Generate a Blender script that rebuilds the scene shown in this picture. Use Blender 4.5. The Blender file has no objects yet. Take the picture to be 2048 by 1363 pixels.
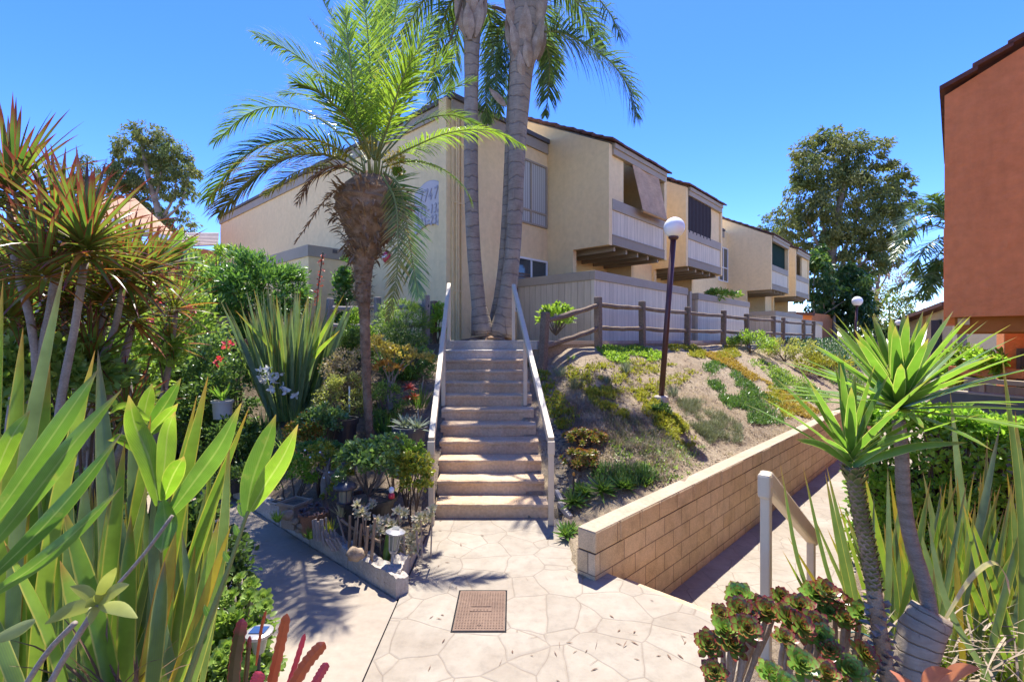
import bpy, math, random
import numpy as np
from mathutils import Vector, Matrix, noise
V = Vector
random.seed(7)
R = random.uniform
scene = bpy.context.scene
COL = scene.collection
F, CX, HY, H = 970.0, 1024.0, 680.0, 2.2

def W(px, py, Y):
    return V(((px - CX) / F * Y, Y, H - (py - HY) / F * Y))

def G(px, py, hf, y0=2.5, y1=60.0):
    Y = y0
    while Y < y1:
        p = W(px, py, Y)
        if p.z <= hf(p.x, p.y):
            lo, hi = Y - .12, Y
            for _ in range(6):
                md = (lo + hi) / 2; p = W(px, py, md)
                if p.z <= hf(p.x, p.y): hi = md
                else: lo = md
            return W(px, py, hi)
        Y += 0.12
    return W(px, py, y1)

def clamp(x, a=0.0, b=1.0):
    return a if x < a else b if x > b else x
def sm(x):
    x = clamp(x); return x * x * (3 - 2 * x)
def lerp(a, b, t):
    return a + (b - a) * t

# ------------------------------------------------------------------ mesh builder
class MB:
    def __init__(s):
        s.v = []; s.f = []; s.uv = []; s.has_uv = False
    def add(s, vs, fs, uvs=None):
        o = len(s.v); s.v.extend([tuple(v) for v in vs])
        for i, f in enumerate(fs):
            s.f.append([k + o for k in f])
            if uvs is not None:
                s.uv.append([uvs[k] for k in f]); s.has_uv = True
            else:
                s.uv.append(None)
    def box(s, o, ax, ay, az):
        o, ax, ay, az = V(o), V(ax), V(ay), V(az)
        vs = [o, o + ax, o + ax + ay, o + ay, o + az, o + ax + az, o + ax + ay + az, o + ay + az]
        fs = [[0, 3, 2, 1], [4, 5, 6, 7], [0, 1, 5, 4], [1, 2, 6, 5], [2, 3, 7, 6], [3, 0, 4, 7]]
        if ax.cross(ay).dot(az) < 0:
            fs = [f[::-1] for f in fs]
        s.add(vs, fs)
    def bar(s, p0, p1, w, h, up=(0, 0, 1)):
        p0, p1 = V(p0), V(p1); t = (p1 - p0).normalized()
        x = t.cross(V(up)).normalized(); y = x.cross(t)
        s.box(p0 - x * w / 2 - y * h / 2, p1 - p0, x * w, y * h)
    def tube(s, pts, rad, n=8, cap=True, jit=0.0):
        pts = [V(p) for p in pts]
        if not isinstance(rad, (list, tuple)): rad = [rad] * len(pts)
        vs = []; x = None
        for i, p in enumerate(pts):
            t = (pts[min(i + 1, len(pts) - 1)] - pts[max(i - 1, 0)])
            if t.length < 1e-9: t = V((0, 0, 1))
            t.normalize()
            if x is None:
                x = t.orthogonal().normalized()
            else:
                x = (x - t * x.dot(t))
                if x.length < 1e-6: x = t.orthogonal()
                x.normalize()
            y = t.cross(x)
            for k in range(n):
                a = 2 * math.pi * k / n
                r = rad[i] * (1 + (R(-jit, jit) if jit else 0))
                vs.append(p + (x * math.cos(a) + y * math.sin(a)) * r)
        fs = []
        for i in range(len(pts) - 1):
            for k in range(n):
                a, b = i * n + k, i * n + (k + 1) % n
                fs.append([a, b, b + n, a + n])
        if cap:
            fs.append(list(range(n))[::-1]); fs.append([(len(pts) - 1) * n + k for k in range(n)])
        uvs = [((k % n) / n, (k // n) / max(1, len(pts) - 1)) for k in range(len(vs))]
        s.add(vs, fs, uvs)
    def lathe(s, c, prof, n=20, ax=None):
        c = V(c); vs = []; fs = []
        q = V((0, 0, 1)).rotation_difference(V(ax)) if ax is not None else None
        for (r, z) in prof:
            for k in range(n):
                a = 2 * math.pi * k / n
                p = V((r * math.cos(a), r * math.sin(a), z))
                if q: p = q @ p
                vs.append(c + p)
        for i in range(len(prof) - 1):
            for k in range(n):
                a, b = i * n + k, i * n + (k + 1) % n
                fs.append([a, b, b + n, a + n])
        fs.append(list(range(n))[::-1]); fs.append([(len(prof) - 1) * n + k for k in range(n)])
        s.add(vs, fs)
    def blob(s, c, r, n=10, m=7, jit=0.12, seed=0):
        c = V(c); vs = []; fs = []
        for i in range(m + 1):
            th = math.pi * i / m
            for k in range(n):
                a = 2 * math.pi * k / n
                d = V((math.sin(th) * math.cos(a), math.sin(th) * math.sin(a), math.cos(th)))
                f = 1 + jit * noise.noise(d * 1.7 + V((seed * 3.1, seed, 0)))*2
                vs.append(c + V((d.x * r[0], d.y * r[1], d.z * r[2])) * f)
        for i in range(m):
            for k in range(n):
                a, b = i * n + k, i * n + (k + 1) % n
                fs.append([a, a + n, b + n, b])
        s.add(vs, fs)
    def poly(s, pts, thick):
        """extruded polygon, thick = vector added"""
        n = len(pts); t = V(thick)
        a = [V(p) for p in pts]; vs = a + [p + t for p in a]
        nrm = V((0, 0, 0))
        for i in range(n):
            nrm += a[i].cross(a[(i + 1) % n])
        fs = [list(range(n))[::-1], [n + k for k in range(n)]] + [[k, (k + 1) % n, n + (k + 1) % n, n + k] for k in range(n)]
        if nrm.dot(t) < 0:
            fs = [f[::-1] for f in fs]
        s.add(vs, fs)
    def grid(s, fn, nu, nv):
        vs = [fn(i / nu, j / nv) for j in range(nv + 1) for i in range(nu + 1)]
        fs = [[j * (nu + 1) + i, j * (nu + 1) + i + 1, (j + 1) * (nu + 1) + i + 1, (j + 1) * (nu + 1) + i] for j in range(nv) for i in range(nu)]
        s.add(vs, fs)
    def mesh(s, name, base, smooth):
        m = bpy.data.meshes.new(name)
        if base is not None:
            b = V(base); vv = [(v[0] - b.x, v[1] - b.y, v[2] - b.z) for v in s.v]
        else:
            vv = s.v
        m.from_pydata(vv, [], s.f)
        if s.has_uv:
            l = m.uv_layers.new(name='UVMap'); arr = []
            for f, u in zip(s.f, s.uv):
                if u is None: arr.extend([0.5, 0.5] * len(f))
                else:
                    for q in u: arr.extend(q)
            l.data.foreach_set('uv', arr)
        if smooth:
            m.polygons.foreach_set('use_smooth', [True] * len(m.polygons))
        m.update()
        return m

def obj(name, mb, mat, parent=None, base=None, smooth=False, bevel=0):
    if base is None and parent is not None: base = parent.get('_b')
    if base is not None: base = V(base)
    o = bpy.data.objects.new(name, mb.mesh(name, base, smooth))
    COL.objects.link(o)
    if mat: o.data.materials.append(mat)
    if parent is not None:
        o.parent = parent
        if parent.type == 'MESH': o['_b'] = list(base) if base is not None else [0, 0, 0]
    elif base is not None:
        o.location = base
    if parent is None or True:
        o['_b'] = list(base) if base is not None else [0, 0, 0]
    if bevel:
        b = o.modifiers.new('Bevel', 'BEVEL'); b.width = bevel; b.segments = 2; b.limit_method = 'ANGLE'
    return o

def tag(o, label=None, cat=None, group=None, kind=None):
    if label: o['label'] = label
    if cat: o['category'] = cat
    if group: o['group'] = group
    if kind: o['kind'] = kind
    return o
def thing(name, label, cat, base, group=None):
    o = bpy.data.objects.new(name, None); COL.objects.link(o)
    o.empty_display_size = 0.1
    o.location = V(base); o['_b'] = list(V(base))
    return tag(o, label, cat, group)
def solo(name, label, cat, mb, mat, base=None, group=None, smooth=False, bevel=0):
    return tag(obj(name, mb, mat, None, base, smooth, bevel), label, cat, group)
def struct(name, mb, mat, smooth=False, label=None):
    o = obj(name, mb, mat, None, None, smooth); o['kind'] = 'structure'
    if label: o['label'] = label
    return o

# ------------------------------------------------------------------ materials
def c3(c): return (c[0], c[1], c[2], 1.0)
class NT:
    def __init__(s, name):
        s.m = bpy.data.materials.new(name); s.m.use_nodes = True
        s.n = s.m.node_tree.nodes; s.l = s.m.node_tree.links
        s.b = s.n['Principled BSDF']; s.out = s.n['Material Output']
        s._tc = None
    def node(s, t, **kw):
        n = s.n.new(t)
        for k, v in kw.items(): setattr(n, k, v)
        return n
    def link(s, a, b): s.l.new(a, b)
    def co(s, kind='Object', scale=(1, 1, 1), rot=(0, 0, 0)):
        if s._tc is None: s._tc = s.node('ShaderNodeTexCoord')
        mp = s.node('ShaderNodeMapping'); mp.inputs['Scale'].default_value = scale; mp.inputs['Rotation'].default_value = rot
        s.link(s._tc.outputs[kind], mp.inputs['Vector']); return mp.outputs['Vector']
    def noise(s, vec, scale, detail=4, rough=.6):
        n = s.node('ShaderNodeTexNoise'); n.inputs['Scale'].default_value = scale
        n.inputs['Detail'].default_value = detail; n.inputs['Roughness'].default_value = rough
        if vec is not None: s.link(vec, n.inputs['Vector'])
        return n.outputs['Fac']
    def ramp(s, fac, stops):
        r = s.node('ShaderNodeValToRGB'); e = r.color_ramp.elements
        while len(e) < len(stops): e.new(0.5)
        for q, (p, c) in zip(e, stops):
            q.position = p; q.color = c3(c) if hasattr(c, '__len__') else (c, c, c, 1)
        s.link(fac, r.inputs['Fac']); return r.outputs['Color']
    def mix(s, fac, a, b, blend='MIX'):
        n = s.node('ShaderNodeMix', data_type='RGBA', blend_type=blend)
        for sock, val in ((n.inputs[0], fac), (n.inputs[6], a), (n.inputs[7], b)):
            if isinstance(val, (int, float)): sock.default_value = val
            elif isinstance(val, (tuple, list)): sock.default_value = c3(val)
            else: s.link(val, sock)
        return n.outputs[2]
    def math(s, op, a, b=0.0, c=None):
        n = s.node('ShaderNodeMath', operation=op)
        for i, val in enumerate((a, b, c)):
            if val is None: continue
            if isinstance(val, (int, float)): n.inputs[i].default_value = val
            else: s.link(val, n.inputs[i])
        return n.outputs[0]
    def base(s, c):
        if isinstance(c, (tuple, list)): s.b.inputs['Base Color'].default_value = c3(c)
        else: s.link(c, s.b.inputs['Base Color'])
    def bump(s, h, strength=.3, dist=.01):
        b = s.node('ShaderNodeBump'); b.inputs['Strength'].default_value = strength; b.inputs['Distance'].default_value = dist
        s.link(h, b.inputs['Height']); s.link(b.outputs['Normal'], s.b.inputs['Normal'])
    def rs(s, r, spec=.4):
        s.b.inputs['Roughness'].default_value = r; s.b.inputs['Specular IOR Level'].default_value = spec
        return s

def surf(name, c1, c2, scale=2.0, rough=.85, spec=.25, bscale=60, bstr=.25, bdist=.006, fine=.18, sxyz=(1, 1, 1), streak=0):
    t = NT(name); t.rs(rough, spec); co = t.co('Object', sxyz)
    n1 = t.noise(co, scale, 5); n2 = t.noise(co, scale * 14, 4)
    col = t.mix(t.ramp(n1, [(.3, 0.), (.7, 1.)]), c1, c2)
    f = t.ramp(n2, [(.25, 1 - fine), (.75, 1 + fine * .6)])
    col = t.mix(1.0, col, f, 'MULTIPLY')
    if streak:
        col = t.mix(1.0, col, t.ramp(t.noise(t.co('Object', (2.2, 2.2, .22)), 1.6, 5, .7), [(.35, 1 - streak), (.6, 1.0)]), 'MULTIPLY')
        col = t.mix(1.0, col, t.ramp(t.noise(t.co('Object'), .35, 3), [(.3, 1 - streak * .6), (.7, 1.03)]), 'MULTIPLY')
    t.base(col)
    if bstr: t.bump(t.noise(co, bscale, 5), bstr, bdist)
    return t.m

def leaf(name, c1, c2, transl=.4, rough=.42, spec=.5, edge=None, ew=.8, tip=None, tpos=.8, basec=None, tc=None, stripe=None, mid=None, vein=None):
    t = NT(name); t.rs(rough, spec)
    g = t.node('ShaderNodeNewGeometry')
    col = t.mix(g.outputs['Random Per Island'], c1, c2)
    uv = t.node('ShaderNodeUVMap'); sep = t.node('ShaderNodeSeparateXYZ'); t.link(uv.outputs['UV'], sep.inputs[0])
    u, v = sep.outputs[0], sep.outputs[1]
    if stripe:
        w = t.math('SINE', t.math('MULTIPLY', u, 46.0)); w = t.math('MULTIPLY_ADD', w, .5, .5)
        col = t.mix(t.math('MULTIPLY', w, .45), col, stripe)
    if vein:
        vv = t.math('ADD', t.math('MULTIPLY', v, 30.0), t.math('MULTIPLY', t.math('ABSOLUTE', t.math('SUBTRACT', u, .5)), -26.0)); vw = t.math('MULTIPLY_ADD', t.math('SINE', t.math('MULTIPLY', vv, 3.0)), .5, .5)
        col = t.mix(t.math('MULTIPLY', vw, .35), col, vein)
        blot = t.ramp(t.noise(t.co('Object'), 14, 4), [(.62, 0.), (.74, .6)]); col = t.mix(blot, col, (.30, .30, .08))
    if mid:
        dm = t.math('ABSOLUTE', t.math('SUBTRACT', u, .5)); col = t.mix(t.ramp(dm, [(.02, .8), (.06, 0.)]), col, mid)
    if edge:
        d = t.math('ABSOLUTE', t.math('SUBTRACT', u, .5)); d = t.math('MULTIPLY', d, 2.0)
        col = t.mix(t.ramp(d, [(max(0, ew - .06), 0.), (min(1, ew + .06), 1.)]), col, edge)
    if basec: col = t.mix(t.ramp(v, [(0, 1.), (.35, 0.)]), col, basec)
    if tip: col = t.mix(t.ramp(v, [(tpos - .12, 0.), (tpos + .12, 1.)]), col, tip)
    nz = t.noise(t.co('Object'), 9, 3)
    col = t.mix(1.0, col, t.ramp(nz, [(.3, .8), (.7, 1.12)]), 'MULTIPLY')
    t.base(col)
    tr = t.node('ShaderNodeBsdfTranslucent')
    tcol = t.mix(1.0, col, tc or (1.35, 1.35, .75), 'MULTIPLY'); t.link(tcol, tr.inputs['Color'])
    ms = t.node('ShaderNodeMixShader'); ms.inputs[0].default_value = transl
    t.link(t.b.outputs[0], ms.inputs[1]); t.link(tr.outputs[0], ms.inputs[2]); t.link(ms.outputs[0], t.out.inputs[0])
    return t.m

def stamped(name, c1, c2, line, sc=2.8):
    t = NT(name); t.rs(.8, .3); co = t.co('Object')
    nz = t.node('ShaderNodeTexNoise'); nz.inputs['Scale'].default_value = 1.6; t.link(co, nz.inputs['Vector'])
    off = t.mix(.16, co, nz.outputs['Color'], 'ADD')
    vo = t.node('ShaderNodeTexVoronoi', feature='DISTANCE_TO_EDGE'); vo.inputs['Scale'].default_value = sc; vo.inputs['Randomness'].default_value = .85
    t.link(off, vo.inputs['Vector'])
    vc = t.node('ShaderNodeTexVoronoi', feature='F1'); vc.inputs['Scale'].default_value = sc; vc.inputs['Randomness'].default_value = .85; t.link(off, vc.inputs['Vector'])
    n1 = t.noise(co, 1.3, 6, .65); n2 = t.noise(co, 9, 6, .7); n3 = t.noise(co, 70, 3)
    col = t.mix(t.ramp(n1, [(.35, 0.), (.65, 1.)]), c1, c2)
    hs = t.node('ShaderNodeSeparateColor'); t.link(vc.outputs['Color'], hs.inputs[0])
    col = t.mix(1.0, col, t.ramp(hs.outputs[0], [(0, .94), (1, 1.04)]), 'MULTIPLY')
    col = t.mix(1.0, col, t.ramp(n2, [(.25, .80), (.5, 1.0), (.75, 1.10)]), 'MULTIPLY')
    col = t.mix(t.math('MULTIPLY', t.ramp(n3, [(.62, 0.), (.72, 1.)]), .25), col, (.2, .17, .14))
    lf = t.ramp(vo.outputs['Distance'], [(.002, 1.), (.012, 0.)])
    lf = t.math('MULTIPLY', lf, t.ramp(t.noise(co, 5, 3), [(.3, .35), (.6, .9)]))
    col = t.mix(lf, col, line)
    t.base(col)
    h = t.math('ADD', t.math('MULTIPLY', t.ramp(vo.outputs['Distance'], [(0, 0.), (.03, 1.)]), 1.0), t.math('MULTIPLY', t.noise(co, 6, 6, .7), .9))
    t.bump(h, .5, .012)
    return t.m

def blocks(name):
    t = NT(name); t.rs(.92, .15); uv = t.co('UV')
    br = t.node('ShaderNodeTexBrick'); t.link(uv, br.inputs['Vector'])
    br.inputs['Scale'].default_value = 1; br.inputs['Brick Width'].default_value = .42; br.inputs['Row Height'].default_value = .2
    br.inputs['Mortar Size'].default_value = .006; br.inputs['Mortar Smooth'].default_value = .4
    br.inputs['Color1'].default_value = c3((.55, .405, .235)); br.inputs['Color2'].default_value = c3((.63, .48, .305)); br.inputs['Mortar'].default_value = c3((.22, .16, .11))
    co = t.co('Object')
    col = t.mix(1.0, br.outputs['Color'], t.ramp(t.noise(co, 5, 6, .7), [(.25, .72), (.5, 1.0), (.8, 1.2)]), 'MULTIPLY')
    col = t.mix(t.ramp(t.noise(co, 1.6, 4), [(.5, 0.), (.75, .35)]), col, (.55, .45, .33))
    col = t.mix(1.0, col, t.ramp(t.noise(co, 120, 2), [(.3, .75), (.7, 1.2)]), 'MULTIPLY')
    t.base(col)
    t.bump(t.math('ADD', t.math('MULTIPLY', br.outputs['Fac'], -1.0), t.math('MULTIPLY', t.noise(co, 60, 5), .6)), .7, .012)
    return t.m

def siding(name, c, groove, pitch=.2, horizontal=False):
    """vertical boards: grooves along local X+Y (u) using UV.x in metres"""
    t = NT(name); t.rs(.7, .3); uv = t.co('UV')
    sep = t.node('ShaderNodeSeparateXYZ'); t.link(uv, sep.inputs[0])
    fr = t.math('FRACT', t.math('DIVIDE', sep.outputs[0], pitch))
    d = t.math('ABSOLUTE', t.math('SUBTRACT', fr, .5))
    g = t.ramp(d, [(.455, 0.), (.485, 1.)])
    co = t.co('Object')
    col = t.mix(1.0, c, t.ramp(t.noise(t.co('Object', (6, 6, .7)), 3, 4), [(.3, .86), (.7, 1.06)]), 'MULTIPLY')
    fl = t.math('FLOOR', t.math('DIVIDE', sep.outputs[0], pitch))
    wn = t.node('ShaderNodeTexWhiteNoise', noise_dimensions='1D'); t.link(fl, wn.inputs['W'])
    col = t.mix(1.0, col, t.ramp(wn.outputs['Value'], [(0, .93), (1, 1.05)]), 'MULTIPLY')
    col = t.mix(t.math('MULTIPLY', g, .7), col, groove)
    t.base(col); t.bump(t.math('MULTIPLY', g, -1.0), .6, .012)
    return t.m

def wood(name, c1, c2, ax=(1, 1, 1), rough=.9):
    t = NT(name); t.rs(rough, .2); co = t.co('Object', ax)
    n = t.noise(co, 8, 7, .7)
    col = t.mix(t.ramp(n, [(.3, 0.), (.7, 1.)]), c1, c2)
    col = t.mix(1.0, col, t.ramp(t.noise(t.co('Object'), 2.5, 3), [(.3, .75), (.7, 1.15)]), 'MULTIPLY')
    t.base(col); t.bump(n, .6, .01)
    return t.m

def plain(name, c, rough=.5, spec=.5, metal=0.0, var=.12):
    t = NT(name); t.rs(rough, spec); t.b.inputs['Metallic'].default_value = metal
    col = t.mix(1.0, c, t.ramp(t.noise(t.co('Object'), 7, 5), [(.3, 1 - var), (.7, 1 + var * .5)]), 'MULTIPLY'); t.base(col)
    return t.m

M = {}
M['stucco'] = surf('stucco_beige', (.81, .615, .325), (.84, .65, .355), .5, .93, .15, 90, .6, .01, .09, streak=.045)
M['stucco_orange'] = surf('stucco_orange', (.68, .245, .095), (.72, .28, .115), .6, .93, .15, 11, .8, .03, .14, streak=.09)
M['trim'] = surf('grey_trim', (.33, .28, .205), (.37, .315, .235), 1.5, .7, .3, 60, .1, .004, .08)
M['trim_dark'] = surf('dark_coping', (.085, .08, .078), (.12, .11, .105), 1.5, .7, .3, 60, .1, .004, .08)
M['siding'] = siding('painted_siding', (.66, .57, .41), (.23, .19, .13))
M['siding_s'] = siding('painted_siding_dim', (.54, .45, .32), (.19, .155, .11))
M['tile'] = surf('clay_tile', (.10, .045, .035), (.17, .085, .065), 6, .85, .2, 40, .3, .008, .3)
M['tile_pale'] = surf('pale_roof', (.36, .29, .25), (.46, .38, .33), 3, .85, .2, 40, .3, .008, .2)
M['stamp'] = stamped('stamped_concrete', (.255, .213, .163), (.32, .28, .225), (.19, .148, .112))
M['concrete'] = surf('smooth_concrete', (.29, .24, .185), (.335, .285, .225), 1.1, .85, .25, 90, .2, .004, .12)
M['stepc'] = surf('step_concrete', (.50, .335, .195), (.58, .44, .295), 2.2, .88, .2, 14, .5, .02, .25)
M['stepc2'] = surf('grey_step_concrete', (.46, .41, .34), (.54, .49, .42), 2.2, .88, .2, 14, .5, .02, .25)
M['curb'] = surf('old_concrete', (.36, .31, .26), (.50, .45, .38), 3, .9, .2, 20, .6, .02, .25)
M['block'] = blocks('slump_block')
M['cap'] = surf('block_cap', (.36, .28, .195), (.42, .34, .25), 2, .9, .2, 60, .4, .008, .2)
M['rail'] = plain('painted_rail', (.60, .50, .35), .45, .4, 0, .08)
M['wood'] = wood('weathered_timber', (.11, .08, .055), (.28, .215, .155), (5, 5, 5))
M['wood_pale'] = wood('grey_timber', (.16, .135, .12), (.34, .30, .27), (5, 5, 5))
M['lamp_pole'] = plain('maroon_pole', (.075, .025, .022), .45, .5)
M['globe'] = plain('white_globe', (.85, .84, .80), .3, .5, 0, .02)
M['glass'] = plain('window_glass', (.05, .065, .075), .06, .8)
M['white'] = plain('white_frame', (.75, .75, .73), .4, .4, 0, .03)
M['black'] = plain('black_plastic', (.025, .025, .027), .45, .45)
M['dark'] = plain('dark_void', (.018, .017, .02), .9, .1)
M['iron'] = surf('rusty_iron', (.13, .075, .05), (.20, .125, .085), 3, .7, .4, 80, .3, .004, .25)
M['red'] = plain('red_paint', (.5, .03, .05), .4, .5)
def soilmat(name, c1, c2, c3_):
    t = NT(name); t.rs(.95, .1); co = t.co('Object')
    n1 = t.noise(co, .9, 6, .65); n2 = t.noise(co, 14, 6, .75); n3 = t.noise(t.co('Object', (1, 1, 2.5)), 55, 4, .7)
    col = t.mix(t.ramp(n1, [(.35, 0.), (.65, 1.)]), c1, c2)
    col = t.mix(t.ramp(n2, [(.45, 0.), (.7, .8)]), col, c3_)
    col = t.mix(1.0, col, t.ramp(n3, [(.25, .55), (.5, 1.0), (.72, 1.35)]), 'MULTIPLY')
    t.base(col); t.bump(t.math('ADD', n3, t.math('MULTIPLY', n2, 1.5)), 1.0, .03)
    return t.m
M['soil'] = soilmat('dry_mulch', (.35, .27, .175), (.44, .355, .245), (.23, .17, .11))
M['soil_dark'] = soilmat('garden_soil', (.21, .16, .115), (.30, .235, .17), (.13, .095, .065))

# ------------------------------------------------------------------ layout frames
DW = V((.700, .714, 0)).normalized(); NW = V((-DW.y, DW.x, 0))     # along the block wall, and uphill from it
WO = V((.80, 4.62, 0))
def QP(q, p, z=0.0):
    a = WO + DW * q + NW * p; return V((a.x, a.y, z))
def toqp(x, y):
    r = V((x - WO.x, y - WO.y, 0)); return r.dot(DW), r.dot(NW)
BD = V((.675, .738, 0)).normalized(); BE = V((-BD.y, BD.x, 0)); BO = -BE  # building: along facade, back, out
C0 = V((-1.472, 12.0, 0))
def B(t, o, z):
    a = C0 + BD * t + BO * o; return V((a.x, a.y, z))
def onB(px, py, o):
    """facade-parallel plane at offset o: pixel -> (t, z)"""
    p0 = C0 + BO * o; k = (px - CX) / F
    t = (k * p0.y - p0.x) / (BD.x - k * BD.y)
    Y = p0.y + t * BD.y
    return t, H - (py - HY) / F * Y
def onE(px, py, t=0.0):
    """plane of the end wall: pixel -> (s back along BE, z)"""
    p0 = C0 + BD * t; k = (px - CX) / F
    s = (k * p0.y - p0.x) / (BE.x - k * BE.y)
    Y = p0.y + s * BE.y
    return s, H - (py - HY) / F * Y

TZ = 2.17
FP = 3.35     # fence line
def nz2(x, y, s=1.3):
    return noise.noise(V((x * s, y * s, 3.3)))
def hR(x, y):
    q, p = toqp(x, y)
    zp = .36 + clamp((p - .15) / (FP - .15)) * 1.68
    zs = .02 + clamp((y - 6.0) / 3.9) * 1.98
    w = sm((x - .45) / 1.7)
    z = lerp(zs, zp, w)
    return min(z, 2.04) + .035 * nz2(x, y) + .02 * nz2(x, y, 4)
def border_y(x): return 4.14 + (-1.0 - x) * .922
def hL(x, y):
    yb = max(5.9, border_y(x) + .35)
    z = .1 + 2.0 * clamp((y - yb) / (10.3 - yb))
    return min(z, 2.1) + .03 * nz2(x, y) + .015 * nz2(x, y, 4)
def hB(x, y):
    q, p = toqp(x, y)
    return -.58 + .72 * sm(1 - (q + .6) / 3.2) + .03 * nz2(x, y)
def hG(x, y): return -.02

# ------------------------------------------------------------------ camera, sun, sky
cam = bpy.data.cameras.new('camera'); co_ = bpy.data.objects.new('camera', cam); COL.objects.link(co_)
co_.location = (0, 0, H); co_.rotation_euler = (math.radians(90), 0, 0)
cam.sensor_width = 36.0; cam.lens = F / 2048 * 36; cam.clip_end = 2000; cam.clip_start = .05
cam.shift_y = (681.5 - HY) / 2048 * -1
scene.camera = co_
SUN_EL, SUN_AZ = 68.5, 7.0      # azimuth clockwise from +Y
sd = V((math.sin(math.radians(SUN_AZ)) * math.cos(math.radians(SUN_EL)), math.cos(math.radians(SUN_AZ)) * math.cos(math.radians(SUN_EL)), math.sin(math.radians(SUN_EL))))
sl = bpy.data.lights.new('sun', 'SUN'); sl.energy = 2.0; sl.angle = math.radians(.5); sl.color = (1, .95, .86)
so = bpy.data.objects.new('sun', sl); COL.objects.link(so); so.location = sd * 30
so.rotation_euler = sd.to_track_quat('Z', 'Y').to_euler()
w = bpy.data.worlds.new('World'); scene.world = w; w.use_nodes = True
wn = w.node_tree.nodes; wl = w.node_tree.links
sky = wn.new('ShaderNodeTexSky'); sky.sky_type = 'NISHITA'; sky.sun_disc = False
sky.sun_elevation = math.radians(SUN_EL); sky.sun_rotation = math.radians(SUN_AZ)
sky.air_density = .75; sky.dust_density = .5; sky.ozone_density = 4.0; sky.altitude = 3000
hs = wn.new('ShaderNodeHueSaturation'); hs.inputs['Saturation'].default_value = 1.28; hs.inputs['Hue'].default_value = .522; hs.inputs['Value'].default_value = .87
wl.new(sky.outputs['Color'], hs.inputs['Color']); mxw = wn.new('ShaderNodeMix'); mxw.data_type = 'RGBA'; mxw.blend_type = 'MULTIPLY'; mxw.inputs[0].default_value = 1.0; mxw.inputs[7].default_value = (1.16, .99, .77, 1)
wl.new(hs.outputs['Color'], mxw.inputs[6]); wl.new(mxw.outputs[2], wn['Background'].inputs['Color']); wn['Background'].inputs['Strength'].default_value = .15
scene.view_settings.view_transform = 'Standard'; scene.view_settings.look = 'None'
scene.view_settings.exposure = 2.45; scene.view_settings.gamma = 1.0
scene.cycles.max_bounces = 8; scene.cycles.diffuse_bounces = 4; scene.cycles.transparent_max_bounces = 8
scene.cycles.use_denoising = True
# ================================================================== SETTING
def boxuv(mb, o, ax, ay, az, u0=0.0):
    o, ax, ay, az = V(o), V(ax), V(ay), V(az)
    vs = [o, o + ax, o + ax + ay, o + ay, o + az, o + ax + az, o + ax + ay + az, o + ay + az]
    fs = [[0, 3, 2, 1], [4, 5, 6, 7], [0, 1, 5, 4], [1, 2, 6, 5], [2, 3, 7, 6], [3, 0, 4, 7]]
    if ax.cross(ay).dot(az) < 0: fs = [f[::-1] for f in fs]
    X, Yl, Z = ax.length, ay.length, az.length
    uv = [(u0, 0), (u0 + X, 0), (u0 + X + Yl, 0), (u0 + Yl, 0), (u0, Z), (u0 + X, Z), (u0 + X + Yl, Z), (u0 + Yl, Z)]
    mb.add(vs, fs, uv)

def nonuni(a, b, n, far):
    xs = [lerp(a, b, i / n) for i in range(n + 1)]
    d = 2.0; l, r = a, b; lo, hi = [], []
    while l > -far:
        l -= d; lo.append(l); r += d; hi.append(r); d *= 1.7
    return lo[::-1] + xs + hi

# one ground sheet reaching the horizon
gx = nonuni(-12, 16, 28, 700); mb = MB()
nx = len(gx)
gv = [(x, y + 8, -.72 if (abs(x) < 40 and abs(y) < 40) else -.72 + min(6, (max(abs(x), abs(y)) - 40) * .02)) for y in gx for x in gx]
mb.add(gv, [[j * nx + i, j * nx + i + 1, (j + 1) * nx + i + 1, (j + 1) * nx + i] for j in range(nx - 1) for i in range(nx - 1)])
struct('ground', mb, M['soil_dark'])

def slab(name, pts, z, th, mat):
    m = MB(); m.poly([V((p[0], p[1], z - th)) for p in pts], (0, 0, th)); return struct(name, m, mat)

e1 = WO + NW * -1.62
XJ = -.965
slab('stamped_path', [(XJ + .006, -3), (2.05, -3), (2.05, 3.42), (WO.x + .05, WO.y + .02), (.62, 4.74), (.62, 6.05), (XJ + .006, 6.05)], 0.0, .18, M['stamp'])
lp0 = V((XJ - .006, 4.10, 0)); nl = V((-.678, -.735, 0))
pa = lp0 + BE * 7.2; pb = pa + nl * 1.12
slab('side_path', [(XJ - .006, -3), (lp0.x, lp0.y), (pa.x, pa.y), (pb.x, pb.y), (-1.62, 3.3), (-1.55, -3)], -.003, .18, M['concrete'])
slab('lower_path', [QP(.9, -.02)[:2], QP(26, -.02)[:2], QP(26, -1.52)[:2], QP(.9, -1.52)[:2]], -.66, .1, M['stamp'])
mb = MB()
for k in range(3):
    z = -.165 * (k + 1); o = QP(.30 * k + .02, -1.60, -.8)
    mb.box(o, DW * .36, NW * 1.5, (0, 0, z + .8))
solo('garden_steps', 'low flight of concrete steps going down beside the block wall', 'steps', mb, M['stepc'], QP(.1, -.8, -.7))

# left garden bed, flat
mb = MB(); mb.grid(lambda u, v: V((lerp(-26, XJ - .1, u), lerp(-4, 11.5, v), -.03)), 30, 24); struct('garden_bed_ground', mb, M['soil_dark'], True)
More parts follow.
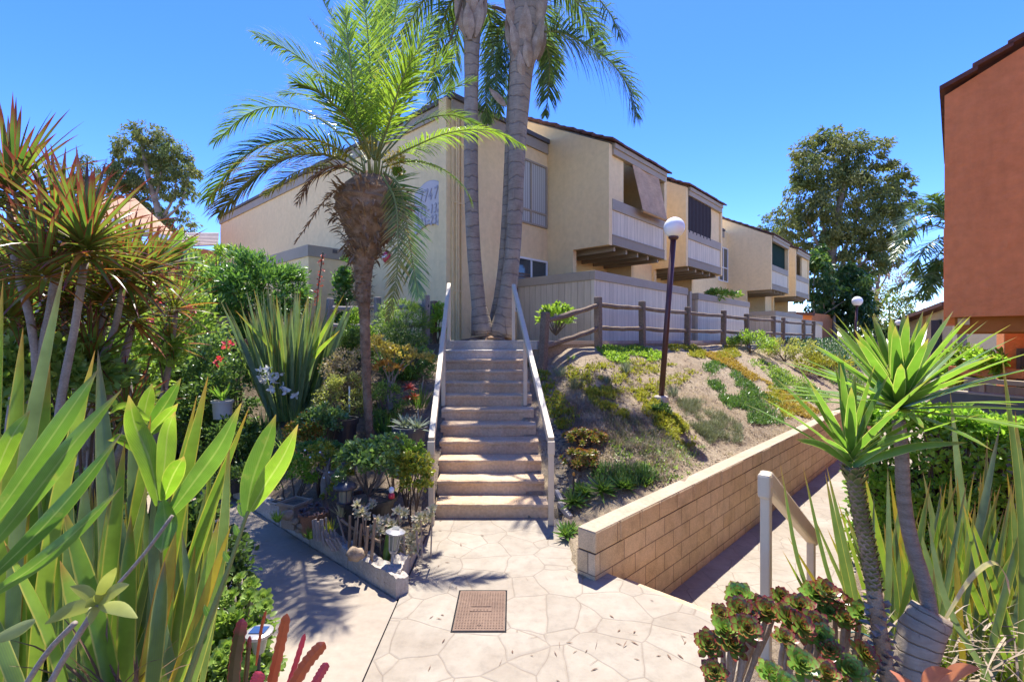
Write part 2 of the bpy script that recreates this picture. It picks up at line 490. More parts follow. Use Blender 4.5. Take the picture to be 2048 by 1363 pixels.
# slopes
def fR(u, v):
    p = lerp(.0, FP + .25, v); q0 = max((-.62 + .714 * p) / .70, -.55)
    q = lerp(q0, 30, u ** 1.8); a = QP(q, p); z = hR(a.x, a.y)
    if a.y < 6.02 and a.x < .60: z = -.08
    return V((a.x, a.y, z))
mb = MB(); mb.grid(fR, 170, 46); struct('slope_ground', mb, M['soil'], True)
def fL(u, v):
    x = lerp(XJ + .06 - .36 * v, -9, u); yb = max(5.2 if x > -1.6 else 0, border_y(x) + .1); y = lerp(yb, 10.6, v)
    return V((x, y, hL(x, y)))
mb = MB(); mb.grid(fL, 90, 46); struct('garden_slope', mb, M['soil_dark'], True)
mb = MB()   # planter tip in front of the stairs
mb.grid(lambda u, v: (lambda y: V((lerp(XJ - .012, min(XJ - .02, -.99 - (y - 4.14) / .922), u), y, .085 + .02 * nz2(u * 3, y)))) (lerp(4.16, 7.6, v)), 20, 24)
struct('planter_soil', mb, M['soil_dark'], True)
mb = MB(); mb.grid(lambda u, v: (lambda a: V((a.x, a.y, hB(a.x, a.y))))(QP(lerp(-6, 18, u), lerp(-1.54, -12, v))), 60, 30); struct('yard_ground', mb, M['soil_dark'], True)
# terrace behind the slopes
slab('terrace_ground', [(-30, 10.4), (-1.2, 10.4), (.40, 10.4), (.40, 9.6), QP(3.25, FP + .12)[:2], QP(60, FP + .12)[:2], (90, 120), (-60, 120)], TZ - .05, .9, M['soil'])
slab('terrace_path', [QP(3.2, FP + .22)[:2], QP(34, FP + .22)[:2], QP(34, FP + 1.5)[:2], QP(5.0, FP + 1.5)[:2], (.35, 10.75), (-1.42, 10.75), (-1.40, 9.93), (.24, 9.93)], TZ + .02, .17, M['curb'])

# ------------------------------------------------------------------ stairs
st = thing('staircase', 'straight flight of twelve worn concrete steps between two pale handrails', 'stairs', (-.25, 6.0, 0))
def step_mesh(k):
    m = MB(); r, T = .183, .358
    y0 = 6.0 + T * (k - 1); t = (k - .5) / 12
    xl, xr = lerp(-.925, -1.38, t), lerp(.455, .225, t); z1 = r * k; z0 = max(-.1, r * (k - 1) - .25)
    n = 26; prof = [(0.012, z0), (0.010, z1 - .075), (-.006, z1 - .04), (-.004, z1 - .012), (.02, z1), (.12, z1 - .002), (.25, z1 - .001), (T + .04, z1 - .003)]
    vs = []
    for i in range(n + 1):
        x = lerp(xl, xr, i / n)
        for j, (dy, z) in enumerate(prof):
            w_ = .009 * noise.noise(V((x * 5, k * 7.3, j * .6))) + .005 * noise.noise(V((x * 16, k * 3.1, j)))
            vs.append((x, y0 + dy + w_, z + w_ * .7))
    P = len(prof); fs = []
    for i in range(n):
        for j in range(P - 1):
            a = i * P + j; fs.append([a, a + P, a + P + 1, a + 1])
    m.add(vs, fs)
    for i in (0, n):   # side faces
        ids = [V(vs[i * P + j]) for j in range(P)] + [V((vs[i * P][0], y0 + T + .04, z0))]
        m.add(ids, [list(range(len(ids))) if i == 0 else list(range(len(ids)))[::-1]])
    return m
for k in range(1, 12):
    obj('step', step_mesh(k), M['stepc2'] if k >= 11 else M['stepc'], st, smooth=False)
m = MB(); y0 = 6.0 + .358 * 11
m.box((-1.42, y0, 1.75), (1.66, 0, 0), (0, .9, 0), (0, 0, TZ + .027 - 1.75)); obj('landing', m, M['stepc2'], st, bevel=.012)

# handrails
def handrail(label, lo, hi, lo_h, mids):
    t = thing('handrail', label, 'handrail', lo, 'stair handrails')
    m = MB(); d = (hi - lo)
    a = lo + V((0, 0, lo_h)); b = hi
    m.bar(a, b, .075, .10); obj('rail', m, M['rail'], t, bevel=.008)
    for (p0, p1) in mids:
        m = MB(); m.bar(p0, p1, .068, .068, (0, 1, 0)); obj('post', m, M['rail'], t, bevel=.006)
    m = MB(); m.bar(a + V((0, -.02, -.0)), a + V((0, -.02, -.16)), .082, .07, (0, 1, 0)); obj('end_cap', m, M['rail'], t, bevel=.006)
lo = W(863, 1048, 5.8); lo.z = 0; hi = W(898, 570, 10.0)
a = lo + V((0, 0, 1.0))
def on_rail(Y, a, hi):
    k = (Y - a.y) / (hi.y - a.y); return a.lerp(hi, k)
pm = on_rail(8.15, a, hi)
handrail('pale painted handrail of the stairs, on the side of the black pots', lo, hi, 1.0,
         [(lo, lo + V((0, 0, .97))), (V((pm.x, pm.y, 1.1)), pm - V((0, 0, .02))), (V((hi.x, hi.y, TZ)), hi - V((0, 0, .03)))])
lo = W(1102, 1048, 5.8); lo.z = 0; hi = W(1027, 572, 10.0)
a = lo + V((0, 0, 1.0)); pm = on_rail(8.15, a, hi)
handrail('pale painted handrail of the stairs, on the side of the bare slope', lo, hi, 1.0,
         [(lo, lo + V((0, 0, .97))), (V((pm.x, pm.y, 1.1)), pm - V((0, 0, .02))), (V((hi.x, hi.y, TZ)), hi - V((0, 0, .03)))])
# handrail of the garden steps
p1 = W(1532, 960, 3.15); p2 = QP(.92, -1.58, 0); p2.z = .52
b1 = V((p1.x, p1.y, 0.0)); t = thing('handrail', 'short pale handrail sloping down beside the block wall and yucca', 'handrail', b1)
dd = (p2 - p1).normalized()
m = MB(); m.bar(p1 - dd * .03, p2 + dd * .10, .085, .12); obj('rail', m, M['rail'], t, bevel=.02)
m = MB(); m.bar(b1, p1 - V((0, 0, .03)), .06, .06, DW); obj('post', m, M['rail'], t, bevel=.01)
m = MB(); m.bar(V((p2.x, p2.y, -.68)), p2 - V((0, 0, .02)), .06, .06, DW); obj('post', m, M['rail'], t, bevel=.01)
m = MB(); m.bar(p1 + V((0, 0, .04)) - dd * .02, p1 - V((0, 0, .12)) - dd * .02, .08, .08, DW); obj('end_cap', m, M['rail'], t, bevel=.02)

# ------------------------------------------------------------------ block wall
t = thing('retaining_wall', 'low tan slump block retaining wall below the planted slope', 'wall', QP(0, 0, 0))
m = MB(); o = QP(0, -.1, -.76); L = 19.0
o = QP(-.16, -.1, -.76); boxuv(m, o, DW * (L + .16), NW * .2, (0, 0, 1.0), .13); wl_ = obj('block_courses', m, M['block'], t)
m = MB(); n = int(L / .42)
for i in range(n):
    q0 = i * .42 - .16; j = .004
    boxuv(m, QP(q0 + .002, -.104 + R(-j, j), .243), DW * .417, NW * (.208 + R(-j, j)), (0, 0, .197 + R(-.004, .004)), q0)
m.v = [V(v) + V((noise.noise(V(v) * 9) * .004, 0, noise.noise(V(v) * 7) * .004)) for v in m.v]
obj('cap_course', m, M['block'], t, bevel=.014)
m = MB(); m.box(QP(-.155, -.098, .437), DW * (n * .42 - .01), NW * .196, (0, 0, .007)); obj('mortar_top', m, M['cap'], t, bevel=.003)

# ------------------------------------------------------------------ valve cover
p = [G(917, 1182, lambda x, y: 0), G(1007, 1182, lambda x, y: 0), G(1014, 1262, lambda x, y: 0), G(910, 1262, lambda x, y: 0)]
cx_, cy_ = sum(q.x for q in p) / 4, sum(q.y for q in p) / 4
wx = (p[1].x - p[0].x + p[2].x - p[3].x) / 4; wy = (p[0].y - p[3].y) / 2
t = thing('meter_box', 'rusty brown ribbed iron meter box lid set in the stamped path', 'meter box', (cx_, cy_, 0))
m = MB(); m.box((cx_ - wx, cy_ - wy, .0015), (2 * wx, 0, 0), (0, 2 * wy, 0), (0, 0, .006)); obj('lid', m, M['iron'], t, bevel=.003)
m = MB(); nr = 17
for i in range(nr):
    x = cx_ - wx * .9 + 1.8 * wx * i / (nr - 1)
    ny = 26
    for j in range(ny):
        y = cy_ - wy * .92 + 1.84 * wy * (j + .5) / ny
        if abs(x - cx_) < .085 and abs(y - cy_) < .045: continue
        m.box((x - .006, y - wy * .026, .0075), (.012, 0, 0), (0, wy * .052, 0), (0, 0, .004))
obj('ribs', m, M['iron'], t)
m = MB()
for (dx, dy, w_, h_) in ((0, .035, .17, .006), (0, -.035, .17, .006), (-.085, 0, .006, .076), (.085, 0, .006, .076)):
    m.box((cx_ + dx - w_ / 2, cy_ + dy - h_ / 2, .0075), (w_, 0, 0), (0, h_, 0), (0, 0, .005))
for i in range(5): m.box((cx_ - .062 + i * .027, cy_ - .014, .0075), (.014, 0, 0), (0, .028, 0), (0, 0, .004))
obj('plate', m, M['iron'], t)
m = MB(); m.lathe((cx_ + .0, cy_ - wy * .78, .0078), [(.013, 0), (.013, .001)], 10); obj('finger_hole', m, M['dark'], t)
m = MB()
for (o, ax, ay) in (((cx_ - wx - .014, cy_ - wy - .014, .0012), (2 * wx + .028, 0, 0), (0, .012, 0)), ((cx_ - wx - .014, cy_ + wy + .002, .0012), (2 * wx + .028, 0, 0), (0, .012, 0)),
                    ((cx_ - wx - .014, cy_ - wy - .002, .0012), (.012, 0, 0), (0, 2 * wy + .004, 0)), ((cx_ + wx + .002, cy_ - wy - .002, .0012), (.012, 0, 0), (0, 2 * wy + .004, 0))):
    m.box(o, ax, ay, (0, 0, .004))
obj('frame', m, M['dark'], t)

# ================================================================== MAIN BUILDING
def bb(m, t0, t1, o0, o1, z0, z1):
    m.box(B(t0, o0, z0), BD * (t1 - t0), BO * (o1 - o0), (0, 0, z1 - z0))
bld = thing('apartment_building', 'two storey beige stucco apartment block with boxed balconies and grey trim', 'building', B(0, 0, TZ))
zt = 8.2
m = MB(); bb(m, 0, 12.2, -17.3, 0, TZ - .3, zt); bb(m, 12.2, 30, -17.3, -.02, TZ - .3, zt - .15); obj('wall', m, M['stucco'], bld)
# corner pilaster on the end wall
m = MB(); bb(m, -.16, -.003, -.34, -.05, TZ - .3, zt - .02); obj('corner_pilaster', m, M['stucco'], bld)
# fascia band and coping
for a_ in ((-.05, 3.76, .003, .055, zt - .36, zt - .06), (-.055, -.003, -17.3, -.36, zt - .36, zt - .06), (15.8, 19, .003, .05, zt - .52, zt - .2)):
    m = MB(); bb(m, *a_); obj('fascia', m, M['trim'], bld, bevel=.006)
for a_ in ((-.09, 3.76, -.25, .12, zt - .055, zt + .07), (-.12, .2, -17.35, -.262, zt - .055, zt + .05), (15.6, 19, -.2, .1, zt - .19, zt - .08)):
    m = MB(); bb(m, *a_); obj('coping', m, M['trim_dark'], bld, bevel=.008)
# conduits
m = MB()
for dx, r in ((.10, .022), (.16, .03), (.27, .022)):
    m.tube([B(dx, .035, TZ), B(dx, .035, zt - .4)], r, 8)
for z in (3.4, 5.6, 7.4): bb(m, .06, .32, .0, .06, z, z + .03)
obj('conduit', m, M['stucco'], bld, smooth=False)

def blinds(name):
    t = NT(name); t.rs(.5, .5); co = t.co('UV')
    sep = t.node('ShaderNodeSeparateXYZ'); t.link(co, sep.inputs[0])
    fr = t.math('FRACT', t.math('MULTIPLY', sep.outputs[0], 11.0))
    col = t.ramp(fr, [(0, (.10, .12, .11)), (.12, (.34, .36, .34)), (.6, (.52, .53, .50)), (1, (.28, .30, .29))])
    t.base(col); t.b.inputs['Coat Weight'].default_value = .6; t.b.inputs['Coat Roughness'].default_value = .05
    return t.m
M['blind'] = blinds('vertical_blinds')
def window(t0, t1, z0, z1, off, frame, pane, split=True, low=None):
    m = MB(); f = .055
    bb(m, t0, t1, off + .003, off + .05, z0, z0 + f); bb(m, t0, t1, off + .003, off + .05, z1 - f, z1)
    bb(m, t0, t0 + f, off + .003, off + .05, z0 + f, z1 - f); bb(m, t1 - f, t1, off + .003, off + .05, z0 + f, z1 - f)
    tm = (t0 + t1) / 2
    if split: bb(m, tm - f / 2, tm + f / 2, off + .003, off + .046, z0 + f, z1 - f)
    if low: bb(m, t0 + f, t1 - f, off + .003, off + .048, low - f / 2, low + f / 2)
    w_ = obj('window', m, M[frame], bld)
    m = MB(); boxuv(m, B(t0 + f, off + .004, z0 + f), BD * (t1 - t0 - 2 * f), BO * .012, (0, 0, z1 - z0 - 2 * f))
    obj('pane', m, M[pane], w_)
    return w_
ta, za = onB(1043, 318, 0); tb, _ = onB(1092.5, 330, 0); _, zb = onB(1092, 458, 0); _, za = onB(1092, 335, 0); _, zl = onB(1092, 431, 0)
window(ta - .35, tb, zb, za, 0, 'trim', 'blind', True, zl)
tb, z1 = onB(1093, 523, 0); _, z0 = onB(1093, 556, 0); window(tb - 1.5, tb, 3.0, z1, 0, 'white', 'glass')
m = MB(); ww = bld.children[-1]
for i in range(14): bb(m, tb - 1.43, tb - .8, .018, .03, 3.1 + i * .075, 3.1 + i * .075 + .055)
obj('shutter', m, M['iron'], ww)
t0, z1 = onB(1438, 497, -.02); t1, z0 = onB(1457.5, 566, -.02); t0 = 15.0; t1, _ = onB(1456, 500, -.02)
window(t1 - 1.5, t1 - .1, z0, z1 + .15, -.02, 'white', 'glass', True, z0 + .75)

# balconies
BP = 2.15
def balcony(tf, kind, walls_to_ground=.95):
    """tf = start of the bay along the facade"""
    w_ = 3.61; th = .17; zb = 4.83; zo = 7.62; sl_ = .5
    def side(t0):
        m = MB(); oi = -1.0; zi = zo + (BP - oi) * sl_
        pts = [B(t0, oi, TZ - .1), B(t0, walls_to_ground, TZ - .1), B(t0, walls_to_ground, zb), B(t0, BP, zb), B(t0, BP, zo), B(t0, oi, zi)]
        m.poly(pts, BD * th); return obj('wing_wall', m, M['stucco'], bld)
    s1 = side(tf); s2 = side(tf + w_ - th)
    # roof, stepped courses of tile
    m = MB(); oe = BP + .16; nC = 11
    for i in range(nC):
        o0 = oe - i * .32; o1 = o0 - .37
        z0_ = zo + .07 + (BP - o0) * sl_ + .05; z1_ = zo + .07 + (BP - o1) * sl_
        j = 0
        tt = tf - .07
        while tt < tf + w_ + .05:
            tw = min(.30, tf + w_ + .07 - tt); jj = R(-.012, .012)
            q = [B(tt + .004, o0, z0_ + jj), B(tt + tw - .004, o0, z0_ + jj), B(tt + tw - .004, o1, z1_ + jj), B(tt + .004, o1, z1_ + jj)]
            m.poly(q, (0, 0, .055)); tt += tw
    obj('roof', m, M['tile'], bld)
    m = MB(); m.poly([B(tf + th + .004, BP + .02, zo + .035), B(tf + th + .004, -1.0, zo + .035 + (BP + 1.02) * sl_), B(tf + w_ - th - .004, -1.0, zo + .035 + (BP + 1.02) * sl_), B(tf + w_ - th - .004, BP + .02, zo + .035)], (0, 0, .03)); obj('roof_deck', m, M['trim'], bld)
    # fascia
    m = MB(); bb(m, tf + th + .003, tf + w_ - th - .003, BP - .10, BP + .06, zo - .27, zo + .0); bb(m, tf + th + .003, tf + w_ - th - .003, BP - .08, BP + .10, zo - .1, zo + .03); obj('eave_board', m, M['trim'], bld, bevel=.005)
    # parapet
    bal = MB(); boxuv(bal, B(tf + th + .003, BP - .12, zb + .28), BD * (w_ - 2 * th - .006), BO * .09, (0, 0, .72)); p_ = obj('balcony', bal, M['siding'], bld)
    m = MB(); bb(m, tf + th + .003, tf + w_ - th - .003, BP - .13, BP + .012, zb + 1.0, zb + 1.3); obj('rail_board', m, M['trim'], p_, bevel=.006)
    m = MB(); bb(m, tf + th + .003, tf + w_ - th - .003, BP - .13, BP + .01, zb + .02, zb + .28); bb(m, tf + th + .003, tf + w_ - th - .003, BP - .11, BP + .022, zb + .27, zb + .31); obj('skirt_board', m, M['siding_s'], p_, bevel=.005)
    m = MB(); bb(m, tf + th + .003, tf + w_ - th - .003, 0.003, BP - .13, zb + .14, zb + .2); obj('floor_deck', m, M['trim'], p_)
    m = MB()
    for k in range(5):
        tt = tf + th + .3 + k * .68; bb(m, tt, tt + .09, .003, BP - .132, zb - .10, zb + .138)
    obj('joist', m, M['trim'], p_)
    zi0, zi1 = zb + 1.3, zo - .27
    def infill(a, b, mat, name, o0=BP - .1, o1=BP - .03):
        mm = MB(); boxuv(mm, B(tf + a, o0, zi0), BD * (b - a), BO * (o1 - o0), (0, 0, zi1 - zi0)); return obj(name, mm, mat, bld)
    # back wall dark sliding door
    mm = MB(); bb(mm, tf + th + .4, tf + w_ - th - .4, .004, .03, zb + .2, zb + 2.2); obj('sliding_door', mm, M['glass'], bld)
    return zi0, zi1
M['shade_bamboo'] = wood('bamboo_blind', (.42, .27, .15), (.64, .45, .29), (.6, .6, 14), .9)
M['shade_dark'] = plain('brown_fabric', (.05, .042, .043), .9, .1)
M['shade_green'] = plain('green_mesh', (.012, .035, .025), .9, .1)
T1 = 3.78
def panel(tf, a, b, z0, z1, o, th, mat, name):
    mm = MB(); boxuv(mm, B(tf + a, o, z0), BD * (b - a), BO * th, (0, 0, z1 - z0)); return obj(name, mm, mat, bld)
zi0, zi1 = balcony(T1, 1)
panel(T1, .173, .86, zi0, zi1, BP - .14, .1, M['stucco'], 'infill_panel')
panel(T1, .862, 1.5, zi0, zi1, BP - .5, .03, M['dark'], 'dark_opening_sheet')  # near-black sheet, its colour standing in for shade inside the balcony opening
# bamboo blind hanging outside, its foot swinging out
m = MB()
def blf(u, v):
    tt = T1 + lerp(1.25, 2.95, u) + .25 * v - .1 * u * v; o = BP + .03 + .22 * v + .02 * math.sin(u * 9); z = lerp(zi1 + .03, zi0 - .13, v)
    return B(tt, o, z)
m.grid(blf, 16, 14); m2 = MB(); m2.grid(lambda u, v: blf(u, v) - BO * .015, 16, 14); m2.f = [f[::-1] for f in m2.f]
m.add(m2.v, m2.f)
bl = solo('bamboo_blind', 'woven bamboo roll blind hanging slanted over the balcony opening', 'blind', m, M['shade_bamboo'], blf(.5, 0))
m = MB(); m.tube([blf(-.03, 1.0), blf(1.03, 1.0)], .045, 8); obj('bottom_roll', m, plain('blind_roll', (.42, .27, .13), .8, .2), bl, base=blf(.5, 0)).location = (0, 0, 0)
T2 = T1 + 5.18
balcony(T2, 2)
m = MB()
def s2f(u, v): return B(T2 + lerp(.175, 2.35, u) - .18 * (v - .4) ** 2 * u, BP + .005 + .012 * math.sin(u * 40), lerp(zi1 + .02, zi0 - .08, v))
m.grid(s2f, 40, 8); m2 = MB(); m2.grid(lambda u, v: s2f(u, v) - BO * .012, 40, 8); m2.f = [f[::-1] for f in m2.f]; m.add(m2.v, m2.f)
solo('fabric_shade', 'dark brown fabric shade filling the second balcony opening', 'shade', m, M['shade_dark'], s2f(.5, 0))
panel(T2, 2.15, 3.43, zi0, zi1, BP - .16, .1, M['stucco'], 'infill_panel')
T3 = T1 + 15.9; balcony(T3, 3)
m = MB(); boxuv(m, B(T3 + .3, BP - .2, zi0 - .3), BD * 3.12, BO * .03, (0, 0, 1.6)); solo('mesh_screen', 'dark green mesh screen tied inside the third balcony', 'screen', m, M['shade_green'], B(T3 + .3, BP, zi0))
T4 = T1 + 21.1; balcony(T4, 4)
panel(T4, 1.9, 3.43, zi0, zi1, BP - .16, .1, M['stucco'], 'infill_panel')
panel(T4, .3, 1.9, zi0, zi1, BP - .9, .03, M['trim'], 'dark_opening_sheet')  # brownish sheet, its colour standing in for the dark of the open balcony
# linking walls between bays (lower storey, stepped forward)
for a_ in (T1, T3):
    m = MB(); bb(m, a_ + 3.615, a_ + 5.175, .003, .85, TZ - .1, 5.0); obj('link_wall', m, M['stucco'], bld)
# meter shed against the end wall
s0, zz = onE(690, 497); s1, _ = onE(540, 520)
E0 = onE(692, 497)[0]
shed = thing('utility_shed', 'low flat roofed beige shed with grey parapet against the end wall', 'shed', C0 + BE * 8.5 + V((0, 0, TZ)))
# solve so that its corner sits at pixel 617
pj = 1.55
kk = (617 - CX) / F; pc = C0 - BD * pj
sc = (kk * pc.y - pc.x) / (BE.x - kk * BE.y); zc = H - (491 - HY) / F * (pc.y + sc * BE.y)
def EB(s, o, z): a = C0 + BE * s - BD * o; return V((a.x, a.y, z))
m = MB(); m.box(EB(sc, .003, TZ - .3), BE * 5, BD * -(pj - .003), (0, 0, zc - TZ + .0)); obj('wall', m, M['stucco'], shed)
m = MB(); m.box(EB(sc - .03, .004, zc - .3), BE * 5.06, BD * -(pj + .03), (0, 0, .33)); obj('parapet', m, M['trim'], shed, bevel=.006)
m = MB(); m.box(EB(sc - .05, pj * .45, zc - .12), BE * .06, BD * -.14, (0, 0, .1)); obj('light_fitting', m, M['trim_dark'], shed)

# ------------------------------------------------------------------ wall sign
M['sign'] = plain('sign_face', (.52, .47, .44), .6, .3, 0, .05); M['sign_ink'] = plain('sign_ink', (.38, .36, .385), .6, .3, 0, .05)
sa, _ = onE(890, 400); sb, _ = onE(832, 400)
_, zt1 = onE(890, 368); _, zb1 = onE(890, 455); zm = (zt1 + zb1) / 2; wS = sb - sa; hS = zt1 - zb1
def EP(s, z, o): return EB(s, o, z)
m = MB(); pts = []; nA = 14
for i in range(nA + 1):
    u = i / nA; pts.append(EP(lerp(sa, sb, u), zt1 - .03 + .22 * math.sin(math.pi * u), .004))
for i in range(nA + 1):
    u = 1 - i / nA; pts.append(EP(lerp(sa, sb, u), zb1 - .02 + .22 * math.sin(math.pi * u), .004))
m.poly(pts, BD * -.035)
sg = solo('address_sign', 'pale shield shaped wall sign with building and unit numbers', 'sign', m, M['sign'], EP((sa + sb) / 2, zm, 0))
m = MB()
for i in range(len(pts)):
    m.bar(pts[i] - BD * .02, pts[(i + 1) % len(pts)] - BD * .02, .034, .02, BD)
obj('border', m, M['sign_ink'], sg, base=EP((sa + sb) / 2, zm, 0)).location = (0, 0, 0)
DG = {'1': [[(.5, 1), (.5, 0)], [(.5, 1), (.3, .85)]], '2': [[(.15, .8), (.3, .97), (.55, 1), (.75, .85), (.7, .6), (.15, 0), (.85, .02)]],
      '3': [[(.2, .92), (.5, 1), (.75, .85), (.65, .6), (.4, .52), (.7, .45), (.8, .22), (.55, 0), (.15, .08)]],
      '4': [[(.6, 1), (.1, .35), (.9, .35)], [(.65, .6), (.6, 0)]], '5': [[(.85, 1), (.35, 1), (.25, .58), (.6, .6), (.8, .35), (.6, .05), (.15, .03)]],
      '7': [[(.1, .93), (.9, 1), (.4, 0)]], '-': [[(.2, .48), (.8, .5)]]}
m = MB()
def word(s, z0, hgt, wtot, sl=.22, th=.035):
    n = len(s); cw = wtot / n
    sx0 = (sa + sb) / 2 + wtot / 2
    for i, ch in enumerate(s):
        for st_ in DG[ch]:
            pp = [EP(sx0 - (i + x * .8 + sl * (y - .5)) * cw, z0 + y * hgt, .05) for x, y in st_]
            for a_, b_ in zip(pp, pp[1:]): m.bar(a_, b_, th, .012, BD)
word('7747', zm + hS * .22, hS * .27, wS * .68, .2, .045); word('125-132', zm - hS * .10, hS * .2, wS * .84, .25); word('225-232', zm - hS * .36, hS * .2, wS * .84, .25)
obj('lettering', m, M['sign_ink'], sg, base=EP((sa + sb) / 2, zm, 0)).location = (0, 0, 0)
# alarm bell
s_, z_ = onE(775, 514)
m = MB(); m.lathe(EP(s_, z_, .003), [(.17, 0), (.17, .05), (.14, .085), (.05, .1), (.0001, .1)], 18, -BD)
ab = solo('alarm_bell', 'round red fire alarm bell on the beige end wall', 'alarm bell', m, M['red'], EP(s_, z_, 0), smooth=True)
m = MB(); m.box(EP(s_ - .12, z_ - .02, .004), BE * .24, BD * -.105, (0, 0, .06)); obj('label_plate', m, M['white'], ab, base=EP(s_, z_, 0)).location = (0, 0, 0)

# ------------------------------------------------------------------ patio walls
PO = 2.6
def patio(label, t0, t1, ztop, left_side, gate=False):
    t = thing('patio_wall', label, 'patio wall', B(t0, PO, TZ), 'patio walls below the balconies')
    m = MB(); boxuv(m, B(t0, PO - .12, TZ - .03), BD * (t1 - t0), BO * .10, (0, 0, ztop - TZ - .2)); obj('boards', m, M['siding'], t)
    if left_side:
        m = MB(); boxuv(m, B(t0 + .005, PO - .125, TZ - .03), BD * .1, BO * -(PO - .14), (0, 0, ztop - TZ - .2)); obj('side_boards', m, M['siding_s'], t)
    m = MB(); bb(m, t0 - .03, t1 + .02, PO - .14, PO + .015, ztop - .23, ztop)
    obj('top_board', m, M['trim'], t, bevel=.008)
    if left_side:
        m = MB(); bb(m, t0 - .032, t0 + .12, .004, PO - .142, ztop - .232, ztop - .002); obj('side_top_board', m, M['trim'], t, bevel=.008)
    if t1 - t0 < 7.5:
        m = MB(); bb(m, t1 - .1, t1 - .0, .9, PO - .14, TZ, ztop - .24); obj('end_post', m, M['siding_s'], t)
def tfac(px, o=PO): return onB(px, 600, o)[0]
patio('grey board patio wall below the bamboo blind balcony', tfac(1190), tfac(1375), 3.93, True)
patio('grey board patio wall with leafy shrub showing above it', tfac(1397), tfac(1499), 3.84, True)
patio('grey board patio wall below the green mesh balcony', tfac(1551), tfac(1605), 3.66, True)
patio('low far grey board patio wall, last in the row', tfac(1606), tfac(1645), 3.42, False)
m = MB(); tt = tfac(1380); bb(m, tt, tt + .16, PO - .2, PO, TZ, 3.85); solo('gate_post', 'slim grey gate post between two patio walls', 'post', m, M['trim'], B(tt, PO, TZ), bevel=.01)

# ------------------------------------------------------------------ split rail fence along the terrace path
def fence(name, label, posts, rails, mat, ph, group=None, rr=.055):
    t = thing(name, label, 'fence', posts[0], group)
    for i, p in enumerate(posts):
        m = MB(); top = p + V((R(-.03, .03) + (.09 if i == 0 and name == 'rail_fence' else 0), R(-.02, .02), ph)); w_ = .15
        m.bar(p - V((0, 0, .25)), top, w_, .13, DW); m.v = [V(v) + V((noise.noise(V(v) * 3) * .012, 0, 0)) for v in m.v]
        po = obj('post', m, mat, t, bevel=.025)
        m = MB()
        for h in rails: m.lathe(p.lerp(top, h / ph) - (NW * .068), [(.035, 0), (.035, .004)], 10, -NW)
        obj('rail_hole', m, M['dark'], po, base=po['_b']).location = (0, 0, 0)
    for i in range(len(posts) - 1):
        for h in rails:
            a, b = posts[i] + V((0, 0, h)), posts[i + 1] + V((0, 0, h)); pts = []; rad = []
            if i == 0 and name == 'rail_fence': a = a + V((.06, 0, 0)) * h
            if h > 1.2 and i >= 99: continue
            for k in range(9):
                u = k / 8; pts.append(a.lerp(b, u) + V((0, 0, -.018 * math.sin(math.pi * u) + R(-.007, .007)))); rad.append(rr * (1.0 + R(-.12, .12)) * (.75 if k in (0, 8) else 1))
            m = MB(); m.tube(pts, rad, 7, True, .06); obj('rail', m, mat, t)
    return t
posts = []
for px, by in ((1083, 719), (1197, 704), (1285, 694), (1374, 690), (1446, 686), (1494, 684), (1547, 682), (1565, 681), (1607, 681), (1626, 681)):
    k = (px - CX) / F   # on line p = FP
    a = WO + NW * (FP + .02); q = (k * a.y - a.x) / (DW.x - k * DW.y); p = QP(q, FP + .02); p.z = hR(p.x, p.y) - .02
    posts.append(p)
fence('rail_fence', 'weathered brown split rail fence along the terrace path above the slope', posts, (.45, .95), M['wood'], 1.12)
posts = [W(652, 668, 11.2), W(757, 668, 10.9), W(852, 690, 10.45)]
for p in posts: p.z = TZ - .05
fence('rail_fence', 'grey weathered split rail fence between the flax clump and the stairs', posts, (.42, .82), M['wood_pale'], 1.05)
m = MB(); p = W(866, 640, 10.75); p.z = TZ - .1; m.bar(p, p + V((.02, 0, 1.0)), .14, .12, DW); solo('timber_post', 'dark weathered timber post standing behind the grey rail fence', 'post', m, M['wood'], p, bevel=.02)

# ------------------------------------------------------------------ globe lamps
def lamp(label, base, top, rg, grp='globe lamps on maroon poles', footing=True):
    t = thing('globe_lamp', label, 'lamp', base, grp)
    m = MB(); d = (top - base); m.tube([base, top], .05, 12); obj('pole', m, M['lamp_pole'], t, smooth=True)
    m = MB(); m.lathe(top - V((0, 0, .02)), [(.055, -.03), (.09, .0), (.09, .03), (.06, .05)], 16, d.normalized()); obj('collar', m, M['lamp_pole'], t)
    m = MB(); c = top + d.normalized() * (rg * .93); n = 20
    prof = [(max(.0001, rg * math.sin(math.pi * i / n)), -rg * math.cos(math.pi * i / n)) for i in range(n + 1)]
    m.lathe(c, prof, 24); obj('globe', m, M['globe'], t, smooth=True)
    if footing:
        m = MB(); m.lathe(base - V((0, 0, .25)), [(.14, 0), (.13, .32), (.11, .34), (.0001, .34)], 14); obj('footing', m, M['curb'], t)
base = G(1322, 803, hR); base.z += .02
top = W(1347, 474, base.y); lamp('white globe lamp on leaning maroon pole on the dry slope', base, top, 20.5 / F * base.y)
b2 = W(1708, 705, 22); t2 = W(1714, 611, 22); lamp('small far globe lamp on thin pole before the dark bamboo', b2, t2, 9.5 / F * 22, footing=False)
b2 = W(1797, 690, 34); t2 = W(1797, 651, 34); lamp('tiny distant globe lamp behind the yucca leaves', b2, t2, 6 / F * 34, footing=False)

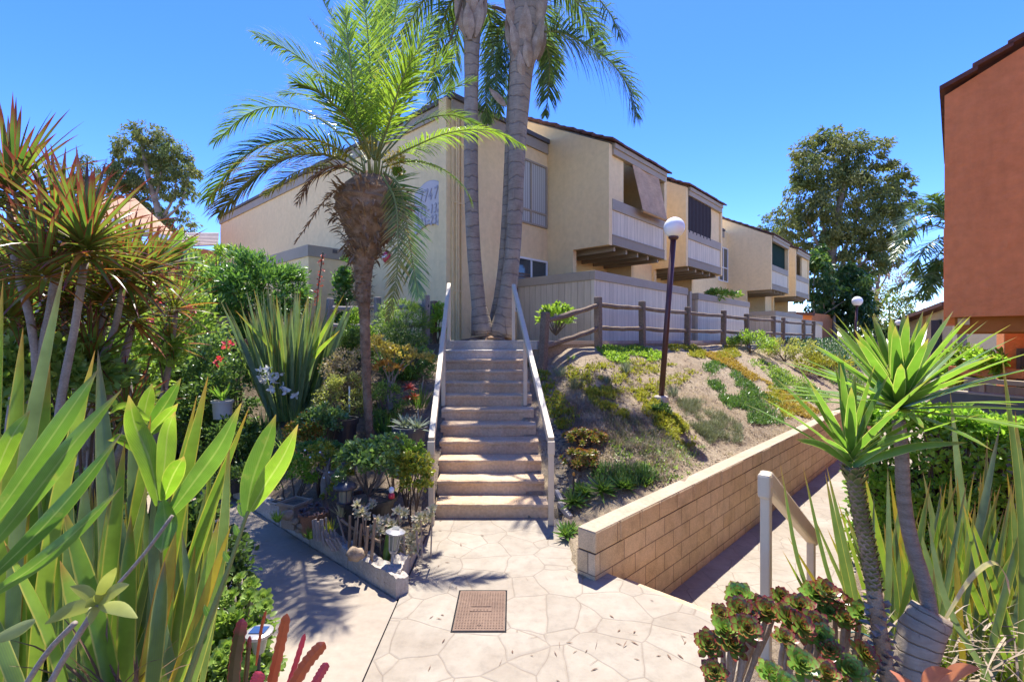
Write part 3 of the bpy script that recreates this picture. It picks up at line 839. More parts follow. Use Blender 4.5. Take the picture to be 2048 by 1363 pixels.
# ================================================================== ORANGE BUILDING (mirrored bay)
ob = thing('orange_building', 'terracotta stucco building with overhanging bay and tiled rake', 'building', V((5.8, 6.5, 0)))
D0 = 6.5; P0 = W(1889, 640, D0); P0.z = 0
def OB(a, b, z): q = P0 + BO * a + BD * b; return V((q.x, q.y, z))   # a: towards the viewer's right, b: away along facade
zb = H - (634 - HY) / F * D0; zo = H - (192 - HY) / F * D0; sl2 = .5
m = MB(); m.poly([OB(0, 0, zb), OB(2.6, 0, zb), OB(2.6, 0, zo + 2.6 * sl2), OB(0, 0, zo)], BD * .17); obj('wing_wall', m, M['stucco_orange'], ob)
m = MB(); m.poly([OB(0, 3.5, zb), OB(2.6, 3.5, zb), OB(2.6, 3.5, zo + 2.6 * sl2), OB(0, 3.5, zo)], BD * .17); obj('wing_wall', m, M['stucco_orange'], ob)
m = MB(); m.poly([OB(-.08, 5.2, zb), OB(2.6, 5.2, zb), OB(2.6, 5.2, zo + 2.6 * sl2 - .9), OB(-.08, 5.2, zo - .9)], BD * .17); obj('wing_wall', m, M['stucco_orange'], ob)
m = MB()
for i in range(9):
    a0 = -.05 + i * .32; a1 = a0 + .37
    for j in range(12):
        b0 = -.09 + j * .31; jj = R(-.01, .01)
        z0_ = zo + .05 + a0 * sl2 + .04 + jj; z1_ = zo + .05 + a1 * sl2 + jj
        m.poly([OB(a0, b0, z0_), OB(a0, b0 + .3, z0_), OB(a1, b0 + .3, z1_), OB(a1, b0, z1_)], (0, 0, .06))
obj('roof', m, M['tile'], ob)
m = MB(); m.box(OB(.0, .172, zb), BO * .1, BD * 3.325, (0, 0, 1.2)); obj('balcony', m, M['stucco_orange'], ob)
m = MB(); m.box(OB(.0, .172, zo - .3), BO * .12, BD * 3.325, (0, 0, .3)); obj('eave_board', m, M['trim'], ob)
M['beam'] = plain('orange_beam', (.40, .15, .03), .6, .3)
m = MB(); m.box(OB(.1, .172, zb + .05), BO * 2.5, BD * 3.32, (0, 0, .06)); obj('floor_deck', m, M['beam'], ob)
for j, (b_, dz) in enumerate(((.30, -.02), (1.0, -.0), (1.9, 0), (2.8, 0))):
    m = MB(); m.box(OB(.10, b_, zb - .20), BO * 2.5, BD * .12, (0, 0, .245)); obj('beam', m, M['beam'], ob, bevel=.006)
for a_, b_, c_ in ((.13, .24, -.10), (.14, .94, -.17)):
    m = MB(); m.box(OB(a_, b_, zb + c_), BO * .12, BD * .05, (0, 0, .09)); obj('bracket', m, M['rail'], ob)
m = MB(); m.box(OB(1.15, .9, -.6), BO * 2.2, BD * 14, (0, 0, zb + .55 + .6)); obj('wall', m, M['stucco_orange'], ob)
m = MB(); m.box(OB(2.2, -6, -.6), BO * 2, BD * 6.9, (0, 0, zo + 2)); obj('side_wall', m, M['stucco_orange'], ob)
# lower wall further along and its window
m = MB(); m.box(OB(.8, 4.4, -.6), BO * 3.0, BD * .2, (0, 0, 3.2)); obj('lower_wall', m, M['stucco_orange'], ob)
m = MB(); m.box(OB(.95, 4.34, 1.2), BO * 1.0, BD * .05, (0, 0, .85)); w_ = obj('window', m, M['trim_dark'], ob)
m = MB(); m.box(OB(1.0, 4.32, 1.25), BO * .42, BD * .03, (0, 0, .75)); m.box(OB(1.48, 4.32, 1.25), BO * .42, BD * .03, (0, 0, .75)); obj('pane', m, M['glass'], w_)
# its patio walls
M['patio_dark'] = plain('grey_patio_paint', (.115, .125, .11), .7, .3)
pw = W(1890, 786, 7.6)
m = MB(); a = W(1860, 780, 8.0); b = W(2048, 806, 6.9); d = (b - a); d.z = 0; d.normalize()
t = thing('patio_wall', 'dark grey low wall behind the clipped hedge under the terracotta bay', 'patio wall', V((a.x, a.y, -.6)))
mm = MB(); mm.box(V((a.x, a.y, -.6)), d * 3.2, V((-d.y, d.x, 0)) * .15, (0, 0, 1.37 + .6)); obj('boards', mm, M['patio_dark'], t)
mm = MB(); mm.box(V((a.x, a.y, 1.37)) - d * .02 - V((-d.y, d.x, 0)) * .02, d * 3.24, V((-d.y, d.x, 0)) * .19, (0, 0, .03)); obj('cap', mm, M['trim'], t)
a = W(1930, 750, 9.6); b = W(2048, 745, 8.6); d = (b - a); d.z = 0; d.normalize(); nb = V((-d.y, d.x, 0))
t = thing('wooden_gate', 'taupe board gate with top rail under the terracotta bay', 'gate', V((a.x, a.y, -.6)))
mm = MB(); boxuv(mm, V((a.x, a.y, -.6)), d * 2.4, nb * .08, (0, 0, 1.5 + .45)); obj('boards', mm, siding('taupe_board', (.27, .215, .165), (.09, .07, .05), .35), t)
mm = MB(); mm.box(V((a.x, a.y, 1.38)) - nb * .03, d * 2.4, nb * .1, (0, 0, .09)); mm.box(V((a.x, a.y, -.6)) - nb * .032, d * .1, nb * .03, (0, 0, 1.97)); mm.box(V((a.x, a.y, -.6)) - nb * .032 + d * .28, d * .1, nb * .03, (0, 0, 1.97)); obj('top_rail', mm, M['trim'], t, bevel=.006)
mm = MB(); mm.box(V((a.x, a.y, 1.49)) + nb * .3 - d * .6, d * 4, nb * .5, (0, 0, .17)); solo('planter_box', 'long rust painted planter box above the taupe gate', 'planter', mm, M['stucco_orange'], V((a.x, a.y, 1.49)), bevel=.01)

# ================================================================== FAR BUILDINGS
fb = thing('far_apartment', 'distant beige apartment block beyond the yucca, partly behind trees', 'building', W(1860, 680, 36))
m = MB(); c = W(1810, 660, 36); 
def farbox(m, px0, px1, py0, py1, Y0, Y1, depth=6.0):
    a, b = W(px0, py1, Y0), W(px1, py1, Y1); z1 = W(px0, py0, Y0).z
    d = V((b.x - a.x, b.y - a.y, 0)); n_ = V((-d.y, d.x, 0)).normalized()
    m.box(V((a.x, a.y, -.7)), d, n_ * depth, (0, 0, z1 + .7))
farbox(m, 1812, 1845, 640, 690, 38, 33); farbox(m, 1846, 1905, 622, 690, 33, 27); obj('wall', m, M['stucco'], fb)
m = MB(); farbox(m, 1846, 1853, 616, 690, 32.6, 32.3, .5); obj('wing_wall', m, plain('warm_stucco', (.58, .37, .14), .9, .1), fb)
m = MB(); a, b = W(1808, 642, 37.5), W(1912, 606, 26.5); m.bar(a, b, 1.2, .22); obj('roof', m, M['tile'], fb)
m = MB(); farbox(m, 1862, 1878, 640, 668, 29.6, 28.9, .3); obj('window', m, M['glass'], fb)
# orange building far behind the main block
t = thing('far_orange_house', 'small patch of terracotta house beyond the last balcony', 'building', W(1600, 650, 36))
m = MB(); farbox(m, 1585, 1624, 627, 690, 37, 36); obj('wall', m, M['stucco_orange'], t)
m = MB(); a, b = W(1583, 626, 36.9), W(1627, 628, 35.9); m.bar(a, b, .8, .2); obj('roof', m, M['tile'], t)
m = MB(); farbox(m, 1572, 1592, 622, 632, 34, 34, .5); obj('roof_vent', m, M['trim'], t)
# houses on the left
t = thing('orange_house', 'terracotta house with tan hipped roof and white gutter behind the dracaena', 'house', W(200, 500, 19))
Yh = 19.0
m = MB(); M['house_orange'] = surf('dusty_orange_stucco', (.42, .18, .09), (.46, .21, .11), .6, .93, .15, 38, .9, .02, .12); farbox(m, 20, 318, 470, 640, 17.5, 19.5, 8); obj('wall', m, M['house_orange'], t)
m = MB(); rp = [W(270, 402, 21), W(150, 402, 19.5), W(60, 470, 16.9), W(332, 474, 19.2)]
m.poly(rp, (0, 0, .12)); m.poly([W(270, 402, 21), W(332, 474, 19.2), W(345, 470, 26)], (0, 0, .12)); obj('roof', m, surf('tan_roof', (.45, .27, .16), (.52, .33, .2), 3, .9, .15), t)
m = MB(); m.bar(W(230, 440, 18.6), W(334, 476, 19.1), .16, .14); m.bar(W(40, 470, 16.7), W(230, 440, 18.6), .16, .14); obj('gutter', m, M['white'], t)
t = thing('tiled_house', 'terracotta house with pale ribbed tile roof beside the beige end wall', 'house', W(390, 510, 24))
m = MB(); farbox(m, 336, 440, 490, 640, 23.5, 25, 8); obj('wall', m, M['house_orange'], t)
rt = MB(); a, b, c_, d_ = W(330, 497, 23.3), W(436, 493, 25), W(438, 468, 27.5), W(350, 468, 26.5)
for i in range(9):
    u0, u1 = i / 9, (i + 1.05) / 9
    rt.poly([a.lerp(d_, u0) + V((0, 0, .05)), b.lerp(c_, u0) + V((0, 0, .05)), b.lerp(c_, u1), a.lerp(d_, u1)], (0, 0, .08))
obj('roof', rt, M['tile_pale'], t)
m = MB(); farbox(m, 345, 385, 510, 560, 23.2, 23.5, .2); w_ = obj('window', m, M['trim_dark'], t)
# grey board screen at the end of the side path
a = W(283, 900, 9.4); b = W(398, 880, 9.9); d = (b - a); d.z = 0; Ls = d.length + .35; d.normalize(); nb = V((-d.y, d.x, 0))
t = thing('board_screen', 'grey painted board screen with a dark gap at the end of the side path', 'screen', V((a.x, a.y, 0)))
zs = H - (690 - HY) / F * 9.6; g = Ls * .24
mm = MB(); boxuv(mm, V((a.x, a.y, -.05)), d * g, nb * .06, (0, 0, zs - .25)); boxuv(mm, V((a.x, a.y, -.05)) + d * (g + .03), d * (Ls - g), nb * .06, (0, 0, zs - .25)); obj('boards', mm, siding('screen_board', (.25, .235, .21), (.08, .075, .07), .55), t)
mm = MB(); mm.box(V((a.x, a.y, zs - .32)) - nb * .02, d * g, nb * .1, (0, 0, .34)); mm.box(V((a.x, a.y, zs - .32)) + d * (g + .03) - nb * .02, d * (Ls - g), nb * .1, (0, 0, .34)); obj('top_board', mm, M['trim'], t, bevel=.006)
mm = MB(); mm.box(V((a.x, a.y, -.05)) - d * 4.2 + nb * .02, d * 4.15, nb * .06, (0, 0, zs - .1)); solo('board_fence', 'grey board fence half hidden behind the dracaena stems', 'fence', mm, M['trim'], V((a.x, a.y, 0)) - d * 2)
# small deck step at the end of the path
mm = MB(); p = W(270, 925, 8.9); mm.box(V((p.x - .5, p.y - .2, .0)), (1.0, 0, 0), (0, .5, 0), (0, 0, .08)); mm.box(V((p.x - .5, p.y + .1, .08)), (1.0, 0, 0), (0, .3, 0), (0, 0, .09)); solo('door_step', 'low pale concrete door step below the grey board screen', 'step', mm, M['concrete'], V((p.x, p.y, 0)), bevel=.01)
# ================================================================== FOLIAGE LIB
def curve(pts, n):
    pts = [V(p) for p in pts]; P = [pts[0] * 2 - pts[1]] + pts + [pts[-1] * 2 - pts[-2]]
    out = []; m = len(pts) - 1
    for i in range(n + 1):
        u = i / n * m; k = min(int(u), m - 1); t = u - k
        a, b, c, d = P[k], P[k + 1], P[k + 2], P[k + 3]
        out.append(.5 * ((2 * b) + (c - a) * t + (2 * a - 5 * b + 4 * c - d) * t * t + (3 * b - a - 3 * c + d) * t ** 3))
    return out
PROF = {
    'blade': lambda t: (.55 + .45 * min(1, t * 5)) * max(0, 1 - t) ** .65,
    'lance': lambda t: math.sin(math.pi * (.04 + .94 * t) ** .85) ** .9,
    'strap': lambda t: (.7 + .3 * min(1, t * 4)) * (1 if t < .6 else max(0, 1 - ((t - .6) / .4) ** 1.8)),
    'broad': lambda t: max(0, math.sin(math.pi * min(1, (.10 + .90 * t)) ** 1.15)) ** .75,
    'ging': lambda t: max(0, math.sin(math.pi * min(1, (.05 + .95 * t)) ** .9)) ** .8 * (1 if t < .8 else 1 - .35 * (t - .8) / .2),
    'spoon': lambda t: (.25 + .75 * sm(t / .65)) * (1 if t < .75 else math.sqrt(max(0, 1 - ((t - .75) / .25) ** 2))),
    'yucca': lambda t: (.45 + .55 * sm(t / .45)) * max(0, 1 - t) ** .5 * 1.25,
}
def strip(mb, pts, w, prof='blade', fold=.2, up=None, side=None, twist=0.0, flat=False, wav=0.0):
    n = len(pts) - 1; pf = PROF[prof]; vs = []; uv = []
    up = V((0, 0, 1)) if up is None else V(up); ph = R(0, 6)
    for i, p in enumerate(pts):
        t = i / n; tan = pts[min(i + 1, n)] - pts[max(i - 1, 0)]
        if tan.length < 1e-9: tan = V((0, 0, 1))
        tan.normalize()
        if side is not None:
            s = side - tan * side.dot(tan)
        else:
            s = tan.cross(up)
        if s.length < 1e-4: s = tan.orthogonal()
        s.normalize(); nn = s.cross(tan)
        if twist:
            a = twist * t; s, nn = s * math.cos(a) + nn * math.sin(a), nn * math.cos(a) - s * math.sin(a)
        hw = w * .5 * max(.02, pf(t)); wv = wav * w * math.sin(ph + t * 14) if wav else 0
        if flat:
            vs += [p - s * hw, p + s * hw]; uv += [(0, t), (1, t)]
        else:
            vs += [p - s * hw + nn * (fold * hw + wv), p, p + s * hw + nn * (fold * hw - wv)]; uv += [(0, t), (.5, t), (1, t)]
    k = 2 if flat else 3; fs = []
    for i in range(n):
        a = i * k
        for j in range(k - 1): fs.append([a + j, a + j + 1, a + k + j + 1, a + k + j])
    mb.add(vs, fs, uv)
def bend(p, d, L, droop, n=5):
    p = V(p); d = V(d).normalized(); pts = [p]; st_ = L / n
    for i in range(n):
        pts.append(pts[-1] + d * st_)
        d = (d + V((0, 0, -1)) * droop / n * (.4 + 1.2 * i / n)).normalized()
    return pts
def strap(mb, p, d, L, w, droop=.5, n=5, prof='blade', fold=.25, twist=0, side=None, flat=False, wav=0):
    pts = bend(p, d, L, droop, n); strip(mb, pts, w, prof, fold, None, side, twist, flat, wav); return pts
def rdir(up=.0, spread=1.0):
    a = R(0, 2 * math.pi); z = R(-1, 1); r = math.sqrt(1 - z * z)
    return V((r * math.cos(a) * spread, r * math.sin(a) * spread, z * spread + up)).normalized()
def lf(mb, p, d, n, L, w):
    """small leaf: bent hexagon"""
    d = d.normalized(); s = d.cross(n)
    if s.length < 1e-4: s = d.orthogonal()
    s.normalize(); nn = s.cross(d); h = w * .5
    m1 = p + d * L * .33; m2 = p + d * L * .7 - nn * L * .03; tip = p + d * L - nn * L * .12
    mb.add([p, m1 - s * h + nn * h * .3, m2 - s * h * .8 + nn * h * .2, tip, m2 + s * h * .8 + nn * h * .2, m1 + s * h + nn * h * .3, m1, m2],
           [[0, 6, 1], [0, 5, 6], [1, 6, 7, 2], [6, 5, 4, 7], [2, 7, 3], [7, 4, 3]], [(.5, 0), (0, .33), (.1, .7), (.5, 1), (.9, .7), (1, .33), (.5, .33), (.5, .7)])
def lq(mb, p, d, n, L, w):
    """far leaf: diamond"""
    d = d.normalized(); s = d.cross(n)
    if s.length < 1e-4: s = d.orthogonal()
    s.normalize(); m = p + d * L * .45
    mb.add([p, m - s * w * .5, p + d * L, m + s * w * .5], [[0, 3, 2, 1]], [(.5, 0), (0, .45), (.5, 1), (1, .45)])

def frond(mb, mr, rach, Lmax, w, count, droop=.6, ang=55, vup=.25, plume=.25, start=.14, n=3, rr=.018, shape=None, up=None, jl=.12, bare=0):
    """pinnate frond along polyline; mb leaflets, mr rachis"""
    N = len(rach) - 1
    mr.tube(rach, [lerp(rr, rr * .25, i / N) for i in range(N + 1)], 5, False)
    shape = shape or (lambda t: math.sin(math.pi * clamp(.16 + .80 * t)) ** .7)
    for i in range(count):
        t = start + (1 - start) * (i + .5) / count
        u = t * N; k = min(int(u), N - 1); p = rach[k].lerp(rach[k + 1], u - k)
        tan = (rach[min(k + 1, N)] - rach[max(k - 0, 0)]).normalized()
        upv = V(up) if up is not None else V((0, 0, 1))
        s = tan.cross(upv)
        if s.length < .15: s = tan.cross(V((0, -1, .2)))
        s.normalize(); nn = s.cross(tan)
        for sg in (-1, 1):
            if bare and R(0, 1) < bare: continue
            a = math.radians(lerp(ang + 12, ang - 28, t) + R(-8, 8))
            d = (s * sg * math.sin(a) + tan * math.cos(a) + nn * (vup + R(-plume, plume))).normalized()
            L = Lmax * shape(t) * R(1 - jl, 1 + jl)
            pts = bend(p, d, L, droop * R(.6, 1.4), n)
            strip(mb, pts, w * R(.85, 1.1), 'blade', 0, nn, None, 0, True)

def bush(mb, c, r, n, L, w, nclump=26, cl=.32, shell=.55, dirup=.35, fn=lf, flatbot=True, hang=0.0, seed=0, fill=1.0):
    """clumped foliage in an ellipsoid: clumps near the surface, ragged outline"""
    c = V(c)
    rnd = random.Random(seed + int(abs(c.x * 97 + c.y * 31) * 10))
    per = max(1, int(n / nclump))
    for k in range(nclump):
        d = rdir()
        if flatbot and d.z < -.35: d.z *= -.6; d.normalize()
        rad = (shell + (1 - shell) * R(0, 1) ** .5) * R(.8, 1.12)
        if R(0, 1) > fill: continue
        cc = c + V((d.x * r[0], d.y * r[1], d.z * r[2])) * rad
        cr = cl * R(.6, 1.25) * (r[0] + r[2]) * .5
        for j in range(per):
            q = rdir() * (R(0, 1) ** .45)
            p = cc + V((q.x * cr, q.y * cr, q.z * cr * .8))
            o = (p - c); o = V((o.x / r[0], o.y / r[1], o.z / r[2]))
            dd = (o.normalized() * .8 + rdir() * .9 + V((0, 0, dirup - hang))).normalized()
            if hang: dd = (dd + V((0, 0, -hang * 1.5))).normalized()
            nn = (V((0, 0, 1)) * .8 + rdir() * .9).normalized()
            fn(mb, p, dd, nn, L * R(.65, 1.25), w * R(.7, 1.2))

def stems(mb, base, tops, r=.02, n=5, wob=.06):
    base = V(base)
    for t in tops:
        t = V(t); m1 = base.lerp(t, .4) + rdir() * wob * (t - base).length; m2 = base.lerp(t, .75) + rdir() * wob * (t - base).length
        mb.tube(curve([base, m1, m2, t], 7), [lerp(r, r * .35, i / 7) for i in range(8)], n, False)

def rosette(mb, c, ax, n, L, w, prof='spoon', tilt0=8, tilt1=95, droop=.1, fold=.35, seg=4, jl=.1, grow=.35):
    """golden-angle rosette: inner leaves upright and short, outer ones flat"""
    c = V(c); ax = V(ax).normalized(); x = ax.orthogonal().normalized(); y = ax.cross(x); ph = R(0, 6)
    for i in range(n):
        t = (i + .5) / n; a = ph + i * 2.39996
        th = math.radians(lerp(tilt0, tilt1, t ** .8) + R(-5, 5))
        rad = x * math.cos(a) + y * math.sin(a)
        d = ax * math.cos(th) + rad * math.sin(th)
        l = L * lerp(grow, 1, t ** .6) * R(1 - jl, 1 + jl)
        pts = bend(c + ax * (1 - t) * L * .08, d, l, droop, seg)
        strip(mb, pts, w * lerp(.6, 1, t), prof, fold, ax + rad * .01, None)

def tuft(mb, base, n, L, w, spread=.7, droop=.8, prof='blade', seg=4, r0=.05, fold=.2, jl=.3, lean=(0, 0, 0)):
    base = V(base)
    for i in range(n):
        a = R(0, 2 * math.pi); k = R(0, 1) ** .7 * spread
        d = V((math.cos(a) * k, math.sin(a) * k, 1)) + V(lean)
        p = base + V((math.cos(a), math.sin(a), 0)) * r0 * R(.2, 1)
        strap(mb, p, d, L * R(1 - jl, 1 + jl * .4), w * R(.8, 1.15), droop * k * R(.5, 1.5), seg, prof, fold, R(-.8, .8))

def leaf_px(mb, pts, w, prof='strap', fold=.18, n=9, roll=0.0, wav=0.0, twist=0.0):
    """leaf through points (px, py, depth); w in metres; broad side roughly to the viewer, rolled"""
    P = curve([W(*p) for p in pts], n)
    t = (P[-1] - P[0]).normalized(); v = (P[n // 2] - V((0, 0, H))).normalized()
    s = t.cross(v).normalized(); s = Matrix.Rotation(roll, 3, t) @ s
    strip(mb, P, w, prof, fold, None, s, twist, False, wav)
    return P

def plant(name, label, cat, base, parts, group=None, smooth=True):
    if len(parts) == 1 and parts[0][0] is None:
        return solo(name, label, cat, parts[0][1], parts[0][2], base, group, smooth)
    t = thing(name, label, cat, base, group)
    for (pn, mb, mat) in parts:
        if mb.v: obj(pn, mb, mat, t, smooth=smooth)
    return t

# leaf materials (name, dark, light, ...)
M['flax'] = leaf('flax_leaf', (.10, .18, .045), (.20, .29, .08), .48, .35, .5, (.44, .42, .12), .88, (.30, .17, .05), .96, stripe=(.11, .17, .07))
M['flax_y'] = leaf('flax_leaf_bright', (.15, .27, .035), (.27, .38, .06), .52, .36, .5, (.42, .40, .08), .84, (.42, .22, .05), .97)
M['flax_grey'] = leaf('flax_leaf_grey', (.11, .19, .07), (.21, .30, .13), .42, .38, .5, (.25, .27, .12), .9, (.20, .15, .07), .97, stripe=(.17, .22, .14))
M['flax_yellow'] = leaf('flax_leaf_yellowed', (.42, .33, .03), (.48, .38, .05), .35, .45, .3, (.45, .25, .04), .85)
M['ginger'] = leaf('ginger_leaf', (.10, .22, .03), (.17, .31, .05), .45, .33, .5, (.22, .33, .06), .93, (.36, .26, .08), .96, vein=(.07, .17, .02), mid=(.26, .36, .10))
M['ginger_y'] = leaf('ginger_leaf_young', (.18, .32, .03), (.26, .41, .05), .52, .35, .45, (.32, .40, .07), .92, (.38, .24, .10), .95, vein=(.12, .25, .02), mid=(.34, .44, .12))
M['drac'] = leaf('dracaena_leaf', (.08, .17, .035), (.20, .28, .05), .40, .25, .7, (.28, .045, .035), .74, (.13, .028, .03), .72, (.24, .26, .04))
M['drac_o'] = leaf('dracaena_leaf_old', (.36, .13, .03), (.50, .24, .05), .35, .35, .5, (.25, .06, .03), .75, (.14, .04, .03), .85)
M['yucca'] = leaf('yucca_leaf', (.10, .22, .03), (.20, .36, .05), .48, .30, .55, (.42, .48, .16), .90, (.34, .28, .08), .95, stripe=(.15, .28, .05))
M['palm'] = leaf('date_palm_leaflet', (.07, .15, .03), (.18, .27, .05), .48, .22, .75, None, .9, (.24, .24, .05), .93)
M['palm_y'] = leaf('date_palm_leaflet_bright', (.14, .25, .03), (.27, .38, .05), .55, .25, .7, None, .9, (.34, .30, .05), .9)
M['palm_d'] = leaf('palm_leaflet_dead', (.13, .075, .055), (.24, .15, .10), .2, .6, .2)
M['palm_dy'] = leaf('palm_leaflet_fading', (.10, .13, .025), (.28, .24, .05), .35, .35, .5, None, .9, (.33, .23, .05), .6)
M['queen'] = leaf('queen_palm_leaflet', (.06, .12, .035), (.14, .21, .06), .42, .28, .6, None, .9, (.20, .20, .07), .9)
M['euc'] = leaf('eucalyptus_leaf', (.075, .115, .045), (.19, .24, .09), .42, .6, .2)
M['euc2'] = leaf('eucalyptus_leaf_olive', (.10, .125, .045), (.24, .25, .095), .42, .6, .2)
M['bamboo'] = leaf('dense_dark_leaf', (.02, .065, .015), (.06, .13, .03), .3, .4, .4)
M['pinkish'] = leaf('dry_pink_leaf', (.30, .19, .16), (.40, .28, .23), .25, .6, .2)
M['shrub'] = leaf('oleander_leaf', (.07, .17, .04), (.17, .31, .075), .42, .33, .5)
M['shrub_b'] = leaf('bright_shrub_leaf', (.17, .30, .04), (.30, .43, .08), .5, .38, .45)
M['shrub_l'] = leaf('light_shrub_leaf', (.14, .24, .045), (.28, .39, .09), .48, .38, .5)
M['shrub_d'] = leaf('dark_shrub_leaf', (.055, .11, .03), (.13, .21, .055), .4, .38, .4)
M['hedge'] = leaf('hedge_leaf', (.18, .36, .045), (.34, .53, .085), .6, .3, .55)
M['rose'] = leaf('rose_leaf', (.08, .16, .045), (.19, .29, .10), .42, .28, .6)
M['jade'] = leaf('jade_leaf', (.17, .27, .04), (.38, .38, .05), .36, .35, .5, None, .9, (.50, .32, .04), .8)
M['jade_r'] = leaf('jade_leaf_red', (.11, .19, .03), (.24, .27, .04), .34, .35, .5, None, .9, (.42, .15, .035), .7)
M['sedum'] = leaf('yellow_sedum_leaf', (.24, .28, .03), (.42, .38, .06), .3, .5, .3)
M['sedum_o'] = leaf('amber_sedum_leaf', (.34, .24, .05), (.45, .33, .08), .3, .5, .3)
M['ice'] = leaf('ice_plant_leaf', (.05, .14, .03), (.14, .25, .06), .32, .35, .5, None, .9, (.22, .19, .06), .97)
M['ice_f'] = leaf('far_cover_leaf', (.03, .09, .03), (.07, .15, .05), .25, .4, .5)
M['twig'] = leaf('dry_twig', (.26, .20, .14), (.40, .33, .25), .1, .8, .1, tc=(1, 1, 1))
M['straw'] = leaf('straw_blade', (.36, .29, .15), (.50, .42, .24), .25, .7, .1)
M['lav'] = leaf('grey_green_twig', (.13, .15, .075), (.24, .26, .15), .2, .6, .2)
M['greygreen'] = leaf('silver_leaf', (.16, .20, .14), (.27, .31, .23), .2, .5, .3)
M['grass'] = leaf('grass_blade', (.06, .14, .02), (.14, .25, .04), .35, .4, .4)
M['spider'] = leaf('spider_plant_blade', (.17, .29, .07), (.38, .47, .20), .42, .4, .4)
M['aeo_r'] = leaf('aeonium_leaf_red', (.15, .27, .045), (.22, .35, .06), .3, .3, .55, (.24, .02, .03), .86, (.24, .022, .028), .80, (.18, .32, .05))
M['aeo_m'] = leaf('aeonium_leaf_mixed', (.13, .28, .045), (.24, .40, .07), .32, .3, .55, (.26, .06, .03), .93, (.25, .04, .03), .92, (.20, .36, .05))
M['aeo_g'] = leaf('aeonium_leaf_green', (.20, .34, .06), (.32, .46, .11), .38, .3, .5, (.36, .46, .12), .9, (.34, .38, .10), .92)
M['aloe'] = leaf('aloe_leaf', (.09, .20, .03), (.18, .31, .06), .34, .35, .5, (.2, .26, .06), .88, (.22, .18, .05), .95)
M['kal'] = leaf('pale_succulent_leaf', (.44, .42, .24), (.60, .55, .38), .3, .4, .4, None, .9, (.62, .44, .32), .8)
M['red_l'] = leaf('red_leaf', (.32, .03, .02), (.50, .09, .05), .35, .35, .5)
M['orange_l'] = leaf('orange_leaf', (.42, .18, .05), (.52, .32, .07), .35, .4, .4)
M['gold_l'] = leaf('gold_leaf', (.40, .33, .06), (.52, .42, .12), .38, .4, .4)
M['petal_w'] = leaf('white_petal', (.75, .75, .73), (.85, .85, .82), .35, .4, .3, tc=(1, 1, 1))
M['petal_p'] = leaf('pink_petal', (.65, .05, .10), (.75, .12, .16), .35, .4, .3)
M['pinkcover'] = leaf('pink_tinged_leaf', (.30, .26, .13), (.42, .32, .22), .3, .5, .3)
M['creamy'] = leaf('cream_green_leaf', (.28, .32, .08), (.42, .42, .14), .4, .4, .4)
M['bark'] = surf('grey_bark', (.20, .165, .13), (.34, .29, .24), 6, .9, .15, 30, .6, .01, .3)
M['bark_d'] = surf('dark_stem', (.09, .065, .045), (.16, .12, .085), 6, .9, .15, 30, .6, .01, .3)
M['euc_bark'] = surf('eucalyptus_bark', (.17, .13, .10), (.33, .27, .22), 1.5, .9, .15, 12, .6, .02, .3)
M['rachis'] = plain('frond_stalk', (.16, .19, .05), .5, .4)
M['rachis_d'] = plain('dead_frond_stalk', (.24, .15, .085), .8, .2)
def ringbark(name, c1, c2, freq, dark):
    t = NT(name); t.rs(.85, .2); uv = t.co('UV'); co = t.co('Object')
    sep = t.node('ShaderNodeSeparateXYZ'); t.link(uv, sep.inputs[0])
    v = t.math('ADD', t.math('MULTIPLY', sep.outputs[1], freq), t.math('MULTIPLY', t.noise(co, 2.5, 3), 1.2))
    fr = t.math('FRACT', v); ring = t.ramp(fr, [(0, 1.), (.10, .0), (.93, 0.), (1, 1.)])
    col = t.mix(t.ramp(t.noise(co, 3, 6, .7), [(.3, 0.), (.7, 1.)]), c1, c2)
    col = t.mix(1.0, col, t.ramp(t.noise(t.co('Object', (1, 1, 9)), 6, 5), [(.3, .8), (.7, 1.12)]), 'MULTIPLY')
    col = t.mix(t.math('MULTIPLY', ring, .6), col, dark)
    cr = t.ramp(t.noise(t.co('Object', (9, 9, .5)), 3, 4), [(.64, 0.), (.68, 1.)])
    col = t.mix(t.math('MULTIPLY', cr, .7), col, dark)
    t.base(col); t.bump(t.math('ADD', t.math('MULTIPLY', ring, -1.0), t.math('MULTIPLY', t.noise(co, 12, 6), .8)), .7, .02)
    return t.m
M['queen_bark'] = ringbark('queen_palm_bark', (.23, .185, .14), (.35, .295, .23), 34, (.11, .095, .09))
M['boot'] = surf('dry_palm_boot', (.26, .18, .12), (.46, .38, .30), 5, .85, .2, 25, .6, .01, .3)
M['fiber'] = surf('palm_fibre', (.18, .11, .065), (.40, .27, .17), 9, .95, .1, 60, .9, .02, .4)
M['fiber_l'] = surf('palm_stub', (.28, .18, .10), (.46, .34, .23), 9, .95, .1, 60, .9, .02, .3)
# ================================================================== TREES
def pxblobs(mb, blobs, Y, n, L, w, cl, fn=lq, hang=.5, dY=1.0, nclump=22, shell=.35, fill=1.0, dirup=.2):
    tot = sum(b[2] * b[3] for b in blobs)
    for i, b in enumerate(blobs):
        c = W(b[0], b[1], Y + R(-dY, dY)); s = Y / F
        k = b[2] * b[3] / tot
        bush(mb, c, (b[2] * s, max(b[2], b[3]) * s * .8, b[3] * s), max(20, int(n * k)), L, w, max(5, int(nclump * (.5 + k * len(blobs) * .5))), cl, shell, dirup, fn, False, hang, i, fill)
def limb(mb, pts, Y, r0, r1, n=8):
    P = curve([W(x, y, Y + (d[0] if d else 0)) for x, y, *d in pts], 8)
    mb.tube(P, [lerp(r0, r1, i / 8) for i in range(9)], n, False)

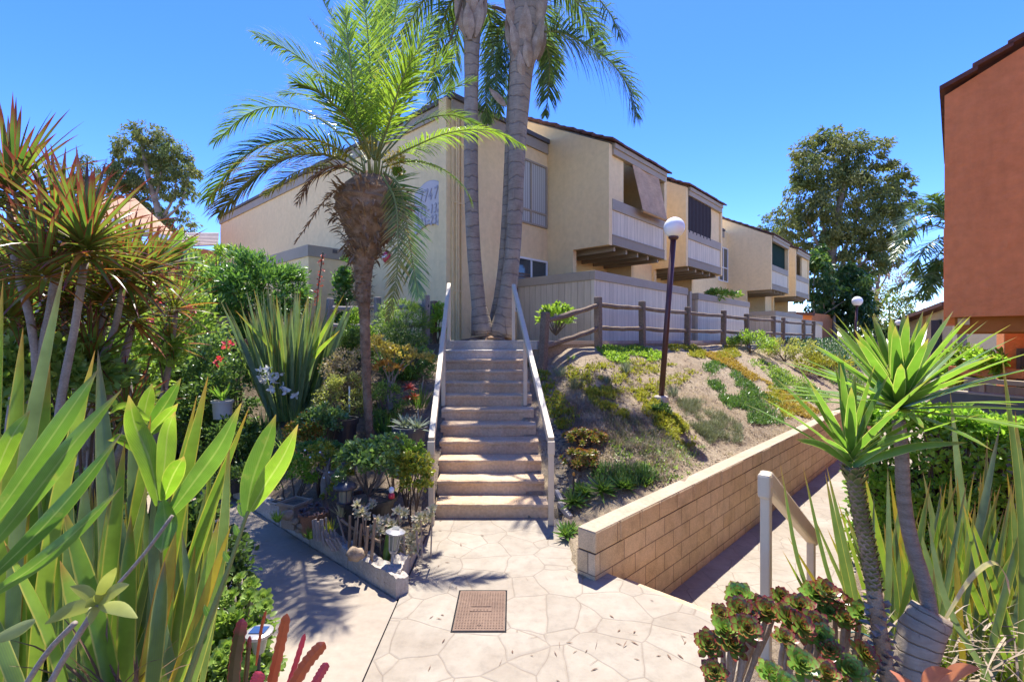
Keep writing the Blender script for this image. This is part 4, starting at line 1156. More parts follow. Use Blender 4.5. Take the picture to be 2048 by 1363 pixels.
def eucalyptus(label, Y, blobs, trunk, limbs, n, mats, L=.34, w=.13, r=.45, cl=.30, fill=1.0, name='eucalyptus_tree', cat='tree', group='tall trees behind the buildings'):
    b = W(*trunk[0][:2], Y)
    t = thing(name, label, cat, b, group)
    m = MB(); limb(m, trunk, Y, r, r * .3, 10)
    for l in limbs: limb(m, l, Y, r * .38, r * .06, 6)
    obj('trunk', m, M['euc_bark'], t, smooth=True)
    for i, mt in enumerate(mats):
        m = MB(); pxblobs(m, blobs, Y, n // len(mats), L, w, cl, fill=fill); obj('crown', m, M[mt], t)
    return t
eucalyptus('tall full eucalyptus with dense olive crown rising beyond the last balconies', 44,
    [(1655, 275, 32, 26), (1640, 330, 68, 62), (1715, 320, 62, 60), (1610, 400, 44, 50), (1690, 410, 88, 70), (1770, 355, 38, 40), (1795, 400, 34, 46), (1770, 450, 50, 48), (1620, 470, 50, 42), (1690, 490, 66, 48), (1575, 455, 26, 24), (1740, 515, 50, 38), (1650, 545, 44, 30), (1790, 480, 30, 26), (1555, 430, 14, 14), (1690, 560, 38, 26)],
    [(1652, 700), (1655, 600), (1662, 520), (1676, 430), (1690, 340), (1695, 300)],
    [[(1656, 580), (1690, 520), (1740, 440), (1775, 380)], [(1658, 560), (1640, 500), (1615, 440), (1605, 400)], [(1660, 535), (1700, 480), (1720, 400), (1720, 340)], [(1655, 590), (1700, 545), (1760, 500), (1790, 470)], [(1662, 510), (1645, 440), (1640, 360)]],
    42000, ['euc', 'euc2'], L=.36, w=.14, r=.5, cl=.25)
eucalyptus('airy eucalyptus with open crown and forked pale trunk over the tan hipped roof', 46,
    [(292, 262, 34, 22), (262, 300, 40, 34), (318, 300, 40, 40), (245, 345, 34, 34), (345, 315, 40, 40), (290, 350, 44, 40), (372, 345, 24, 38), (258, 395, 34, 34), (225, 340, 18, 16), (300, 410, 30, 26), (345, 375, 34, 30), (380, 385, 14, 16), (362, 418, 14, 12), (362, 448, 34, 22), (230, 360, 22, 24), (325, 440, 20, 20)],
    [(322, 500), (322, 450), (312, 405), (298, 360), (288, 310), (284, 280)],
    [[(322, 440), (345, 400), (352, 360), (345, 320)], [(318, 420), (300, 385), (270, 345), (255, 315)], [(326, 440), (358, 412), (372, 375), (378, 350)], [(310, 400), (322, 350), (320, 300)]],
    19000, ['euc', 'euc2'], L=.34, w=.13, r=.38, cl=.27)
eucalyptus('small thin tree with rounded top seen above the dracaena leaves', 52, [(172, 330, 20, 18), (180, 352, 18, 18), (160, 362, 22, 16), (178, 378, 26, 18)], [(172, 460), (170, 400), (172, 350), (174, 335)], [[(170, 400), (158, 375)], [(171, 385), (184, 355)]], 1800, ['euc'], r=.2, cl=.4)
eucalyptus('sparse small tree fading behind the orange house', 56, [(108, 338, 20, 15), (116, 360, 24, 15), (128, 372, 18, 12)], [(115, 460), (114, 400), (112, 350)], [[(114, 385), (126, 365)]], 1300, ['euc'], r=.2, cl=.4, fill=.8)
eucalyptus('distant blue green tree showing over the far balcony roofs', 60, [(1530, 448, 24, 18), (1552, 470, 30, 24), (1575, 490, 26, 20), (1520, 465, 14, 12)], [(1545, 640), (1544, 540), (1540, 470)], [[(1544, 520), (1565, 485)]], 2200, ['euc'], r=.25, cl=.36)
eucalyptus('pinkish dry leaved tree with bare branches right of the tall eucalyptus'.replace('right of', 'beyond'), 52, [(1742, 510, 30, 26), (1775, 510, 34, 30), (1720, 550, 26, 26), (1760, 560, 40, 34), (1800, 545, 28, 28), (1740, 595, 30, 22), (1800, 500, 22, 20), (1770, 485, 18, 14)], [(1752, 700), (1752, 630), (1755, 570), (1768, 510)],
    [[(1752, 620), (1785, 580), (1815, 560)], [(1753, 600), (1735, 560), (1725, 530)], [(1755, 585), (1780, 540), (1800, 500)], [(1755, 580), (1745, 530), (1742, 495)]], 3000, ['pinkish'], L=.3, w=.12, r=.28, cl=.34, fill=.8)
eucalyptus('loose yellow green tree with bare lower branches behind the small far lamp', 46, [(1770, 590, 28, 20), (1800, 610, 30, 20), (1745, 615, 24, 18), (1785, 640, 40, 18), (1822, 590, 18, 14), (1735, 640, 20, 16)], [(1780, 700), (1780, 650), (1778, 610)], [[(1780, 650), (1800, 620)], [(1780, 645), (1755, 620)]], 2200, ['shrub_l', 'palm_dy'], L=.3, w=.13, r=.16, cl=.36)
t = eucalyptus('dense dark green bamboo like mass around the foot of the tall eucalyptus', 39, [(1640, 560, 30, 46), (1690, 585, 44, 40), (1630, 520, 18, 16), (1660, 625, 44, 30), (1715, 600, 30, 30), (1620, 600, 14, 30), (1725, 560, 18, 16), (1640, 500, 12, 10), (1735, 630, 16, 24), (1700, 540, 20, 18)], [(1668, 700), (1668, 640), (1665, 580)], [[(1650, 700), (1648, 620), (1645, 560)], [(1690, 700), (1694, 620), (1700, 570)], [(1715, 700), (1718, 630)]], 8000, ['bamboo'], L=.42, w=.16, r=.2, cl=.4, name='bamboo_thicket', cat='bamboo', group=None)
eucalyptus('bright leafy top of the thicket beside the last balcony', 38, [(1622, 512, 14, 14), (1640, 520, 16, 12), (1732, 560, 16, 14), (1735, 600, 12, 14)], [(1630, 700), (1628, 600), (1628, 530)], [[(1630, 640), (1690, 600), (1730, 570)]], 900, ['shrub_l'], r=.08, cl=.5, name='leafy_shrub', cat='shrub', group=None)
for lab, bl, Y in (('low grey green distant bushes under the pinkish tree', [(1700, 650, 22, 22), (1730, 665, 26, 18), (1760, 660, 22, 22)], 48), ('low distant bushes between the yucca and the far beige block', [(1800, 660, 22, 22), (1830, 640, 18, 20), (1775, 672, 24, 16)], 42)):
    m = MB(); pxblobs(m, bl, Y, 1600, .4, .2, .4); b = W(bl[1][0], 700, Y); solo('distant_bush', lab, 'bush', m, M['shrub_d'], b)

# ------------------------------------------------------------------ queen palms
def px_frond(par, pts, Y, Lmax, w, count, mat, rmat='rachis', rr=.022, droop=1.0, plume=.35, vup=.05, n=3, bare=0, start=.14, name='frond', up=None, ang=55):
    P = curve([W(p[0], p[1], Y + (p[2] if len(p) > 2 else 0)) for p in pts], 14)
    mb, mr = MB(), MB(); frond(mb, mr, P, Lmax, w, count, droop, ang, vup, plume, start, n, rr, bare=bare, up=up)
    f = obj(name, mb, M[mat], par); obj('stalk', mr, M[rmat], f, base=f['_b']).location = (0, 0, 0)
    return f
def wild_frond(par, c, az, el, L, Lmax, w, count, mat, droop=1.6, rr=.025, plume=.4, ld=1.0, n=3, rmat='rachis', vup=.05):
    d = V((math.cos(az) * math.cos(el), math.sin(az) * math.cos(el), math.sin(el)))
    P = bend(c, d, L, droop, 12); mb, mr = MB(), MB(); frond(mb, mr, P, Lmax, w, count, ld, 55, vup, plume, .15, n, rr)
    f = obj('frond', mb, M[mat], par); obj('stalk', mr, M[rmat], f, base=f['_b']).location = (0, 0, 0)
YQ = 11.0; sQ = YQ / F
def queen(label, Y, trunk, rads, boots, fronds, top, wild):
    b = W(*trunk[0], Y); t = thing('queen_palm', label, 'palm', b, 'queen palms at the top of the stairs')
    m = MB(); P = curve([W(x, y, Y) for x, y in trunk], 40); N = len(rads) - 1
    rr = []
    for i in range(41):
        u = i / 40 * N; k = min(int(u), N - 1); rr.append(lerp(rads[k], rads[k + 1], u - k) * Y / F * (1 + R(-.015, .015)))
    m.tube(P, rr, 18, True, .012); obj('trunk', m, M['queen_bark'], t, smooth=True)
    for (x, y, dx, dy, L, wd, dz) in boots:
        m = MB(); p = W(x, y, Y + dz); q = W(x + dx, y + dy, Y + dz * 1.5)
        pts = curve([p, p.lerp(q, .5) + V((0, dz * .25, 0)), q], 6); s = (q - p).cross(V((0, 1, 0)) if abs(dz) > .02 else V((.3, 1, 0)))
        strip(m, pts, wd, 'lance', .35, None, s); m2 = MB(); strip(m2, [a + V((0, .03, 0)) for a in pts], wd * .9, 'lance', .35, None, s); m.add(m2.v, m2.f, None)
        obj('leaf_boot', m, M['boot'], t)
    for f in fronds: px_frond(t, f[0], Y, f[1] * 1.12, .04, int(f[2] * 1.35), 'queen', rr=.03, droop=f[3], plume=.5, n=3)
    c = W(*top, Y)
    for (az, el, L) in wild: wild_frond(t, c, az, el, L, .62, .035, 60, 'queen', 1.8, .03, .5, 1.2, 2)
    return t
boR = [(1040, 128, -18, -88, 0, .24, -.22), (1062, 132, 26, -100, 0, .26, -.2), (1026, 110, -14, -80, 0, .2, -.05), (1076, 120, 16, -70, 0, .2, -.05), (1050, 100, 2, -96, 0, .3, -.27), (1030, 66, -16, -86, 0, .24, -.2), (1068, 60, 20, -90, 0, .26, -.2), (1048, 40, 0, -90, 0, .28, -.25), (1080, 50, 14, -90, 0, .2, -.05), (1022, 40, -12, -90, 0, .2, -.05), (1058, 135, -6, -60, 0, .22, -.25), (1012, 212, -34, -36, 0, .16, -.1), (1046, 160, -8, -60, 0, .18, -.22)]
queen('thicker queen palm trunk with shaggy boots and arching frond over the balconies', YQ, [(1000, 672), (1012, 610), (1024, 520), (1030, 430), (1033, 340), (1036, 240), (1042, 150), (1049, 60), (1054, -40), (1056, -90)],
      [24, 17.5, 15.8, 15.3, 15.8, 20, 23, 31, 34, 28], boR,
      [([(1068, 70, -.1), (1110, 62, -.3), (1160, 82, -.5), (1215, 118, -.7), (1255, 170, -.8), (1272, 232, -.8)], .95, 95, 2.6),
       ([(1066, -30, 0), (1110, -35, .2), (1150, 0, .4), (1185, 50, .6), (1200, 100, .7)], .85, 70, 2.6),
       ([(1062, -60, -.5), (1100, -70, -1.0), (1160, -40, -1.5), (1215, 20, -1.8), (1240, 70, -2)], .8, 60, 2.4),
       ([(1070, 60, .3), (1096, 100, .7), (1098, 170, .9), (1090, 230, .9)], .6, 60, 1.6),
       ([(1064, -20, .3), (1085, 20, .9), (1100, 90, 1.3), (1100, 160, 1.4)], .7, 60, 2.0)],
      (1056, -95), [(.7, 1.1, 2.6), (1.8, 1.1, 2.6)])
boL = [(932, 72, -22, -78, 0, .24, -.2), (950, 74, 14, -80, 0, .24, -.2), (940, 78, -6, -72, 0, .26, -.25), (924, 50, -14, -80, 0, .2, -.05), (960, 56, 12, -76, 0, .2, -.05), (944, 30, 0, -80, 0, .28, -.25), (928, 20, -14, -70, 0, .2, -.15), (960, 10, 12, -70, 0, .2, -.15)]
queen('slimmer queen palm trunk curving up beside the corner conduits', YQ, [(966, 668), (958, 610), (949, 520), (944, 430), (942, 340), (942, 240), (943, 150), (944, 70), (945, 0), (946, -60)],
      [24, 15, 13.5, 14, 14, 13.8, 14.2, 16.5, 25, 24], boL,
      [([(935, -20, 0), (905, 0, .1), (880, 60, .3), (868, 130, .4), (866, 200, .4)], .7, 70, 2.2),
       ([(930, -30, .2), (880, -30, .4), (840, 10, .6), (812, 70, .8), (800, 130, .8)], .7, 70, 2.2),
       ([(938, -40, -.3), (890, -80, -.6), (830, -50, -.8), (780, 10, -.8), (750, 70, -.8)], .7, 60, 2.2),
       ([(955, 0, .3), (975, 20, .8), (985, 90, 1.1), (975, 180, 1.2)], .6, 60, 1.8),
       ([(940, -20, .5), (925, 30, 1.0), (905, 110, 1.3), (898, 190, 1.3)], .65, 60, 2.0)],
      (946, -70), [(2.2, 1.1, 2.6), (1.2, 1.1, 2.6)])
# brown stalk and hanging flower stalk
queen('dark slender queen palm trunk tucked between the other two', YQ + .35, [(986, 664), (998, 600), (1008, 520), (1014, 430), (1018, 340), (1022, 250), (1028, 150), (1036, 60), (1042, 0)],
      [15, 11.5, 11, 10.5, 10.5, 10.5, 11, 11, 11], [], [([(1036, 20, .3), (1000, 60, .6), (978, 130, .7), (972, 200, .7), (975, 245, .7)], .6, 60, 1.6), ([(1030, 40, .2), (1000, 90, .2), (992, 160, .2), (1000, 230, .2)], .55, 55, 1.2)], (1042, -20), [])
m = MB(); limb(m, [(926, -10), (916, 30), (904, 70), (893, 105)], YQ - .3, .035, .02, 6); limb(m, [(1044, 40), (1000, 18), (984, 14)], YQ - .2, .05, .03, 6)
qs = bpy.data.objects['queen_palm.001']; obj('bare_stalk', m, M['bark_d'], qs, smooth=True)
m = MB(); bush(m, W(1008, 130, YQ + .1), (.16, .16, .75), 900, .12, .02, 24, .3, .3, -.6, lq, False, 1.0); obj('dry_flower_cluster', m, M['bark_d'] if False else M['shrub_d'], bpy.data.objects['queen_palm'])
m = MB()
for i in range(60):
    p = W(980, 672, 10.95) + V((R(-.45, .45), R(-.3, .3), R(-.02, .05))); strap(m, p, rdir(.6), R(.1, .25), .02, 1, 3, 'blade', 0)
m.blob(V((W(982, 676, 11.0).x, 11.0, TZ - .02)), (.6, .45, .14), 14, 8, .3); solo('root_mat', 'dark fibrous root mat at the shared foot of the queen palms', 'roots', m, M['fiber'], W(980, 672, 10.95))

# ------------------------------------------------------------------ small date palm
def hLeft(x, y):
    if x > XJ: return 0.0
    if y > border_y(x) + .12: return hL(x, y) if y > 5.9 else max(.09, hL(x, y))
    return -.02
bp = G(741, 884, hLeft); YP = bp.y; sP = YP / F
dp = thing('date_palm', 'young date palm with shaggy fibre head and glossy arching fronds', 'palm', bp)
m = MB(); tr = [(741, 890, 9.5), (738, 853, 8.5), (734, 780, 9.5), (731, 700, 10.5), (730, 655, 11), (729, 626, 11.5), (727, 600, 15), (726, 560, 18), (727, 523, 22), (731, 487, 36), (738, 450, 62), (742, 415, 80), (745, 385, 70), (746, 350, 30)]
P = curve([W(a, b, YP) for a, b, c in tr], 60); rr = []
for i in range(61):
    u = i / 60 * (len(tr) - 1); k = min(int(u), len(tr) - 2); rr.append(lerp(tr[k][2], tr[k + 1][2], u - k) * sP * .9)
m.tube(P, [r_ * R(.95, 1.05) for r_ in rr], 22, True, .03); obj('trunk', m, M['fiber'], dp, smooth=False)
m = MB(); m2 = MB()
for i in range(2100):
    y = R(385, 885); k = R(0, 1)
    # radius at that height
    for j in range(len(tr) - 1):
        if tr[j + 1][1] <= y <= tr[j][1]:
            u = (tr[j][1] - y) / (tr[j][1] - tr[j + 1][1]); xx = lerp(tr[j][0], tr[j + 1][0], u); ra = lerp(tr[j][2], tr[j + 1][2], u) * sP; break
    a = R(0, 2 * math.pi); o = V((math.cos(a), math.sin(a), 0)); p = W(xx, y, YP) + o * ra * .96
    if y < 520:
        if k < .6: strap(m, p, o * R(.5, 1.0) + V((0, 0, R(-.9, .8))) + rdir() * .3, R(.09, .22), R(.025, .07), R(.4, 1.4), 3, 'lance', .3)
        else: strap(m2, p, o * R(.6, 1) + V((0, 0, R(-.2, .9))), R(.08, .18), R(.02, .045), R(0, .6), 3, 'lance', .3)
    elif y < 632:
        if k < .8: strap(m, p, V((-o.y, o.x, 0)) * R(-1, 1) + o * .25 + V((0, 0, R(-.2, .3))), R(.05, .11), R(.015, .03), .3, 2, 'lance', .3)
    else:
        if k < .5: strap(m if R(0, 1) < .6 else m2, p, o * .8 + V((0, 0, R(.2, .8))), R(.012, .025), .022, 0, 2, 'lance', .3)
obj('fibre_skirt', m, M['fiber'], dp); obj('leaf_stubs', m2, M['fiber_l'], dp)
C_ = (746, 345)
DF = [ # points, leaflet len, count, mat, droop
 ([(738, 318, 0), (690, 220, -.1), (640, 150, -.2), (575, 100, -.3), (512, 72, -.3)], .46, 58, 'palm', 1.1, .1),
 ([(732, 325, .1), (660, 252, .3), (580, 215, .5), (500, 225, .6), (430, 285, .6)], .50, 60, 'palm', 1.1, .1),
 ([(730, 335, -.1), (650, 285, -.4), (560, 280, -.7), (480, 320, -.9), (415, 400, -.9)], .56, 62, 'palm', 1.1, .1),
 ([(728, 345, -.3), (660, 310, -.8), (575, 315, -1.1), (500, 360, -1.2), (440, 425, -1.2)], .56, 60, 'palm_dy', 1.0, .1),
 ([(726, 355, .2), (660, 330, .4), (590, 345, .6), (530, 390, .7)], .45, 50, 'palm_dy', 1.1, .1),
 ([(730, 340, .6), (670, 300, 1.0), (600, 300, 1.3), (520, 330, 1.5)], .45, 46, 'palm', 1.0, .1),
 ([(744, 312, -.2), (725, 200, -.3), (690, 90, -.3), (640, -10, -.2)], .5, 52, 'palm', .7, .35),
 ([(746, 310, -.4), (742, 180, -.7), (735, 60, -.8), (722, -40, -.8)], .5, 52, 'palm_y', .6, .4),
 ([(750, 310, -.2), (768, 170, -.3), (788, 50, -.3), (800, -40, -.2)], .5, 52, 'palm_y', .6, .4),
 ([(752, 312, -.4), (790, 200, -.8), (830, 110, -1.0), (872, 40, -1.0)], .46, 52, 'palm_y', .7, .35),
 ([(754, 316, .1), (806, 220, .2), (860, 150, .3), (905, 105, .3)], .48, 52, 'palm_y', .7, .3),
 ([(755, 320, .3), (820, 240, .6), (880, 190, .8), (950, 158, .9)], .42, 50, 'palm', .9, .2),
 ([(745, 312, .3), (715, 190, .6), (670, 110, .8), (620, 40, .9)], .46, 50, 'palm', .8, .3),
 ([(748, 312, .4), (752, 180, .7), (760, 60, .9), (770, -30, 1.0)], .48, 50, 'palm', .7, .35),
 ([(748, 320, -.3), (700, 230, -.8), (680, 150, -1.0), (660, 80, -1.1)], .42, 46, 'palm', .8, .3),
 ([(752, 320, -.3), (780, 240, -.9), (800, 170, -1.2), (826, 110, -1.3)], .42, 46, 'palm_y', .8, .3),
 ([(750, 318, .2), (735, 230, .3), (745, 130, .4), (750, 30, .4)], .46, 48, 'palm', .7, .4),
 ([(752, 318, .2), (800, 230, .3), (830, 140, .3), (850, 60, .3)], .44, 48, 'palm', .7, .35),
 ([(742, 314, -.5), (712, 220, -1.0), (700, 120, -1.2), (690, 20, -1.2)], .48, 50, 'palm_y', .7, .35),
 ([(744, 314, .6), (705, 230, 1.0), (655, 170, 1.3), (600, 150, 1.4)], .45, 50, 'palm', .9, .2),
 ([(752, 312, .6), (800, 190, 1.1), (850, 110, 1.4), (890, 60, 1.5)], .46, 50, 'palm', .8, .3),
 ([(748, 312, -.1), (755, 200, -.1), (768, 90, 0), (775, 0, 0)], .5, 54, 'palm_y', .6, .4),
 ([(756, 322, .5), (830, 250, .9), (900, 230, 1.2), (960, 250, 1.3)], .42, 48, 'palm', 1.1, .15),
 ([(734, 322, .8), (680, 240, 1.3), (610, 190, 1.6), (560, 190, 1.7)], .42, 46, 'palm', 1.0, .15),
 ([(740, 318, -.4), (695, 240, -1.0), (640, 185, -1.4), (590, 165, -1.5)], .44, 46, 'palm', .9, .2),
 ([(765, 325, -.2), (830, 292, -.5), (900, 265, -.7), (980, 260, -.8), (1048, 292, -.8)], .36, 54, 'palm_y', 1.6, .05),
 ([(765, 335, .0), (820, 322, -.3), (880, 335, -.5), (925, 370, -.6), (944, 405, -.6)], .34, 46, 'palm_y', 1.5, .05),
 ([(768, 345, -.2), (798, 372, -.4), (812, 440, -.45), (826, 530, -.4), (838, 592, -.4)], .42, 56, 'palm', .5, .0),
 ([(764, 350, -.4), (790, 400, -.6), (796, 480, -.6), (792, 560, -.55), (775, 640, -.5)], .30, 40, 'palm_dy', .3, .0),
]
for (pts, L, n, mt, dr, pl) in DF:
    up = None
    if pts[-1][1] > 560 and pts[-1][0] > 770: up = V((0, -1, .1))
    lowl = pts[-1][0] < 520
    px_frond(dp, pts, YP, L * (1.35 if lowl else 1.05), .027, int(n * (1.45 if lowl else 1.05)), mt, rr=.017, droop=dr * (1.4 if lowl else 1), plume=pl * .8, vup=.18 if pl > .06 else .02, n=4, up=up)
for (pts, L, n, bare) in (([(728, 372, -.2), (690, 372, -.3), (650, 400, -.35), (615, 450, -.35), (588, 488, -.35)], .13, 40, .2), ([(722, 352, -.4), (680, 332, -.7), (630, 350, -.8), (595, 405, -.8)], .36, 34, .1)):
    px_frond(dp, pts, YP, L, .03, n, 'palm_d', 'rachis_d', .014, 1.2, .3, 0, 3, bare, name='dead_frond')
m = MB()
for (x, y, r_) in ((735, 290, .1), (790, 318, .13), (800, 332, .1)):
    bush(m, W(x, y, YP - .2), (r_, r_ * .7, r_ * 1.1), 420, .05, .018, 14, .4, .5, .2, lq, False)
obj('flower_cluster', m, M['gold_l'], dp)
m = MB()
for (x, y, r_) in ((790, 405, .09), (806, 395, .07), (798, 345, .08)):
    bush(m, W(x, y, YP - .3), (r_, r_ * .7, r_), 300, .035, .02, 12, .4, .5, 0, lq, False)
obj('green_fruit', m, M['palm_y'], dp)
m = MB()
for i in range(46):
    a = R(0, 6.28); o = V((math.cos(a), math.sin(a) , 0)); p = W(746, 380, YP) + o * .2
    strap(m, p, o * R(.15, .6) + V((0, 0, 1)), R(.3, .55), R(.03, .05), -.1, 4, 'blade', .6)
obj('leaf_bases', m, M['rachis'], dp)
# far queen palm beside the orange wall
fpB = W(1925, 690, 21); fp = thing('queen_palm', 'far drooping palm half hidden by the terracotta wall', 'palm', fpB)
m = MB(); m.tube([W(1925, 700, 21), W(1920, 560, 21), W(1915, 470, 21)], .16, 10); obj('trunk', m, M['queen_bark'], fp)
for pts in ([(1912, 462), (1870, 425), (1830, 430), (1795, 470)], [(1912, 466), (1860, 450), (1815, 470), (1785, 520)], [(1912, 470), (1870, 480), (1840, 510), (1825, 560)], [(1912, 460), (1880, 415), (1850, 410), (1822, 425)], [(1912, 480), (1880, 505), (1860, 550), (1850, 600)],
            [(1914, 540), (1870, 545), (1820, 560), (1780, 580)], [(1914, 540), (1880, 560), (1840, 585), (1800, 605)], [(1912, 465), (1890, 430), (1876, 400), (1862, 392)], [(1914, 500), (1885, 520), (1870, 540), (1862, 580)]):
    px_frond(fp, [(a, b, R(-.6, .6)) for a, b in pts], 21, .95, .085, 60, 'queen', rr=.035, droop=1.8, plume=.5, n=2)
# ================================================================== SLOPE BEHIND THE BLOCK WALL
def inpoly(x, y, P):
    c = False; j = len(P) - 1
    for i in range(len(P)):
        (xi, yi), (xj, yj) = P[i], P[j]
        if (yi > y) != (yj > y) and x < (xj - xi) * (y - yi) / (yj - yi) + xi: c = not c
        j = i
    return c
def scatter(P, n, hf, fn, clump=0):
    xs = [p[0] for p in P]; ys = [p[1] for p in P]; k = 0; g = 0
    while k < n and g < n * 30:
        g += 1
        x, y = R(min(xs), max(xs)), R(min(ys), max(ys))
        if not inpoly(x, y, P): continue
        if clump and noise.noise(V((x * clump, y * clump * 1.6, 5.5))) < R(-.25, .25): continue
        fn(G(x, y, hf)); k += 1
def cover(name, label, P, n, mat, L, w, spread=1.0, per=5, hf=hR, droop=.3, clump=.03, prof='lance', up=.8, cat='ground cover', h=0.0):
    m = MB()
    def fn(p):
        for i in range(per):
            q = p + V((R(-.06, .06), R(-.06, .06), R(0, h)))
            d = rdir(up); d.z = abs(d.z)
            strap(m, q, V((d.x * spread, d.y * spread, d.z)), L * R(.6, 1.3), w, droop, 2, prof, .2)
    scatter(P, n, hf, fn, clump)
    o = solo(name, label, cat, m, M[mat], G(sum(p[0] for p in P) / len(P), sum(p[1] for p in P) / len(P), hf)); o['kind'] = 'stuff'; return o
cover('ice_plant', 'dark green ice plant drift running down the middle of the slope', [(1395, 735), (1430, 722), (1475, 745), (1530, 790), (1578, 815), (1560, 850), (1495, 848), (1455, 815), (1420, 775)], 1700, 'ice', .085, .022, .7, 5, clump=.035)
cover('ice_plant', 'smaller dark ice plant patch close to the wall by the yucca', [(1540, 745), (1600, 765), (1660, 790), (1650, 815), (1590, 795), (1550, 775)], 500, 'ice', .10, .025, .7, 5)
cover('sedum_cover', 'lime green stonecrop mats just below the rail fence', [(1195, 688), (1240, 682), (1320, 706), (1320, 718), (1260, 732), (1225, 722), (1200, 705)], 756, 'shrub_b', .07, .035, 1, 7)
cover('sedum_cover', 'yellow stonecrop mats under the far fence rails', [(1335, 688), (1400, 688), (1470, 692), (1480, 712), (1430, 722), (1380, 712), (1340, 700)], 936, 'sedum', .068, .03, 1, 6)
cover('sedum_cover', 'amber stonecrop band running down beside the dark ice plant', [(1400, 705), (1450, 705), (1500, 745), (1560, 775), (1640, 825), (1615, 838), (1560, 815), (1480, 745), (1430, 722)], 1620, 'sedum_o', .07, .03, 1, 6, clump=.04)
cover('sedum_cover', 'yellow stonecrop band at the low edge of the amber one', [(1540, 770), (1600, 805), (1600, 835), (1570, 835), (1530, 795)], 630, 'sedum', .06, .03, 1, 6)
cover('sedum_cover', 'yellow stonecrop patches scattered uphill of the lamp', [(1130, 735), (1310, 715), (1400, 745), (1340, 780), (1200, 790), (1140, 770)], 540, 'sedum', .065, .03, 1, 7, clump=.07)
cover('sedum_cover', 'bright stonecrop trail below the lamp footing', [(1265, 785), (1300, 770), (1330, 810), (1370, 850), (1395, 888), (1370, 895), (1330, 870), (1290, 825)], 864, 'sedum', .068, .032, 1, 7, clump=.05)
cover('sedum_cover', 'yellow stonecrop diagonal beside the handrail', [(1175, 780), (1215, 775), (1260, 830), (1240, 845), (1190, 810)], 468, 'sedum', .068, .032, 1, 7, clump=.05)
cover('dry_twigs', 'pale dry twiggy brush on the lower slope behind the wall end', [(1120, 800), (1250, 770), (1330, 870), (1420, 890), (1330, 960), (1200, 950), (1140, 900)], 2700, 'twig', .10, .009, 1.6, 4, up=.35, clump=.03, prof='blade')
cover('dry_twigs', 'pale dry twiggy brush scattered over the upper slope', [(1110, 725), (1330, 720), (1500, 760), (1640, 850), (1480, 900), (1380, 830), (1250, 790), (1120, 800)], 1620, 'twig', .09, .009, 1.6, 4, up=.35, clump=.05, prof='blade')
cover('lavender_cover', 'grey green wispy shrublets below the dark ice plant', [(1355, 800), (1400, 800), (1480, 850), (1478, 885), (1420, 888), (1370, 840)], 1116, 'lav', .11, .009, 1.0, 7, clump=.05, prof='blade')
cover('lavender_cover', 'grey green wispy growth mixed into the dry brush', [(1200, 820), (1300, 840), (1380, 905), (1330, 940), (1240, 900)], 756, 'lav', .08, .008, 1.0, 6, clump=.06, prof='blade')
cover('leaf_litter', 'dry leaf litter scattered over the whole bare slope', [(1085, 725), (1330, 705), (1500, 715), (1690, 815), (1480, 930), (1300, 985), (1130, 960)], 2600, 'twig', .045, .02, 2.5, 2, up=.12, clump=0)
cover('dark_ground_cover', 'dark blue green ground cover along the far terrace edge', [(1545, 676), (1620, 672), (1720, 690), (1730, 740), (1650, 745), (1600, 705)], 2400, 'ice_f', .12, .05, 1, 4, clump=0, h=.25)
cover('ice_plant', 'low ice plant spilling over the block wall far end', [(1640, 745), (1730, 745), (1730, 800), (1690, 800)], 500, 'shrub_d', .12, .04, 1, 4)

cover('dry_grass', 'straw coloured dry grass between the stair rail and the lamp', [(1115, 770), (1200, 745), (1300, 830), (1390, 900), (1300, 960), (1150, 930)], 520, 'straw', .075, .007, 1.2, 6, clump=.04, prof='blade', up=.9)
cover('dry_grass', 'short straw coloured dry stubble over the open slope beyond the lamp', [(1100, 725), (1330, 700), (1500, 712), (1680, 800), (1480, 920), (1330, 860), (1150, 800)], 1100, 'straw', .05, .007, 1.4, 6, clump=.02, prof='blade', up=.7)
cover('green_weeds', 'low green creeping cover joining the far shrubs and the wall', [(1480, 700), (1560, 735), (1680, 790), (1700, 800), (1640, 815), (1560, 765), (1500, 730)], 700, 'shrub_l', .08, .03, .9, 6, clump=.02)
cover('green_weeds', 'green weedy patches low on the slope above the wall', [(1200, 860), (1330, 870), (1440, 905), (1320, 985), (1230, 960)], 260, 'shrub_l', .06, .018, .9, 6, clump=.05)
cover('green_weeds', 'yellow green weeds edging the stairs handrail', [(1062, 735), (1090, 740), (1130, 800), (1170, 850), (1120, 860), (1085, 800)], 260, 'jade', .07, .03, .9, 7, clump=.05)
m = MB()
for i in range(900):
    x, y = R(1085, 1650), R(705, 980)
    if y > 985 - (x - 1150) * .36 and x > 1150: continue
    p = G(x, y, hR); r_ = R(.008, .028); m.blob(p, (r_, r_ * R(.6, 1), r_ * .6), 5, 3, .3, i)
o = solo('soil_clods', 'small clods and stones strewn over the bare slope', 'clods', m, M['soil']); o['kind'] = 'stuff'
